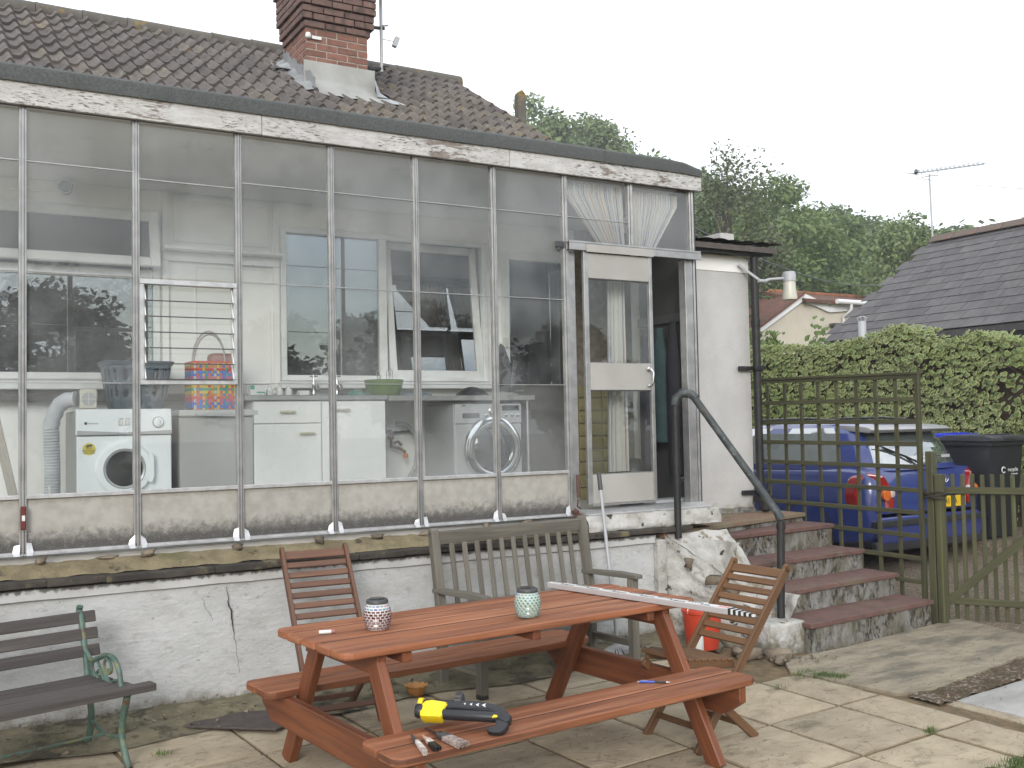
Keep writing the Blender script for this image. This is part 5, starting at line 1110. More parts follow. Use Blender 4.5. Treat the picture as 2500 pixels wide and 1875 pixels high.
# coats on the dark end wall just inside the door
for k, (y, w_, h_, c) in enumerate(((.22, .085, 1.25, (.012, .012, .016)), (.40, .10, .95, (.025, .05, .05)), (.58, .09, 1.1, (.02, .02, .035)))):
    m_ = M('coat_%d' % k, c, .9, tuple(a * 1.6 for a in c), 5)
    mb = MB(); mb.grid(lambda u, v: (4.845 + (.05 + .008 * sin(u * 14)) * (.5 + .5 * min(1, v * 4)) * cos(u * 2 * pi), y + w_ * (.45 + .55 * min(1, v * 3)) * sin(u * 2 * pi), 2.50 - h_ * v - .04 * k), 28, 14)
    tag(mb.build('hanging_coat', m_, None, smooth=1.5), ('black', 'dark teal', 'navy')[k] + ' coat hanging on the dark end wall inside the door', 'coat', 'hanging coats')
b_ = MB(); b_.box((4.885, .12, 2.50), (4.909, .74, 2.57)); tag(b_.build('coat_rail', GREYDK, None), 'wooden coat rail on the dark end wall inside the door', 'rail')
b_ = MB(); b_.lathe([(.12, 0), (.15, .3), (.10, .38), (0, .40)], 14, (4.70, .62, .985)); tag(b_.build('dark_sack', DARKPL, None, smooth=1), 'dark bag on the floor inside the open door', 'bag')
b_ = MB(); b_.box((4.55, .12, .985), (4.95, .30, 1.06)); tag(b_.build('pale_shoes', GREYPL, None, bevel=.03, seg=2), 'pale shoes just inside the open door', 'shoes')
# small things on the frame outside
t_ = thing('spirit_level', (0, -.045, 1.15), 'short dark red spirit level against the leftmost mullion', 'spirit level')
b_ = MB(); b_.box((-.014, -.052, 1.145), (.014, -.026, 1.275)); b_.build('body', M('maroon', (.12, .022, .018), .45), t_, bevel=.004); b_ = MB(); b_.box((-.008, -.054, 1.195), (.008, -.0515, 1.225)); b_.build('vial', WPL, t_)
t_ = thing('hanging_tool', (3.66, -.04, 1.2), 'rusty hook and chain hanging left of the sliding door', 'tool')
b_ = MB(); b_.tube([(3.70, -.04, 1.30), (3.70, -.045, 1.13)], .012, 8); b_.tube([(3.70, -.045, 1.12), (3.69, -.045, 1.07), (3.72, -.045, 1.05)], .006, 6); b_.build('hook', M('rust', (.075, .045, .04), .8, (.14, .06, .05), 12), t_, smooth=1)
b_ = MB(); b_.lathe([(0, -.025), (.025, -.01), (.028, .01), (0, .03)], 10, (3.655, -.07, 1.03)); b_.tube([(3.62, -.075, .99), (3.67, -.08, 1.02), (3.74, -.08, .99)], .010, 6); b_.build('lump', MATS['rust'], t_, smooth=1)
# ================================================================== picnic table
PT_ = thing('picnic_table', (1.9645, -1.878, gz(-1.878)), 'reddish brown wooden picnic table with attached benches', 'picnic table', rz=.088)
def lb(mb, name, mat, parent, **k): return mb.build(name, mat, parent, world=False, **k)
def plank(name, x0, x1, yc, wd, zt, th, parent, mat=TABLEW, ca=.0, cb=.0, sgn=0):
    """a board along x with its outer corners rounded off when sgn picks an edge"""
    r = .05; y0, y1 = yc - wd / 2, yc + wd / 2
    pl = []
    def corner(x, y, dx, dy, rd):
        if rd: return [(x + dx * .045, y), (x + dx * .013, y + dy * .013), (x, y + dy * .045)] if dx * dy < 0 else [(x, y + dy * .045), (x + dx * .013, y + dy * .013), (x + dx * .045, y)]
        return [(x, y)]
    pl += corner(x0, y0, 1, 1, sgn < 0) if sgn < 0 else [(x0, y0)]
    pl += corner(x1, y0, -1, 1, True) if sgn < 0 else [(x1, y0)]
    pl += corner(x1, y1, -1, -1, True) if sgn > 0 else [(x1, y1)]
    pl += corner(x0, y1, 1, -1, True) if sgn > 0 else [(x0, y1)]
    mb = MB(); mb.prism(pl, (0, 0, zt - th), (1, 0, 0), (0, 1, 0), th); return lb(mb, name, mat, parent, bevel=.010, seg=3)
for i in range(5): plank('top_plank', -1.005 + rng.uniform(-.004, .004), 1.03 + rng.uniform(-.004, .004), -.302 + i * .151, .131, .735 + rng.uniform(-.002, .002), .034, PT_, sgn=-1 if i == 0 else (1 if i == 4 else 0))
for s in (-1, 1):
    for i in range(2): plank('bench_plank', -1.0, 1.0, s * .63 + (i - .5) * .166, .149, .412, .036, PT_, sgn=(-1 if i == 0 else 1))
GAP_SHADE = M('gap_shade', (.045, .022, .013), .9)  # dark strips painted in for the shade between the planks
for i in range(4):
    mb = MB(); yc = -.302 + (i + .5) * .151; mb.box((-.965, yc - .0125, .712), (.985, yc + .0125, .7305)); lb(mb, 'gap_shade', GAP_SHADE, PT_)
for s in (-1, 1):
    mb = MB(); mb.box((-.96, s * .63 - .0105, .385), (.96, s * .63 + .0105, .4072)); lb(mb, 'gap_shade', GAP_SHADE, PT_)
for s in (-1, 1):
    xb = -.815 if s < 0 else .835
    mb = MB(); mb.prism([(-.335, .700), (.335, .700), (.335, .672), (.27, .612), (-.27, .612), (-.335, .672)], (xb - .0225, 0, 0), (0, 1, 0), (0, 0, 1), .045); lb(mb, 'top_bearer', TABLED, PT_, bevel=.004)
    mb = MB(); xo = -.885 if s < 0 else .905
    mb.prism([(-.775, .375), (.775, .375), (.775, .30), (.66, .225), (-.66, .225), (-.775, .30)], (xo - .0225, 0, 0), (0, 1, 0), (0, 0, 1), .045); lb(mb, 'seat_bearer', TABLED, PT_, bevel=.004)
    for t in (-1, 1):
        mb = MB(); mb.bar((xb + .002 * t, t * .292, .655), (xb + .002 * t, t * .665, -.005 + .03 * t * .665), .045, .096, (0, 1, .0)); lb(mb, 'leg', TABLED, PT_, bevel=.004)
        if t < 0: mb = MB(); mb.box((xb - .0225, -.335, .6), (xb + .0225, -.26, .70)); 
    mb = MB(); mb.box((xb - s * .118 - .0225, -.345, .655), (xb - s * .118 + .0225, .345, .700)); lb(mb, 'top_batten', TABLED, PT_, bevel=.003)
mb = MB(); mb.box((-.022, -.34, .655), (.022, .34, .700)); lb(mb, 'top_batten', TABLED, PT_, bevel=.003)
TZ = gz(-1.878) + .735 + .001; BZ = gz(-1.878) + .412 + .001

# mosaic jars
def jar(loc, label, grout, cols, topcols, lattice):
    T = thing('mosaic_jar', loc, label, 'jar', 'mosaic lantern jars')
    prof = [(.040, 0), (.047, .004), (.056, .025), (.0625, .055), (.0625, .075), (.057, .100), (.049, .115), (.046, .120)]
    mb = MB(); mb.lathe(prof, 36); mb.build('glass_body', grout, T, smooth=1, world=False)
    mb = MB(); mb.lathe([(.047, .119), (.051, .122), (.051, .132), (.046, .139), (.030, .142), (0, .142)], 30); lid = mb.build('lid', GREYDK, T, smooth=.7, world=False)
    mb = MB(); mb.lathe([(0, .1422), (.038, .1422), (.036, .1435), (0, .1435)], 24); mb.build('solar_disc', DARKGL, lid, smooth=.7, world=False)
    def rad(z):
        for (r0_, z0_), (r1_, z1_) in zip(prof[:-1], prof[1:]):
            if z0_ <= z <= z1_: return r0_ + (r1_ - r0_) * (z - z0_) / max(1e-6, z1_ - z0_)
        return .045
    n = 18; rows = 9; h = .108 / rows
    mts = {}
    def tile(sz, hz): mb = MB(); mb.box((-sz / 2, -.0016, -hz / 2), (sz / 2, .0012, hz / 2)); return mb
    meshes = [[tile(.0162 if not lattice else .0125, h * (.80 if not lattice else .78)).mesh('tessera', m_, bevel=.0006) for m_ in g_] for g_ in (cols, topcols)]
    r2 = random.Random(len(label))
    for j in range(rows):
        z_ = .008 + (j + .5) * h; rr = rad(z_); sl = (rad(min(.119, z_ + .004)) - rad(max(.001, z_ - .004))) / .008
        for i in range(n):
            a = 2 * pi * (i + (.5 if j % 2 else 0)) / n; top = j >= rows - 2 - (1 if lattice and r2.random() < .12 else 0)
            if top and lattice and j < rows - 1 and r2.random() < .5: top = False
            me = r2.choice(meshes[1 if top else 0])
            o = bpy.data.objects.new('tessera', me); COL.objects.link(o); o.parent = T
            o.location = (rr * sin(a), -rr * cos(a), z_); tw = (pi / 4 if lattice and not top else r2.uniform(-.22, .22) * (0 if top else 1))
            o.rotation_euler = (Matrix.Rotation(a, 3, 'Z') @ Matrix.Rotation(-math.atan(sl), 3, 'X') @ Matrix.Rotation(tw, 3, 'Y')).to_euler()
            s_ = rr / .0625; o.scale = (s_, 1, 1)
    return T
def tm(n_, c, r=.15): return M('tessera_' + n_, c, r, coat=.6)
pearl = [tm('aqua', (.22, .45, .46)), tm('pearl_pink', (.50, .30, .32)), tm('lilac', (.22, .20, .48)), tm('mint', (.30, .50, .36)), tm('sky', (.24, .42, .55))]
jar((1.315, -1.924, TZ), 'mosaic jar with dark red tiles on the left of the table', TESSW, [tm('wine', (.085, .018, .022)), tm('plum', (.14, .045, .05)), tm('brown', (.17, .09, .085))], pearl, False)
jar((2.032, -2.071, TZ), 'mosaic jar with pale green diamond tiles near the table middle', TESSG, [tm('sage', (.16, .235, .20)), tm('grey_green', (.20, .28, .245)), tm('jade', (.14, .26, .22))], pearl, True)
# marker pen
mk = thing('white_marker', (1.085, -1.883, TZ), 'small white marker lying on the left end of the table', 'marker', rz=-.26)
mb = MB(); mb.lathe([(.008, -.034), (.0088, -.030), (.0088, .020)], 14, (0, 0, .009), (1, 0, 0)); lb(mb, 'barrel', WPL, mk, smooth=.8); mb = MB(); mb.lathe([(.0088, .0202), (.0088, .034), (.007, .037)], 14, (0, 0, .009), (1, 0, 0)); lb(mb, 'tip', M('pink_cap', (.35, .16, .13), .5), mk, smooth=.8)
# levelling staff across the table end
sf_a, sf_b = Vector((2.601, -1.377, TZ)), Vector((2.868, -2.735, TZ)); sdv = (sf_b - sf_a).normalized(); SLn = (sf_b - sf_a).length
ST = thing('levelling_staff', sf_a, 'white telescopic levelling staff with black marks lying across the table', 'measuring staff', rz=atan2(sdv.y, sdv.x))
mb = MB(); mb.box((0, -.026, .002), (SLn - .135, .026, .032)); lb(mb, 'outer_section', M('staff_aluminium', (.52, .50, .50), .4, metal=.3), ST, bevel=.003)
mb = MB(); mb.box((.002, -.023, .0322), (SLn - .137, .023, .0332)); lb(mb, 'white_face', WPL, ST)
mb = MB(); r2 = random.Random(4)
for i in range(58):
    xx = .012 + i * .0195
    if xx > SLn - .16: break
    yy = -.021 if (i // 5) % 2 else .002
    mb.box((xx, yy, .0333), (xx + .0105, yy + .017, .0337))
    if i % 5 == 0: mb.box((xx, yy, .0333), (xx + .0032, yy + .019, .0338))
    if i % 10 == 6: mb.box((xx, -.018, .0333), (xx + .022, -.006, .03385))
lb(mb, 'scale_marks', BLK, ST)
mb = MB()
for i in range(3): mb.box((SLn - .20 + i * .022, -.014, .0333), (SLn - .188 + i * .022, .012, .0338))
lb(mb, 'red_numerals', M('red_print', (.60, .05, .04), .5), ST)
x = SLn - .135
for i in range(5):
    w_ = .027 - i * .0038; mb = MB(); mb.box((x, -w_, .003), (x + .016, w_, .034 - i * .003)); lb(mb, 'end_cap', DARKPL, ST, bevel=.003)
    mb = MB(); mb.box((x + .016, -w_ + .004, .007), (x + .028, w_ - .004, .030 - i * .003)); lb(mb, 'inner_section', WPL, ST); x += .027
# ball pen on the near bench
pn = thing('blue_pen', (2.54, -2.39, BZ), 'blue ballpoint pen lying on the near bench of the picnic table', 'pen', rz=atan2(-.098, .116))
mb = MB(); mb.lathe([(.0045, -.072), (.0052, -.065), (.0055, .0)], 12, (0, 0, .006), (1, 0, 0)); lb(mb, 'barrel', BLUEP, pn, smooth=.8); mb = MB(); mb.lathe([(.0055, .0005), (.0055, .045), (.0045, .055)], 12, (0, 0, .006), (1, 0, 0)); lb(mb, 'grip', DARKPL, pn, smooth=.8)
mb = MB(); mb.lathe([(.0042, .0555), (.0012, .074)], 10, (0, 0, .006), (1, 0, 0)); mb.bar((-.082, 0, .006), (-.072, 0, .006), .005, .005); mb.bar((-.07, .0, .0125), (-.035, .0, .0125), .003, .0015); lb(mb, 'metal_tip', CHROME, pn, smooth=.8)
# black and yellow sprayer
GN = thing('paint_sprayer', (1.279, -2.40, BZ), 'black and yellow hand sprayer lying on the near bench', 'sprayer', rz=atan2(-.29, .317))
GN.rotation_euler.x = radians(-48); GN.location.z += .040; GN.location.x -= .010; GN.location.y -= .028
N_ = (0, 1, 0)
def gp(name, pl, y0, th, mat, bev=.006): mb = MB(); mb.prism(pl, (0, y0, 0), (1, 0, 0), (0, 0, 1), th); return lb(mb, name, mat, GN, bevel=bev, seg=2, smooth=.7)
def oval(mb, p, q, ry, rz, n=16, r2=1.): mb.tube([p, Vector(p).lerp(Vector(q), .06), Vector(p).lerp(Vector(q), .94), q], [.7 * rz, rz, rz * r2, rz * r2 * .75], n)
gp('yellow_shell', [(.018, .006), (.030, 0), (.110, .0), (.118, .010), (.112, .030), (.120, .045), (.128, .058), (.124, .072), (.060, .080), (.030, .076), (.016, .055)], .028, .056, YEL, .010)
mb = MB(); mb.lathe([(0, -.004), (.026, -.002), (.030, .006), (.030, .030), (.026, .034)], 18, (-.006, 0, .040), (1, 0, 0)); lb(mb, 'end_cap', DARKPL, GN, smooth=.8)
mb = MB(); mb.lathe([(.018, -.008), (.023, -.004), (.023, .014), (.018, .016)], 18, (-.002, .012, .084), (1, 0, 0)); lb(mb, 'yellow_ring', YEL, GN, smooth=.8)
mb = MB(); mb.lathe([(.017, 0), (.021, .01), (.021, .14), (.016, .145)], 16, (.012, .012, .080), (1, 0, 0)); lb(mb, 'top_barrel', DARKPL, GN, smooth=.8)
mb = MB(); mb.lathe([(.020, 0), (.034, .002), (.034, .026), (.030, .030), (.0, .030)], 22, (.150, .010, .102), (1, 0, 0)); kn = lb(mb, 'knob', GREYDK, GN, smooth=.5)
for i in range(11):
    a = 2 * pi * i / 11; mb = MB(); mb.bar((.153, .010 + .034 * cos(a), .102 + .034 * sin(a)), (.175, .010 + .034 * cos(a), .102 + .034 * sin(a)), .004, .004); lb(mb, 'knob_rib', DARKPL, kn)
mb = MB(); oval(mb, (.105, -.006, .026), (.350, -.006, .022), .022, .0225); lb(mb, 'lower_tube', DARKPL, GN, smooth=.9)
gp('upper_body', [(.112, .046), (.124, .060), (.150, .082), (.200, .088), (.270, .085), (.330, .074), (.375, .052), (.402, .026), (.400, .002), (.385, -.008), (.340, .012), (.330, .040)], .022, .044, DARKPL, .009)
gp('handle', [(.330, .014), (.390, .004), (.396, -.014), (.386, -.036), (.368, -.052), (.342, -.056), (.318, -.050), (.306, -.038), (.312, -.026), (.336, -.028), (.344, -.012)], .018, .036, DARKPL, .010)
for i in range(4):
    mb = MB(); s_ = .75 + .2 * i; xx = .195 + i * .026; zz = .068 - i * .0010
    mb.add([(xx, -.0225, zz), (xx + .013 * s_, -.0225, zz + .007 * s_), (xx + .010 * s_, -.0225, zz), (xx + .013 * s_, -.0225, zz - .007 * s_)], [(0, 1, 2), (0, 2, 3)]); lb(mb, 'arrow_mark', WPL, GN)
mb = MB(); mb.box((.14, -.0235, .048), (.315, -.0215, .053)); lb(mb, 'slot', BLK, GN)
mb = MB(); mb.prism([(0, 0), (.020, .004), (.024, .012), (.006, .016)], (.325, -.016, .006), (1, 0, 0), (0, 0, 1), .012); lb(mb, 'trigger', YEL, GN, bevel=.002)
# paint brushes
def brush(a, b, label, wd, hmat, fmat, bmat, flat=.5):
    a, b = Vector(a), Vector(b); d_ = b - a; Ln = d_.length
    T = thing('paint_brush', (a.x, a.y, BZ), label, 'brush', 'paint brushes on the bench', rz=atan2(d_.y, d_.x))
    mb = MB(); mb.tube([(0, 0, .010), (Ln * .10, 0, .010), (Ln * .28, 0, .011), (Ln * .40, 0, .011)], [.004, .006, .0085, .010 + wd * .12], 12); lb(mb, 'handle', hmat, T, smooth=1)
    mb = MB(); mb.bar((Ln * .38, 0, .012), (Ln * .56, 0, .012), wd * .75, .018, w2=wd * .92); lb(mb, 'ferrule', fmat, T, bevel=.003)
    mb = MB(); r3 = random.Random(int(wd * 1000))
    nb = max(6, int(wd / .0035))
    for i in range(nb):
        for j in range(3):
            t = (i + .5) / nb - .5; mb.bar((Ln * .555, t * wd * .9, .006 + j * .005), (Ln * (.96 + r3.uniform(-.05, .04)), t * wd * 1.12 + r3.uniform(-.002, .002), .005 + j * .005), wd / nb * .95, .0048, w2=wd / nb * .6)
    lb(mb, 'bristles', bmat, T)
PAINTW = M('paint_crusted', (.58, .55, .52), .7, (.40, .30, .25), 40)
brush((1.206, -2.519, 0), (1.152, -2.771, 0), 'slim paint brush caked in white paint, leftmost of the three', .020, GREYDK, PAINTW, PAINTW)
brush((1.240, -2.552, 0), (1.211, -2.755, 0), 'middle paint brush with orange handle and black bristles', .030, M('orange_handle', (.42, .15, .09), .5, (.55, .40, .33), 30), PAINTW, BLK)
brush((1.292, -2.469, 0), (1.320, -2.765, 0), 'wide dark handled paint brush with splayed grey bristles', .052, M('plum_handle', (.045, .022, .028), .25), GREYDK, M('grey_bristle', (.20, .15, .125), .9, (.38, .32, .28), 50))

# ================================================================== garden furniture
# weathered teak bench against the wall
TB = thing('teak_bench', (2.352, -.485, gz(-.49) - .005), 'weathered grey teak bench with upright slats against the wall', 'bench', rz=.12)
WB2 = 1.25
for x_ in (0, WB2):
    mb = MB(); mb.bar((x_, 0, 0), (x_, 0, .43), .058, .055, (0, 1, 0)); mb.bar((x_, 0.0, .42), (x_, .085, .955), .058, .052, (0, 1, 0)); mb.tube([(x_ - .029, .085, .955), (x_ + .029, .085, .955)], .026, 10); lb(mb, 'back_post', TEAK, TB, bevel=.004)
    mb = MB(); mb.bar((x_, -.425, 0), (x_, -.425, .585), .058, .055, (0, 1, 0)); lb(mb, 'front_leg', TEAK, TB, bevel=.004)
    mb = MB(); mb.prism([(.06, .575), (-.49, .585), (-.49, .612), (-.3, .618), (.06, .602)], (x_ - .034, 0, 0), (0, 1, 0), (0, 0, 1), .068); lb(mb, 'armrest', TEAK, TB, bevel=.006, seg=2)
    mb = MB(); mb.box((x_ - .018, -.40, .13), (x_ + .018, -.03, .175)); lb(mb, 'side_rail', TEAK, TB, bevel=.003); mb = MB(); mb.box((x_ - .018, -.40, .34), (x_ + .018, -.03, .395)); lb(mb, 'side_rail', TEAK, TB, bevel=.003)
mb = MB(); mb.bar((.03, .079, .915), (WB2 - .03, .079, .915), .028, .085, (0, -.16, 1)); lb(mb, 'top_rail', TEAK, TB, bevel=.004)
mb = MB(); mb.bar((.03, .006, .475), (WB2 - .03, .006, .475), .028, .05, (0, -.16, 1)); lb(mb, 'lower_rail', TEAK, TB, bevel=.004)
for i in range(11):
    x_ = .03 + (WB2 - .06) * (i + 1) / 12; mb = MB(); mb.bar((x_, .010, .50), (x_, .073, .875), .036, .014, (0, 1, -.16)); lb(mb, 'back_slat', TEAK, TB, bevel=.003)
for i in range(5): mb = MB(); mb.box((-.01, -.435 + i * .084, .398), (WB2 + .01, -.365 + i * .084, .42)); lb(mb, 'seat_slat', TEAK, TB, bevel=.004)
mb = MB(); mb.box((.03, -.44, .335), (WB2 - .03, -.415, .396)); lb(mb, 'front_rail', TEAK, TB, bevel=.003)

# folding chairs: crossed legs, slatted back and seat
def folding_chair(loc, rz, label, mat, pz, ps, sz):
    """local frame: -y is forward; post runs from the front foot up to the back's top"""
    T = thing('folding_chair', loc, label, 'chair', 'folding garden chairs', rz=rz); hw = .195
    f0 = Vector((0, .0, 0)); top = Vector((0, ps, pz))
    def on(z): return f0.lerp(top, z / pz)
    for s in (-1, 1):
        mb = MB(); mb.bar(Vector((s * hw, 0, 0)), Vector((s * hw, ps, pz)), .022, .048, (0, 1, 0)); mb.tube([(s * hw - .011, ps - .003, pz), (s * hw + .011, ps - .003, pz)], .024, 10); lb(mb, 'post', mat, T, bevel=.003)
        q0, q1 = Vector((s * (hw - .030), -.03, sz - .01)), Vector((s * (hw - .030), .45, 0)); mb = MB(); mb.bar(q0, q1, .022, .045, (0, 1, 0)); lb(mb, 'leg', mat, T, bevel=.003)
        a, b = on(sz - .02), Vector((0, -.03, sz + .025)); mb = MB(); mb.bar((s * (hw - .055), a.y + .01, a.z), (s * (hw - .055), b.y, b.z), .022, .04); lb(mb, 'seat_rail', mat, T, bevel=.003)
    a, b = on(sz - .02), Vector((0, -.03, sz + .025))
    for i in range(8):
        p = Vector((0, b.y - .005, b.z + .026)).lerp(Vector((0, a.y, a.z + .026)), i / 7.5); mb = MB(); mb.bar((-hw + .035, p.y, p.z), (hw - .035, p.y, p.z), .036, .012, (0, -.12, 1)); lb(mb, 'seat_slat', mat, T, bevel=.002)
    dirn = (top - f0).normalized(); nrm = Vector((0, dirn.z, -dirn.y))
    zs_ = [sz + .085 + i * (pz - sz - .115) / 7 for i in range(8)]
    for i, z_ in enumerate(zs_):
        p = on(z_); mb = MB(); mb.bar((-hw + .011, p.y, p.z), (hw - .011, p.y, p.z), .016, .036 if i < 7 else .052, dirn); lb(mb, 'back_slat', mat, T, bevel=.003)
    for z_, hh in ((.10, hw - .011),): p = on(z_); mb = MB(); mb.bar((-hh, p.y, p.z), (hh, p.y, p.z), .02, .03, dirn); lb(mb, 'cross_rail', mat, T, bevel=.002)
    mb = MB(); mb.bar((-hw + .041, .34, .09), (hw - .041, .34, .09), .02, .03); lb(mb, 'cross_rail', mat, T, bevel=.002)
    return T
folding_chair((1.53, -.97, gz(-.95)), -.05, 'folding slatted wooden chair standing between the table and the white wall', CHAIRW, .915, .61, .42)
folding_chair((2.865, -2.095, gz(-2.1) - .002), -pi / 2 + .05, 'folding slatted wooden chair at the right end of the picnic table', CHAIRO, .865, .69, .415)

# cast iron bench on the left
IB = thing('iron_bench', (.267, -.557, gz(-.56)), 'old bench with green cast iron ends and grey slats at the left edge', 'bench', rz=.25)
IB.scale = (1, 1, .885)
def spl(pts, n=6):
    out = []; P = [Vector(p) for p in pts]; P = [P[0] * 2 - P[1]] + P + [P[-1] * 2 - P[-2]]
    for i in range(1, len(P) - 2):
        for k in range(n):
            t = k / n; a, b, c, d_ = P[i - 1], P[i], P[i + 1], P[i + 2]
            out.append(.5 * ((2 * b) + (c - a) * t + (2 * a - 5 * b + 4 * c - d_) * t * t + (3 * b - a - 3 * c + d_) * t ** 3))
    return out + [P[-2]]
for x_ in (0.0, -1.12):
    E_ = lambda pts: spl([(x_, -u, z_) for u, z_ in pts])
    mb = MB(); mb.tube(E_([(-.115, .80), (-.125, .775), (-.10, .73), (-.065, .60), (-.035, .50), (-.02, .41), (.005, .30), (.03, .18), (.0, .06), (-.035, .0)]), [.016] * 2 + [.019] * 53, 8) if False else mb.tube(E_([(-.115, .80), (-.125, .775), (-.10, .73), (-.065, .60), (-.035, .50), (-.02, .41), (.005, .30), (.03, .18), (.0, .06), (-.035, .0)]), .0175, 8)
    fr_ = lb(mb, 'end_frame', IRON, IB, smooth=1)
    mb = MB(); mb.tube(E_([(.46, .385), (.44, .33), (.40, .22), (.395, .14), (.43, .06), (.47, -.012)]), .018, 8); lb(mb, 'front_leg', IRON, IB, smooth=1)
    mb = MB(); mb.tube(E_([(-.035, .545), (.03, .505), (.12, .53), (.22, .565), (.31, .555), (.365, .50), (.39, .415)]), .014, 8); lb(mb, 'armrest', IRON, IB, smooth=1)
    mb = MB(); mb.tube(E_([(-.02, .40), (.10, .375), (.25, .375), (.46, .385)]), .015, 8); mb.tube(E_([(.02, .16), (.20, .115), (.40, .14)]), .011, 8); lb(mb, 'seat_iron', IRON, IB, smooth=1)
    mb = MB()
    for pts in ([(-.01, .52), (.05, .46), (.09, .40), (.13, .385)], [(.05, .50), (.04, .44), (.07, .39)], [(.10, .52), (.15, .47), (.20, .41), (.27, .395)], [(.21, .55), (.19, .50), (.22, .44), (.28, .40)], [(.21, .55), (.26, .53), (.28, .49), (.25, .465), (.235, .49)], [(.12, .40), (.10, .44), (.13, .465), (.15, .445)], [(.31, .44), (.29, .42), (.31, .40)], [(.15, .395), (.20, .43), (.24, .40)]):
        mb.tube(E_(pts), .0085, 6)
    lb(mb, 'scrollwork', IRON, IB, smooth=1)
for i, (u, z_, h_, nx_) in enumerate(((-.075, .735, .068, .28), (-.045, .640, .068, .28), (-.020, .545, .068, .28))):
    mb = MB(); mb.bar((-1.20, -u + .030, z_), (.075, -u + .030, z_), .026, h_, (0, .27, 1)); lb(mb, 'back_slat', SLATW, IB, bevel=.006, seg=2)
for i, (u, x1_) in enumerate(((.06, .03), (.16, .045), (.26, .055), (.36, .06), (.455, .135))):
    mb = MB(); mb.bar((-1.20, -u, .407), (x1_, -u, .407), .085 if i < 4 else .075, .026 if i < 4 else .042); lb(mb, 'seat_slat', SLATW, IB, bevel=.005, seg=2)
mb = MB(); mb.tube([(-1.12, -.20, .115), (0, -.20, .115)], .008, 6); lb(mb, 'stretcher', IRON, IB)

# ================================================================== odds and ends on the patio
bo = thing('scalloped_bowl', (2.10, -.63, gz(-.63) + .008), 'small terracotta bowl with scalloped rim on the paving', 'bowl')
mb = MB(); n = 48; pr_ = [(.032, 0), (.040, .002), (.052, .03), (.060, .050), (.072, .062)]; vs = []
for (r_, z_) in pr_ + [(.062, .056), (.048, .03), (.034, .008), (0.001, .007)]:
    for j in range(n): a = 2 * pi * j / n; wv = 1 + (.05 * cos(11 * a) if r_ > .055 else .012 * cos(11 * a)); vs.append((r_ * wv * cos(a), r_ * wv * sin(a), z_ + (.004 * cos(11 * a) if r_ > .06 else 0)))
k = len(pr_) + 4; mb.add(vs, [(i * n + j, i * n + (j + 1) % n, (i + 1) * n + (j + 1) % n, (i + 1) * n + j) for i in range(k - 1) for j in range(n)] + [tuple(reversed(range(n)))]); lb(mb, 'body', TERRA, bo, smooth=1)
mt_ = MB(); mt_.prism([(.74, -.555), (1.15, -.90), (1.42, -.70), (1.25, -.34), (1.12, -.27)], (0, 0, gz(-.6) + .016), (1, 0, 0), (0, 1, 0), .012)
tag(mt_.build('rubber_mat', MATM, None, bevel=.003), 'dark brown rubber mat on the paving under the picnic table end', 'mat')
mo = thing('floor_mop', (3.752, -.43, gz(-.43)), 'long grey mop handle leaning on the wall behind the bench', 'mop')
P0, P1 = Vector((3.755, -.235, 1.318)), Vector((3.752, -.425, .09))
mb = MB(); mb.tube([P0.lerp(P1, .09), P1], .0125, 10); mb.build('pole', GREYPL, mo, smooth=1); mb = MB(); mb.tube([P0 + Vector((0, 0, .0)), P0.lerp(P1, .015), P0.lerp(P1, .1)], [.010, .016, .016], 10); mb.build('grip', GREYDK, mo, smooth=1)
mb = MB(); mb.lathe([(.02, .06), (.03, .04), (.05, .03)], 12, (P1.x, P1.y, gz(-.43) + .02)); 
for i in range(34):
    a = 2 * pi * i / 34; mb.tube([(P1.x + .02 * cos(a), P1.y + .02 * sin(a), .12), (P1.x + .08 * cos(a), P1.y + .05 * sin(a), .10), (P1.x + .13 * cos(a) + rng.uniform(-.01, .01), P1.y - .02 + .09 * sin(a), gz(-.45) + .022)], .007, 5)
mb.build('mop_head', M('mop_yarn', (.36, .36, .36), .95), mo, smooth=1)
bu = thing('red_bucket', (4.32, -.66, gz(-.66) + .02), 'red plastic bucket behind the right hand chair', 'bucket')
mb = MB(); mb.lathe([(.0, .004), (.105, 0), (.112, .004), (.138, .25), (.145, .255), (.145, .275), (.136, .275), (.132, .245), (.105, .012), (0, .010)], 32); lb(mb, 'shell', REDB, bu, smooth=.7)
mb = MB(); mb.tube([(.142 * cos(t), .142 * sin(t) * .3 - .02, .262 + .05 * abs(sin(t))) for t in [pi * i / 14 for i in range(15)]], .004, 6); lb(mb, 'handle', WPL, bu, smooth=1)
wbt = thing('white_bottle', (4.17, -.80, gz(-.8) + .015), 'tapered white squeezy bottle beside the red bucket', 'bottle')
mb = MB(); mb.lathe([(.030, 0), (.034, .006), (.036, .10), (.030, .15), (.014, .175), (.008, .20), (0, .21)], 18, sx=1.0, sy=.7); lb(mb, 'body', WPL, wbt, smooth=.8)
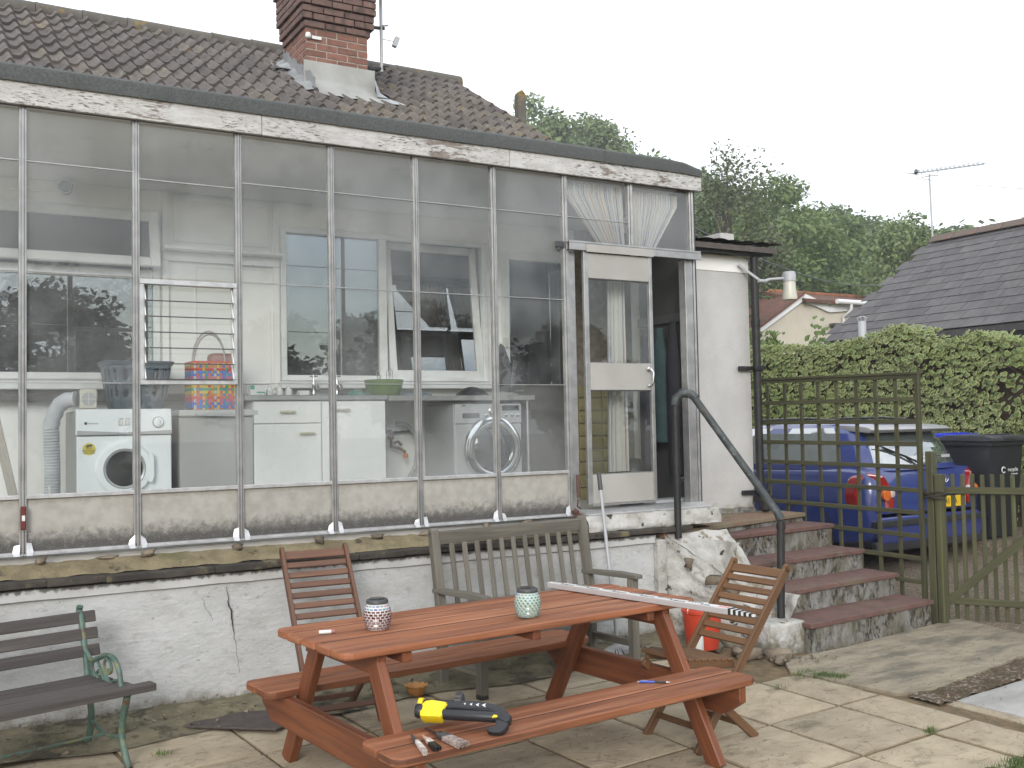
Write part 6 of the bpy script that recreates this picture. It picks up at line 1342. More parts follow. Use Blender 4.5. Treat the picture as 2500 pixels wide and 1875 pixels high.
# ================================================================== trellis, gate, drive
TR = thing('trellis_panel', (6.47, 0, .2), 'square mossy green wooden trellis panel beside the steps', 'trellis')
for y in (.84, .613, .412, .201, -.008, -.222, -.429, -.633):
    mb = MB(); mb.bar((6.478, y, .22), (6.478, y + rng.uniform(-.006, .006), 2.01), .014, .037, (0, 1, 0)); mb.build('upright', TRELW, TR, bevel=.002)
for k in range(10):
    z_ = 2.005 - k * .1835; mb = MB(); mb.bar((6.462, .95, z_ + .045 * (1 if k == 0 else .4)), (6.462, -.845, z_ + rng.uniform(-.003, .003)), .014, .037); mb.build('crosspiece', TRELW, TR, bevel=.002)
mb = MB(); mb.box((6.452, -.872, .10), (6.492, -.838, 2.03)); mb.build('end_batten', TRELW, TR, bevel=.003)
mb = MB(); mb.bar((6.47, .95, 2.068), (6.47, -.875, 2.032), .05, .022); mb.build('capping', TRELW, TR, bevel=.003)
gp_ = thing('gate_post', (6.50, -.94, 0), 'thick mossy wooden post between the trellis and the gate', 'post')
mb = MB(); mb.box((6.470, -.965, -.1), (6.535, -.90, 1.40)); mb.build('shaft', TRELW, gp_, bevel=.006); mb = MB(); mb.box((6.470, -1.030, -.05), (6.530, -.975, 1.22)); mb.build('strike_post', TRELW, gp_, bevel=.005)
for z_ in (1.035, 1.055, 1.075):
    mb = MB(); mb.tube([(6.50 + .058 * cos(t) , -.965 + .088 * sin(t), z_ + .008 * sin(3 * t + z_ * 90)) for t in [2 * pi * i / 20 for i in range(20)]], .007, 6, closed=True); mb.build('rope_tie', M('rope_%d' % int(z_ * 1000), (.035, .032, .025), .9), gp_, smooth=1)
GA_ = thing('picket_gate', (6.55, -1.02, .05), 'low green wooden picket gate with diagonal brace', 'gate')
gd = Vector((.504, -.863, 0)); gn = Vector((-.863, -.504, 0)); g0 = Vector((6.548, -.955, 0))
for i in range(14):
    p = g0 + gd * (.038 + i * .0715) - gn * .0; mb = MB(); mb.bar(p + Vector((0, 0, .075 + rng.uniform(-.006, .006))), p + Vector((0, 0, 1.214 + rng.uniform(-.006, .006))), .033, .015, gn); mb.build('pale', TRELW, GA_, bevel=.003)
for z_ in (1.09, .222): p = g0 + gn * .022; mb = MB(); mb.bar(p + Vector((0, 0, z_)), p + gd * 1.0 + Vector((0, 0, z_)), .026, .052); mb.build('gate_rail', TRELW, GA_, bevel=.003)
p = g0 + gn * .024; mb = MB(); mb.bar(p + gd * .0 + Vector((0, 0, .17)), p + gd * .97 + Vector((0, 0, 1.05)), .024, .062); mb.build('brace', TRELW, GA_, bevel=.003)

# ------------------------------------------------------------------ parked hatchback
CZ = .19; CX, CYR = 8.21, .42
CAR = thing('parked_car', (CX, CYR + 1.9, CZ), 'blue hatchback parked behind the trellis, rear towards the gate', 'car')
def carp(x, y, z): return (CX + x, CYR + y, CZ + z)
stn = [(0.0, .72, .34, .62), (.03, .80, .28, .86), (.10, .835, .24, .97), (.35, .848, .20, .99), (.9, .852, .19, .985), (1.8, .85, .19, .97), (2.6, .848, .19, .96), (3.0, .84, .20, .93), (3.5, .80, .22, .86), (3.8, .70, .25, .74), (3.88, .58, .3, .62)]
mb = MB(); ring = []
for (y, hw, zb, zt) in stn:
    half = [(0, zb), (hw * .80, zb), (hw * .97, zb + .07), (hw, zb + .22), (hw * 1.0, zb + (zt - zb) * .62), (hw * .985, zb + (zt - zb) * .80), (hw * .95, zt - .03), (hw * .90, zt + .004), (hw * .5, zt + .02), (0, zt + .025)]
    pts = half + [(-a, b) for a, b in reversed(half[1:-1])]; ring.append([carp(a, y, b) for a, b in pts])
n = len(ring[0]); vs = [p for r_ in ring for p in r_]
mb.add(vs, [(i * n + j, i * n + (j + 1) % n, (i + 1) * n + (j + 1) % n, (i + 1) * n + j) for i in range(len(ring) - 1) for j in range(n)] + [tuple(reversed(range(n))), tuple((len(ring) - 1) * n + j for j in range(n))])
body = mb.build('body', CARB, CAR, smooth=.75)
# greenhouse: rounded plan loops rising to the roof; glass and pillars by zone
loops = [(.97, .05, 2.95, .80), (1.02, .075, 2.80, .79), (1.10, .115, 2.62, .765), (1.18, .165, 2.45, .74), (1.26, .225, 2.28, .71), (1.34, .30, 2.12, .675), (1.395, .38, 1.98, .64), (1.43, .48, 1.86, .59), (1.455, .62, 1.72, .50), (1.465, .80, 1.55, .34)]
n = 96; vs = []; info = []
for (z_, ya, yb, hw) in loops:
    for j in range(n):
        t = 2 * pi * j / n; c, s = cos(t), sin(t); e = .38
        vs.append(carp(hw * abs(c) ** e * (1 if c > 0 else -1), (ya + yb) / 2 + (yb - ya) / 2 * abs(s) ** e * (1 if s > 0 else -1), z_)); info.append(0)
gb = MB(); gg = {k_: MB() for k_ in ('rear_window', 'side_window', 'side_window.', 'windscreen')}
for i in range(len(loops) - 1):
    for j in range(n):
        f = (i * n + j, i * n + (j + 1) % n, (i + 1) * n + (j + 1) % n, (i + 1) * n + j); cx_ = sum(vs[k][0] for k in f) / 4 - CX; cy_ = sum(vs[k][1] for k in f) / 4 - CYR; zz = loops[i][0]
        rear = cy_ < loops[i][1] + .09 and abs(cx_) < loops[i][3] * .86
        side = abs(cx_) > loops[i][3] * .90
        isg = False
        if 1.0 <= zz < 1.36:
            if rear: isg = True
            if side and not (1.30 < cy_ < 1.40):
                lo = .42 + (zz - 1.0) * .55; hi = 2.55 - (zz - 1.0) * 1.45
                if lo < cy_ < hi: isg = True
            if cy_ > loops[i][2] - .12 and abs(cx_) < loops[i][3] * .9: isg = True
        zone = 'rear_window' if rear else ('side_window' if side and cx_ < 0 else ('side_window.' if side else 'windscreen'))
        (gg[zone] if isg else gb).add([vs[k] for k in f], [(0, 1, 2, 3)])
gb.add([vs[(len(loops) - 1) * n + j] for j in range(n)], [tuple(range(n))])
gb.build('roof', CARB, CAR, smooth=.8); 
for k_, g_ in gg.items():
    if g_.v: g_.build(k_.strip('.'), CARG, CAR, smooth=.8)
mb = MB(); mb.prism([(.06, 1.405), (.10, 1.375), (.45, 1.40), (.52, 1.455), (.30, 1.452), (.12, 1.432)], carp(-.60, 0, 0), (0, 1, 0), (0, 0, 1), 1.20)
for i, v in enumerate(mb.v):
    x_ = v[0] - CX; k_ = (x_ / .60) ** 2; mb.v[i] = (CX + x_, v[1] + .10 * k_, v[2] - .035 * k_)
mb.build('spoiler', M('spoiler_grey', (.30, .30, .31), .35), CAR, bevel=.01, seg=2, smooth=.8)
mb = MB(); mb.prism([(-.74, 0), (.74, 0), (.80, .12), (.74, .26), (-.74, .26), (-.80, .12)], carp(0, -.035, .27), (1, 0, 0), (0, 0, 1), -.08); bmp = mb.build('bumper', CARB, CAR, bevel=.03, seg=3, smooth=.8)
mb = MB(); mb.box(carp(-.82, -.055, .44), carp(.82, .02, .50)); mb.build('bumper_strip', CARD, bmp, bevel=.012, seg=2); mb = MB(); mb.box(carp(-.80, -.03, .20), carp(.80, .06, .30)); mb.build('valance', CARD, bmp, bevel=.02)
def lampset(s):
    X = lambda a: s * a
    out = [(.84, .62), (.86, .75), (.835, .90), (.77, .965), (.66, .93), (.575, .80), (.545, .68), (.56, .60), (.70, .585)]
    mb = MB(); mb.prism([(X(a), b) for a, b in (out if s > 0 else out[::-1])], carp(0, -.045, 0), (1, 0, 0), (0, 0, 1), -.14)
    for i, v in enumerate(mb.v): ax = abs(v[0] - CX); mb.v[i] = (v[0], v[1] + max(0, ax - .64) * 1.0, v[2])
    l = mb.build('tail_lamp', LAMPR, CAR, bevel=.028, seg=3, smooth=.9)
    m2 = MB(); m2.lathe([(0, .004), (.05, .003), (.056, 0), (.056, -.03)], 18, carp(X(.66), -.046, .745), (0, -1, 0)); m2.build('indicator', LAMPO, l, smooth=.8)
    m2 = MB(); m2.lathe([(0, .006), (.030, .004), (.036, 0), (.036, -.03)], 18, carp(X(.585), -.047, .755), (0, -1, 0)); m2.build('reversing_lamp', LAMPC, l, smooth=.8)
lampset(-1); lampset(1)
mb = MB(); mb.box(carp(-.02, -.052, .585), carp(.50, -.042, .695)); pl_ = mb.build('number_plate', PLATEY, CAR, bevel=.003)
rl = root_loc(CAR); text('plate_print', 'L 411 A', .085, BLK, CAR, frame(Vector(carp(.24, -.0535, .64)) - rl, (1, 0, 0), (0, 0, 1)), sx=.9)
mb = MB(); mb.box(carp(-.10, -.025, .70), carp(.50, -.005, .76)); mb.build('plate_recess', CARD, CAR, bevel=.006)
mb = MB(); mb.tube([carp(.24 + .055 * cos(t), -.008, .865 + .036 * sin(t)) for t in [2 * pi * i / 20 for i in range(20)]], .006, 6, closed=True); mb.tube([carp(.24 + .02 * cos(t), -.008, .872 + .03 * sin(t)) for t in [2 * pi * i / 16 for i in range(16)]], .005, 6, closed=True); mb.build('badge', CHROME, CAR, smooth=1)
text('boot_lettering', 'COROLLA', .042, CHROME, CAR, frame(Vector(carp(-.36, .045, .845)) - rl, (1, 0, 0), (0, .1, 1)), extrude=.002); text('boot_lettering', 'T3', .036, CHROME, CAR, frame(Vector(carp(.66, .045, .845)) - rl, (1, 0, 0), (0, .1, 1)), extrude=.002)
mb = MB(); mb.tube([carp(.0, .03, 1.0), carp(-.18, .11, 1.10), carp(-.45, .17, 1.19)], [.012, .009, .007], 6); mb.bar(carp(-.10, .06, 1.055), carp(-.55, .185, 1.235), .018, .012); mb.build('wiper', BLK, CAR)
mb = MB(); mb.box(carp(.34, .0945, 1.075), carp(.47, .0975, 1.105)); mb.build('window_sticker', GREYPL, CAR)
for yy in (.82, 3.15):
    for s in (-1, 1):
        mb = MB(); mb.lathe([(0, 0), (.17, 0), (.20, .01), (.27, .012), (.295, .0), (.298, -.09), (.298, -.17), (.2, -.19)], 36, carp(s * .835, yy, .295), (s, 0, 0)); wh = mb.build('wheel', TYRE, CAR, smooth=.6)
        mb = MB(); mb.lathe([(.0, .014), (.03, .016), (.05, .004), (.17, .004), (.195, .016)], 30, carp(s * .835, yy, .295), (s, 0, 0), cap=False); mb.build('rim', SILV, wh, smooth=.7)
        mb = MB(); mb.lathe([(.325, 0), (.345, .008), (.36, .006)], 40, carp(s * .846, yy, .30), (s, 0, 0), cap=False); mb.lathe([(0, -.002), (.33, .001)], 40, carp(s * .848, yy, .30), (s, 0, 0), cap=False); mb.build('wheel_arch', CARD, CAR, smooth=.8)
for s in (-1, 1):
    mb = MB(); mb.tube([carp(s * .845, .5, .93), carp(s * .853, 1.6, .915), carp(s * .85, 2.7, .90)], .006, 6); mb.build('waist_trim', CARB, CAR)
    mb = MB(); mb.bar(carp(s * .853, 1.36, .25), carp(s * .853, 1.36, .95), .006, .006, (1, 0, 0)); mb.build('door_gap', BLK, CAR)
for s in (-.55, .55):
    mb = MB(); mb.tube([carp(s, .66, 1.47), carp(s, 1.0, 1.495), carp(s, 1.7, 1.49)], .013, 8); mb.build('roof_rail', CARD, CAR, smooth=1)

# ------------------------------------------------------------------ wheelie bins
def bin_(x, y, rz, label, lidm, z0, words=False):
    T = thing('wheelie_bin', (x, y, z0), label, 'bin', 'wheelie bins by the hedge', rz=rz)
    mb = MB(); mb.prism([(-.23, 0), (.23, 0), (.29, .98), (-.29, .98)], (0, -.30, .03), (1, 0, 0), (0, 0, 1), -.58); 
    for i, v in enumerate(mb.v):
        if v[2] < .1: mb.v[i] = (v[0], v[1] * .8 + .02, v[2])
    lb(mb, 'body', BINBLK, T, bevel=.025, seg=2, smooth=.8)
    mb = MB(); mb.box((-.31, -.325, .985), (.31, .30, 1.03)); lb(mb, 'rim', BINBLK, T, bevel=.012, seg=2)
    mb = MB(); mb.prism([(-.345, 1.035), (.33, 1.035), (.33, 1.075), (.20, 1.105), (-.25, 1.10), (-.345, 1.075)], (-.32, 0, 0), (0, 1, 0), (0, 0, 1), .64); lid = lb(mb, 'lid', lidm, T, bevel=.015, seg=2, smooth=.8)
    mb = MB(); mb.box((-.12, -.36, 1.055), (.12, -.30, 1.09)); mb.box((-.22, -.20, 1.10), (.22, -.16, 1.113)); lb(mb, 'lid_rib', lidm, lid, bevel=.008, seg=2)
    for s in (-1, 1): mb = MB(); mb.lathe([(.10, 0), (.10, .05)], 18, (s * .26, .26, .10), (s, 0, 0)); lb(mb, 'wheel', TYRE, T, smooth=.7)
    if words:
        o = text('bin_lettering', 'recycle', .062, WPL, T, frame((.075, -.304, .735), (1, 0, 0), (0, .02, 1)), extrude=.001); o = text('bin_lettering', 'for wycombe', .022, WPL, T, frame((.10, -.304, .690), (1, 0, 0), (0, .02, 1)), extrude=.001)
        mb = MB(); mb.tube([(-.085 + .030 * cos(t), -.303, .735 + .030 * sin(t)) for t in [.5 + 1.6 * pi * i / 18 for i in range(19)]], .006, 6); lb(mb, 'bin_emblem', WPL, T)
bin_(9.62, 1.32, .02, 'black wheelie bin with bright blue lid beside the car', BINBLUE, .385)
bin_(9.40, .655, .02, 'black recycling bin with dark lid nearest the gate', M('dark_lid', (.045, .048, .055), .4), .375, True)

# ------------------------------------------------------------------ ivy covered boundary wall
IV = thing('ivy_hedge', (10.3, 2, .2), 'variegated ivy covering the boundary wall behind the car', 'hedge')
def hz(y):
    pts = [(-6, 2.45), (-1, 2.45), (.4, 2.47), (.95, 2.60), (1.3, 2.70), (1.62, 2.60), (1.8, 2.56), (2.1, 2.80), (2.45, 2.86), (3.0, 2.74), (3.6, 2.70), (4.5, 2.76), (6, 2.85), (9, 2.9)]
    for (a, za), (b, zb) in zip(pts[:-1], pts[1:]):
        if a <= y <= b: return za + (zb - za) * (y - a) / (b - a)
    return 2.5
mb = MB(); mb.grid(lambda u, v: (10.33, -6 + 15 * u, .0 + (hz(-6 + 15 * u) - .12) * v), 90, 4); mb.grid(lambda u, v: (10.33 + .45 * v, -6 + 15 * u, hz(-6 + 15 * u) - .12), 90, 2); mb.grid(lambda u, v: (10.78, -6 + 15 * u, (hz(-6 + 15 * u) - .12) * v), 90, 2); mb.build('wall', IVYB, IV, smooth=1)
def ivyleaf(mb, c, nrm, upv, r, mi):
    nrm = nrm.normalized(); sx_ = upv.cross(nrm)
    if sx_.length < 1e-3: sx_ = Vector((0, 1, 0)).cross(nrm)
    sx_.normalize(); sy_ = nrm.cross(sx_)
    shp = [(0, -1.05), (.62, -.55), (.98, .05), (.55, .62), (0, .45), (-.55, .62), (-.98, .05), (-.62, -.55)]
    o_ = [c + sx_ * (a * r) + sy_ * (b * r) + nrm * (-.10 * r * (a * a + b * b)) for a, b in shp]
    i_ = [c + sx_ * (a * r * .66) + sy_ * (b * r * .66) + nrm * (.05 * r) for a, b in shp]
    n0 = len(shp); mb.add(o_ + i_, [(k, (k + 1) % n0, n0 + (k + 1) % n0, n0 + k) for k in range(n0)], None, 2); mb.add(i_, [tuple(range(n0))], None, mi)
rI = random.Random(11); big = MB(); cnt = 0
def relief(y, z): return .10 * noise.noise((y * 2.2, z * 2.2, 1)) + .05 * noise.noise((y * 6, z * 6, 4))
for _ in range(19000):
    y = rI.uniform(-2.2, 6.6); top = hz(y)
    if rI.random() < .86:
        z_ = rI.uniform(.5, top) ; dens = noise.noise((y * 1.1 + 4, z_ * 1.3, 9))
        if y < 1.0 and dens < -.12 and rI.random() < .75: continue
        c = Vector((10.27 - max(0, relief(y, z_)) - rI.uniform(0, .07), y, z_)); nr_ = Vector((-1, rI.gauss(0, .35), rI.gauss(.45, .35)))
    else:
        c = Vector((10.27 + rI.uniform(-.05, .45), y, top - .04 + rI.uniform(-.05, .06) + .04 * noise.noise((y * 5, 0, 2)))); nr_ = Vector((-.5 + rI.gauss(0, .4), rI.gauss(0, .4), 1))
    dr_ = rI.random(); ivyleaf(big, c, nr_, Vector((0, rI.gauss(0, .5), 1)), rI.uniform(.022, .047), 0 if dr_ < .6 else 1)
o = big.build('ivy_leaves', [IVYG, IVYG2, IVYC], IV); o['kind'] = 'stuff'
sh = MB()
for (y, hh, nn) in ((4.75, .22, 40), (5.1, .26, 50), (3.85, .30, 22), (3.80, .40, 12), (5.5, .3, 40)):
    for _ in range(nn):
        t = rI.random(); ivyleaf(sh, Vector((10.4 + rI.gauss(0, .08), y + rI.gauss(0, .10) * (1 - .6 * t), hz(y) + hh * t)), Vector((-1, rI.gauss(0, .6), rI.gauss(.5, .5))), Vector((0, rI.gauss(0, .6), 1)), rI.uniform(.03, .055), 0)
o = sh.build('ivy_shoots', [LEAF1, LEAF2, LEAF1], IV); o['kind'] = 'stuff'
tw = MB()
for _ in range(60):
    y = rI.uniform(-1.2, 1.0); z_ = rI.uniform(.9, 2.5); tw.tube([(10.22, y, z_), (10.17, y + rI.uniform(-.15, .15), z_ + rI.uniform(-.05, .2)), (10.22, y + rI.uniform(-.3, .3), z_ + rI.uniform(-.1, .3))], .004, 4)
o = tw.build('bare_stems', IVYB, IV); o['kind'] = 'stuff'
# flue cowl poking above the ivy
t_ = thing('flue_cowl', (10.9, 3.49, 2.3), 'grey metal flue with a crown of spikes above the ivy', 'flue'); mb = MB(); mb.lathe([(.055, 0), (.055, .72), (.045, .74)], 14, (10.9, 3.49, 2.3)); mb.build('pipe', GREYPL, t_, smooth=.8)
for i in range(7):
    a = 2 * pi * i / 7; mb = MB(); mb.tube([(10.9 + .045 * cos(a), 3.49 + .045 * sin(a), 3.03), (10.9 + .07 * cos(a), 3.49 + .07 * sin(a), 3.08), (10.9 + .02 * cos(a), 3.49 + .02 * sin(a), 3.11)], .006, 5); mb.build('spike', GREYPL, t_)

# ------------------------------------------------------------------ slate roofed garage
GAR = thing('slate_garage', (14.8, 1, 0), 'dark garage with a grey slate roof beyond the ivy', 'garage')
gx, gze, rx, gzr, gy0, gy1 = 12.0, 2.93, 14.78, 4.77, -5.0, 5.22
mb = MB(); mb.box((12.25, gy0 + .2, -.2), (17.3, gy1 - .2, 2.9)); mb.prism([(12.2, 2.9), (17.36, 2.9), (rx, 4.55)], (0, gy1 - .3, 0), (1, 0, 0), (0, 0, 1), .2); mb.build('wall', M('black_weatherboard', (.010, .010, .012), .6), GAR)
mb = MB(); mb.box((12.02, gy0, 2.72), (12.08, gy1, 2.90)); mb.build('fascia_board', M('dark_fascia', (.008, .008, .010), .5), GAR)
gp2 = atan2(gzr - gze, rx - gx); mb = MB(); mb.prism([(gx, gze - .03), (rx, gzr - .03), (2 * rx - gx, gze - .03), (2 * rx - gx, gze - .13), (rx, gzr - .15), (gx, gze - .13)], (0, gy0, 0), (1, 0, 0), (0, 0, 1), -(gy1 - gy0)); deck = mb.build('roof', SLATE, GAR)
sl_ = sqrt((rx - gx) ** 2 + (gzr - gze) ** 2); nr = 13; ga = sl_ / nr; sw = .31
mb = MB(); mb.box((-.02, -sw / 2 + .003, 0), (ga * 1.15, sw / 2 - .003, .009)); sme = mb.mesh('slate', SLATE, bevel=.002); fs_ = MB()
for r in range(nr):
    for c in range(34):
        y = gy1 - sw * (c + .5 + (.5 if r % 2 else 0)) + (sw / 2 if r % 2 else 0) * 0
        if r % 2: y = gy1 - sw * c - .001
        if y < gy0 + .2: continue
        x = gx + r * ga * cos(gp2); z_ = gze - .02 + r * ga * sin(gp2) + .012
        if y > 1.0: inst('slate', sme, deck, (x, min(y, gy1 - .02), z_ + rng.uniform(0, .003)), (rng.uniform(-.006, .006), -gp2 + .03, rng.uniform(-.008, .008)))
        else: Mx = Matrix.Translation((x, y, z_)) @ Matrix.Rotation(-gp2 + .03, 4, 'Y'); fs_.add([Mx @ Vector(v) for v in mb.v], [tuple(f) for f in mb.f])
o = fs_.build('far_slates', SLATE, deck); o['kind'] = 'stuff'
mb = MB(); mb.prism([(-.16, -.09), (0, .02), (.16, -.09), (.16, -.07), (0, .05), (-.16, -.07)], (0, 0, 0), (1, 0, 0), (0, 0, 1), -.45); rme = mb.mesh('ridge_tile', SLATER, bevel=.004)
for k in range(22): inst('ridge_tile', rme, deck, (rx, gy1 - .46 * (k + 1) + .01, gzr + .02))
# tv aerial on the garage ridge
AE = thing('tv_aerial', (14.78, 5.23, 4.8), 'television aerial on a tall mast at the end of the slate roof', 'aerial')
mb = MB(); mb.tube([(14.78, 5.23, 4.6), (14.78, 5.25, 5.93)], .016, 8); mb.build('mast', GREYPL, AE, smooth=1)
bA, bB = Vector((14.78, 5.60, 6.015)), Vector((14.78, 4.19, 5.86)); mb = MB(); mb.bar(bA, bB, .018, .018); mb.build('boom', GREYPL, AE)
for i in range(15):
    p = bA.lerp(bB, .10 + .88 * i / 14); mb = MB(); mb.tube([p + Vector((-.16, 0, .02)), p + Vector((.16, 0, .02))], .006, 5); mb.tube([p, p + Vector((0, 0, .035))], .008, 5); mb.build('director', GREYPL, AE)
mb = MB(); mb.tube([bA + Vector((-.18, 0, .0)), bA + Vector((.18, 0, .0))], .008, 6); mb.tube([bA, bA + Vector((0, 0, .12))], .006, 6); mb.build('reflector', GREYPL, AE); mb = MB(); mb.lathe([(0, -.05), (.035, -.03), (.04, .02), (0, .05)], 10, bA.lerp(bB, .06) + Vector((0, 0, .03))); mb.build('dipole_box', GREYDK, AE, smooth=1)
mb = MB(); mb.tube([bA.lerp(bB, .14), bA.lerp(bB, .14) + Vector((0, 0, -.09)), (14.78, 5.24, 5.90), bA.lerp(bB, .37) + Vector((0, 0, -.09)), bA.lerp(bB, .37)], .009, 6); mb.tube([bA.lerp(bB, .05), bA.lerp(bB, .10) + Vector((0, 0, -.15)), (14.78, 5.26, 5.84)], .005, 5); mb.build('bracket', GREYPL, AE, smooth=1)

# ------------------------------------------------------------------ cream bungalow beyond
CB = thing('cream_bungalow', (27, 21, 1.5), 'cream bungalow gable with white bargeboards and rusty ridge', 'house')
mb = MB(); mb.prism([(24.9, -1), (30.6, -1), (30.6, 5.75), (28.25, 5.75), (26.98, 6.12), (25.0, 5.02), (24.9, 4.96)], (0, 20, 0), (1, 0, 0), (0, 0, 1), -6); mb.build('wall', CREAM, CB)
for (a, b) in (((24.55, 4.80), (26.98, 6.18)), ((26.98, 6.18), (28.30, 5.80)), ((28.30, 5.80), (30.3, 5.98))):
    mb = MB(); mb.bar((a[0], 19.93, a[1] - .06), (b[0], 19.93, b[1] - .06), .06, .26, (0, 0, 1)); mb.build('bargeboard', WHITEB, CB)
mb = MB(); mb.prism([(24.4, 4.80), (26.98, 6.30), (27.0, 6.22), (24.4, 4.70)], (0, 19.8, 0), (1, 0, 0), (0, 0, 1), -6.2); mb.build('gable_roof', REDRT, CB)
mb = MB(); mb.prism([(19.7, 6.02), (22.2, 6.62), (22.2, 6.5), (19.7, 5.9)], (26.9, 0, 0), (0, 1, 0), (0, 0, 1), 8); rf_ = mb.build('main_roof', REDRT, CB)
mb = MB(); mb.lathe([(.12, 0), (.12, .42)], 10, (0, 0, 0), (1, 0, 0)); rme2 = mb.mesh('ridge_tile', M('rust_ridge', (.28, .10, .04), .9, (.20, .075, .035), 3, rnd=.15), smooth=.8)
for k in range(18): inst('ridge_tile', rme2, rf_, (26.9 + k * .44, 22.2, 6.60))
mb = MB(); mb.tube([(28.35, 19.6, 5.98), (31.5, 19.6, 5.98)], .09, 10); mb.build('gutter', WHITEB, CB, smooth=1); mb = MB(); mb.tube([(29.1, 19.6, 5.95), (29.1, 19.62, 5.7), (29.0, 19.9, 5.45), (29.0, 19.95, 1.5)], .06, 8); mb.build('downpipe', WHITEB, CB, smooth=1)
mb = MB(); mb.box((28.3, 19.7, 5.10), (28.75, 19.95, 5.2)); mb.box((28.45, 19.8, 4.2), (28.7, 19.99, 5.08)); mb.build('alarm_box', GREYDK, CB)
mb = MB(); mb.prism([(20.5, 4.7), (23.5, 5.85), (23.5, 5.7), (20.5, 4.5)], (20.5, 0, 0), (0, 1, 0), (0, 0, 1), 5.2); mb.build('side_roof', REDRT, CB); mb = MB(); mb.box((20.6, 20.9, -1), (25.4, 26, 4.6)); mb.build('side_wing', CREAM, CB)

# overhead wires
for nm, a, b, sag in (('telephone wire high against the white sky', (48, 34.15, 16.23), (37.32, 17.48, 10.52), .15), ('telephone wire crossing in front of the wooded slope', (6.3, 2.2, 3.95), (24.01, 13.9, 5.65), .35)):
    mb = MB(); mb.tube([Vector(a).lerp(Vector(b), t / 16) - Vector((0, 0, sag * 4 * (t / 16) * (1 - t / 16))) for t in range(17)], .011, 5); tag(mb.build('overhead_wire', GREYDK, None), 'thin ' + nm, 'wire')
# ================================================================== trees
def tree(name, label, x, y, ztop, r, leafmat, seed, nleaf=4500, lsz=.16, sparse=0., droop=0., clumps=26, hr=1.5, zbase=None, group=None):
    """tapered trunk, limbs to every clump, and leaf faces scattered through the clumps"""
    R_ = random.Random(seed); z0 = terrain(x, y) if zbase is None else zbase; H = ztop - z0
    T = thing(name, (x, y, z0), label, 'tree', group); ch = min(H * .80, r * 2 * hr); zc = ztop - ch / 2
    cl = []
    for _ in range(clumps):
        while True:
            p = Vector((R_.uniform(-1, 1), R_.uniform(-1, 1), R_.uniform(-1, 1)))
            if .15 < p.length < 1: break
        p = p.normalized() * (p.length ** .55); wz = 1 - .35 * max(0, -p.z)
        cl.append((Vector((p.x * r * .80 * wz, p.y * r * .80 * wz, p.z * ch * .42)), r * R_.uniform(.24, .44)))
    cl.append((Vector((0, 0, ch * .40)), r * .3))
    tk = MB(); tr_ = max(.08, H * .018); trunk_top = Vector((0, 0, zc - z0 + ch * .1))
    tk.tube([(0, 0, -.3), (R_.uniform(-.1, .1), R_.uniform(-.1, .1), H * .25), (R_.uniform(-.2, .2), 0, H * .5), trunk_top], [tr_ * 1.3, tr_, tr_ * .8, tr_ * .35], 8)
    for c, cr in cl[::2]:
        s_ = Vector((0, 0, H * R_.uniform(.35, .6))); e_ = c + Vector((0, 0, zc - z0)); tk.tube([s_, s_.lerp(e_, .5) + Vector((0, 0, .1 * r)), e_], [tr_ * .45, tr_ * .25, tr_ * .08], 5)
    tk.build('trunk', BARK, T, smooth=1, world=False)
    lf = MB(); per = int(nleaf / len(cl))
    vs, fs = [], []
    for c, cr in cl:
        for _ in range(per):
            d_ = Vector((R_.gauss(0, 1), R_.gauss(0, 1), R_.gauss(0, 1))); d_.normalize(); rr = cr * (R_.random() ** .45) * (1.0 + .25 * sparse * R_.random())
            p = c + Vector((d_.x * rr, d_.y * rr, d_.z * rr * (.8 + droop) - droop * rr * .6)) + Vector((0, 0, zc - z0))
            a = Vector((R_.gauss(0, 1), R_.gauss(0, 1), R_.gauss(0, .6) - droop)); a.normalize(); b = a.cross(d_ + Vector((.01, .02, .3)))
            if b.length < 1e-3: continue
            b.normalize(); s_ = lsz * R_.uniform(.55, 1.25); k = len(vs)
            vs += [p - a * s_ * .6, p + b * s_ * .38, p + a * s_ * .7, p - b * s_ * .38]; fs.append((k, k + 1, k + 2, k + 3))
    lf.add(vs, fs, [[(0, 0)] * 4] * len(fs)); o = lf.build('crown', leafmat, T, world=False); o['kind'] = 'stuff'
    return T
G1 = 'trees on the wooded slope'
tree('hill_tree', 'pale green tree showing just above the roof verge', 35.7, 52.6, 24.3, 4.0, LEAF3, 1, 7000, .30, group=G1, clumps=22)
tree('hill_tree', 'pale green tree right of the one above the verge, over the felt edge', 42.1, 54.6, 24.2, 4.2, LEAF3, 2, 7000, .30, group=G1, clumps=22)
tree('hill_tree', 'far tree between the two pale trees above the roof', 42.8, 60.0, 24.2, 3.8, LEAF1, 3, 5000, .32, group=G1)
tree('hill_tree', 'low far treetop just left of the feathery tree', 48.6, 56.7, 22.4, 3.0, LEAF1, 4, 3000, .32, group=G1)
tree('birch_tree', 'feathery open tree rising behind the end of the fascia', 21.6, 17.8, 10.7, 1.9, LEAF4, 5, 5500, .115, sparse=1., droop=.5, clumps=30, hr=1.7, group=G1)
tree('birch_tree', 'dark bushy tree below the feathery one', 22.2, 19.8, 8.9, 2.2, LEAF2, 6, 7000, .16, clumps=28, group=G1)
tree('broadleaf_tree', 'tall rounded green tree, highest of the wooded slope', 32.9, 27.0, 12.7, 3.4, LEAF1, 7, 9000, .20, clumps=34, group=G1)
tree('broadleaf_tree', 'sloping shoulder of green tree right of the tallest one', 37.4, 29.0, 12.3, 3.2, LEAF1, 8, 8000, .22, clumps=30, group=G1)
tree('broadleaf_tree', 'dark green far tree in the dip of the slope', 47.7, 36.8, 14.6, 3.4, LEAF2, 9, 6500, .26, clumps=26, group=G1)
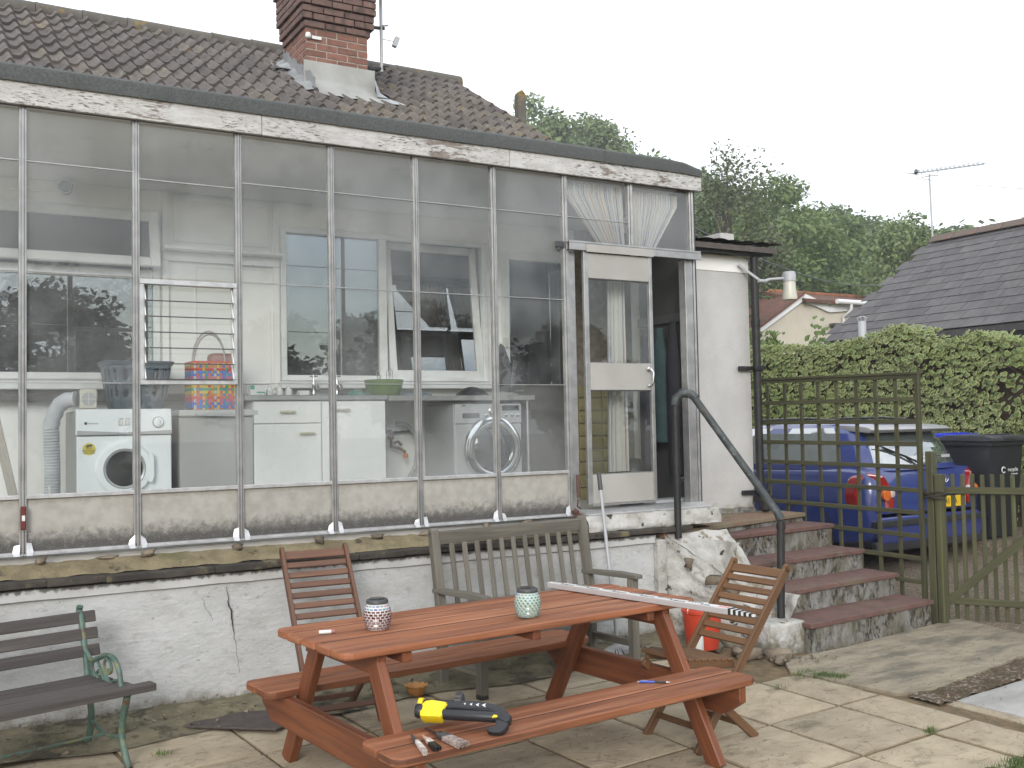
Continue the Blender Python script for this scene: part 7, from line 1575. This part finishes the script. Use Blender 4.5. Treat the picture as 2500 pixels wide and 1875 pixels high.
tree('broadleaf_tree', 'darkest far tree left of the pale willow', 52.5, 38.6, 14.5, 3.8, LEAF2, 10, 7000, .28, clumps=26, group=G1)
tree('willow_tree', 'pale soft willow beside the aerial mast', 33.2, 20.1, 9.9, 2.2, LEAF3, 11, 9000, .15, droop=.5, clumps=34, hr=1.9, group=G1)
tree('willow_tree', 'second pale willow, partly behind the slate roof', 35.6, 21.0, 9.5, 2.2, LEAF3, 12, 7000, .16, droop=.4, clumps=30, hr=1.9, group=G1)
tree('broadleaf_tree', 'light green tree behind the cream bungalow roof', 27.6, 26.5, 9.2, 2.6, LEAF1, 13, 7500, .17, clumps=28, group=G1)
tree('broadleaf_tree', 'dark tree behind the rusty ridge', 32.2, 25.0, 9.2, 2.5, LEAF1, 14, 7000, .18, clumps=28, group=G1)
tree('garden_bush', 'yellow green bush behind the outdoor lamp', 26.4, 23.6, 7.0, 1.5, LEAF3, 15, 4000, .13, clumps=22, hr=1.0, group=G1)
tree('broadleaf_tree', 'dark green tree between porch roof and bungalow', 25.5, 24.5, 9.4, 2.6, LEAF2, 17, 8000, .17, clumps=28, group=G1)
tree('broadleaf_tree', 'mid green tree under the tallest tree', 29.0, 27.5, 10.6, 2.8, LEAF1, 18, 8000, .18, clumps=28, group=G1)
# the wood closing the slope behind them
wd = MB(); Rw = random.Random(40); mids = ([], [], []); vs, fs, mi = [], [], []
for _ in range(1500):
    az = Rw.uniform(.42, 1.15); dist = 46 + 54 * Rw.random() ** .8; x, y = -.5 + sin(az) * dist, -6.3 + cos(az) * dist
    z0 = terrain(x, y); hh = Rw.uniform(2.6, 5.2); rr = Rw.uniform(1.3, 2.6); m_ = Rw.choice((0, 0, 1, 1, 2)); c = Vector((x, y, z0 + hh - rr * .9))
    for _ in range(62):
        d_ = Vector((Rw.gauss(0, 1), Rw.gauss(0, 1), Rw.gauss(.25, 1))).normalized(); p = c + Vector((d_.x, d_.y, d_.z * .9)) * rr * Rw.uniform(.75, 1.08) * (1 + .25 * noise.noise(d_ * 3 + c))
        a = (d_.cross(Vector((Rw.gauss(0, 1), Rw.gauss(0, 1), Rw.gauss(0, 1))))).normalized(); b = (a.cross(d_) + d_ * Rw.gauss(0, .5)).normalized(); s_ = Rw.uniform(.22, .46); k = len(vs)
        vs += [p - a * s_, p + b * s_ * .65, p + a * s_, p - b * s_ * .65]; fs.append((k, k + 1, k + 2, k + 3)); mi.append(m_)
wd.add(vs, fs, [[(0, 0)] * 4] * len(fs)); wd.mi = mi
o = wd.build('hillside_wood', [LEAF1, LEAF2, LEAF3]); o['kind'] = 'stuff'; o['label'] = 'far wooded hillside behind the houses'; o['category'] = 'wood'
# trees at the bottom of the garden, seen mirrored in the windows
G2 = 'trees at the garden end mirrored in the windows'
for k, (x, y, h, r, lab) in enumerate(((2.6, -21, 5.9, 2.6, 'big dark tree mirrored in the left kitchen window'), (8.5, -22, 5.0, 2.3, 'tree mirrored in the left part of the middle window'), (12.5, -21, 5.5, 2.4, 'bushy tree mirrored in the middle window'), (18.5, -22, 5.2, 2.3, 'tree mirrored in the glass of the tilted sash'), (23.5, -22, 4.4, 1.9, 'shrubby tree mirrored in the back door'), (28, -23, 5.4, 2.2, 'tree mirrored in the sliding door'), (-4, -22, 4.6, 2.2, 'tree beyond the left end of the kitchen window'))):
    tree('garden_tree', lab, x, y, h, r, LEAF5, 60 + k, 9000, .22, clumps=44, hr=1.15, group=G2)

# ================================================================== the hazy summer air
hzb = MB(); hzb.box((-215, -215, -1.2), (215, 215, 34)); hzm = bpy.data.materials.new('hazy_air'); hzm.use_nodes = True; N, L = hzm.node_tree.nodes, hzm.node_tree.links; N.clear()
ho = N.new('ShaderNodeOutputMaterial'); pv = N.new('ShaderNodeVolumePrincipled'); pv.inputs['Color'].default_value = (.93, .95, .97, 1); pv.inputs['Density'].default_value = .0018; pv.inputs['Anisotropy'].default_value = .2; L.new(pv.outputs[0], ho.inputs['Volume'])
o = hzb.build('haze', hzm); o['kind'] = 'stuff'
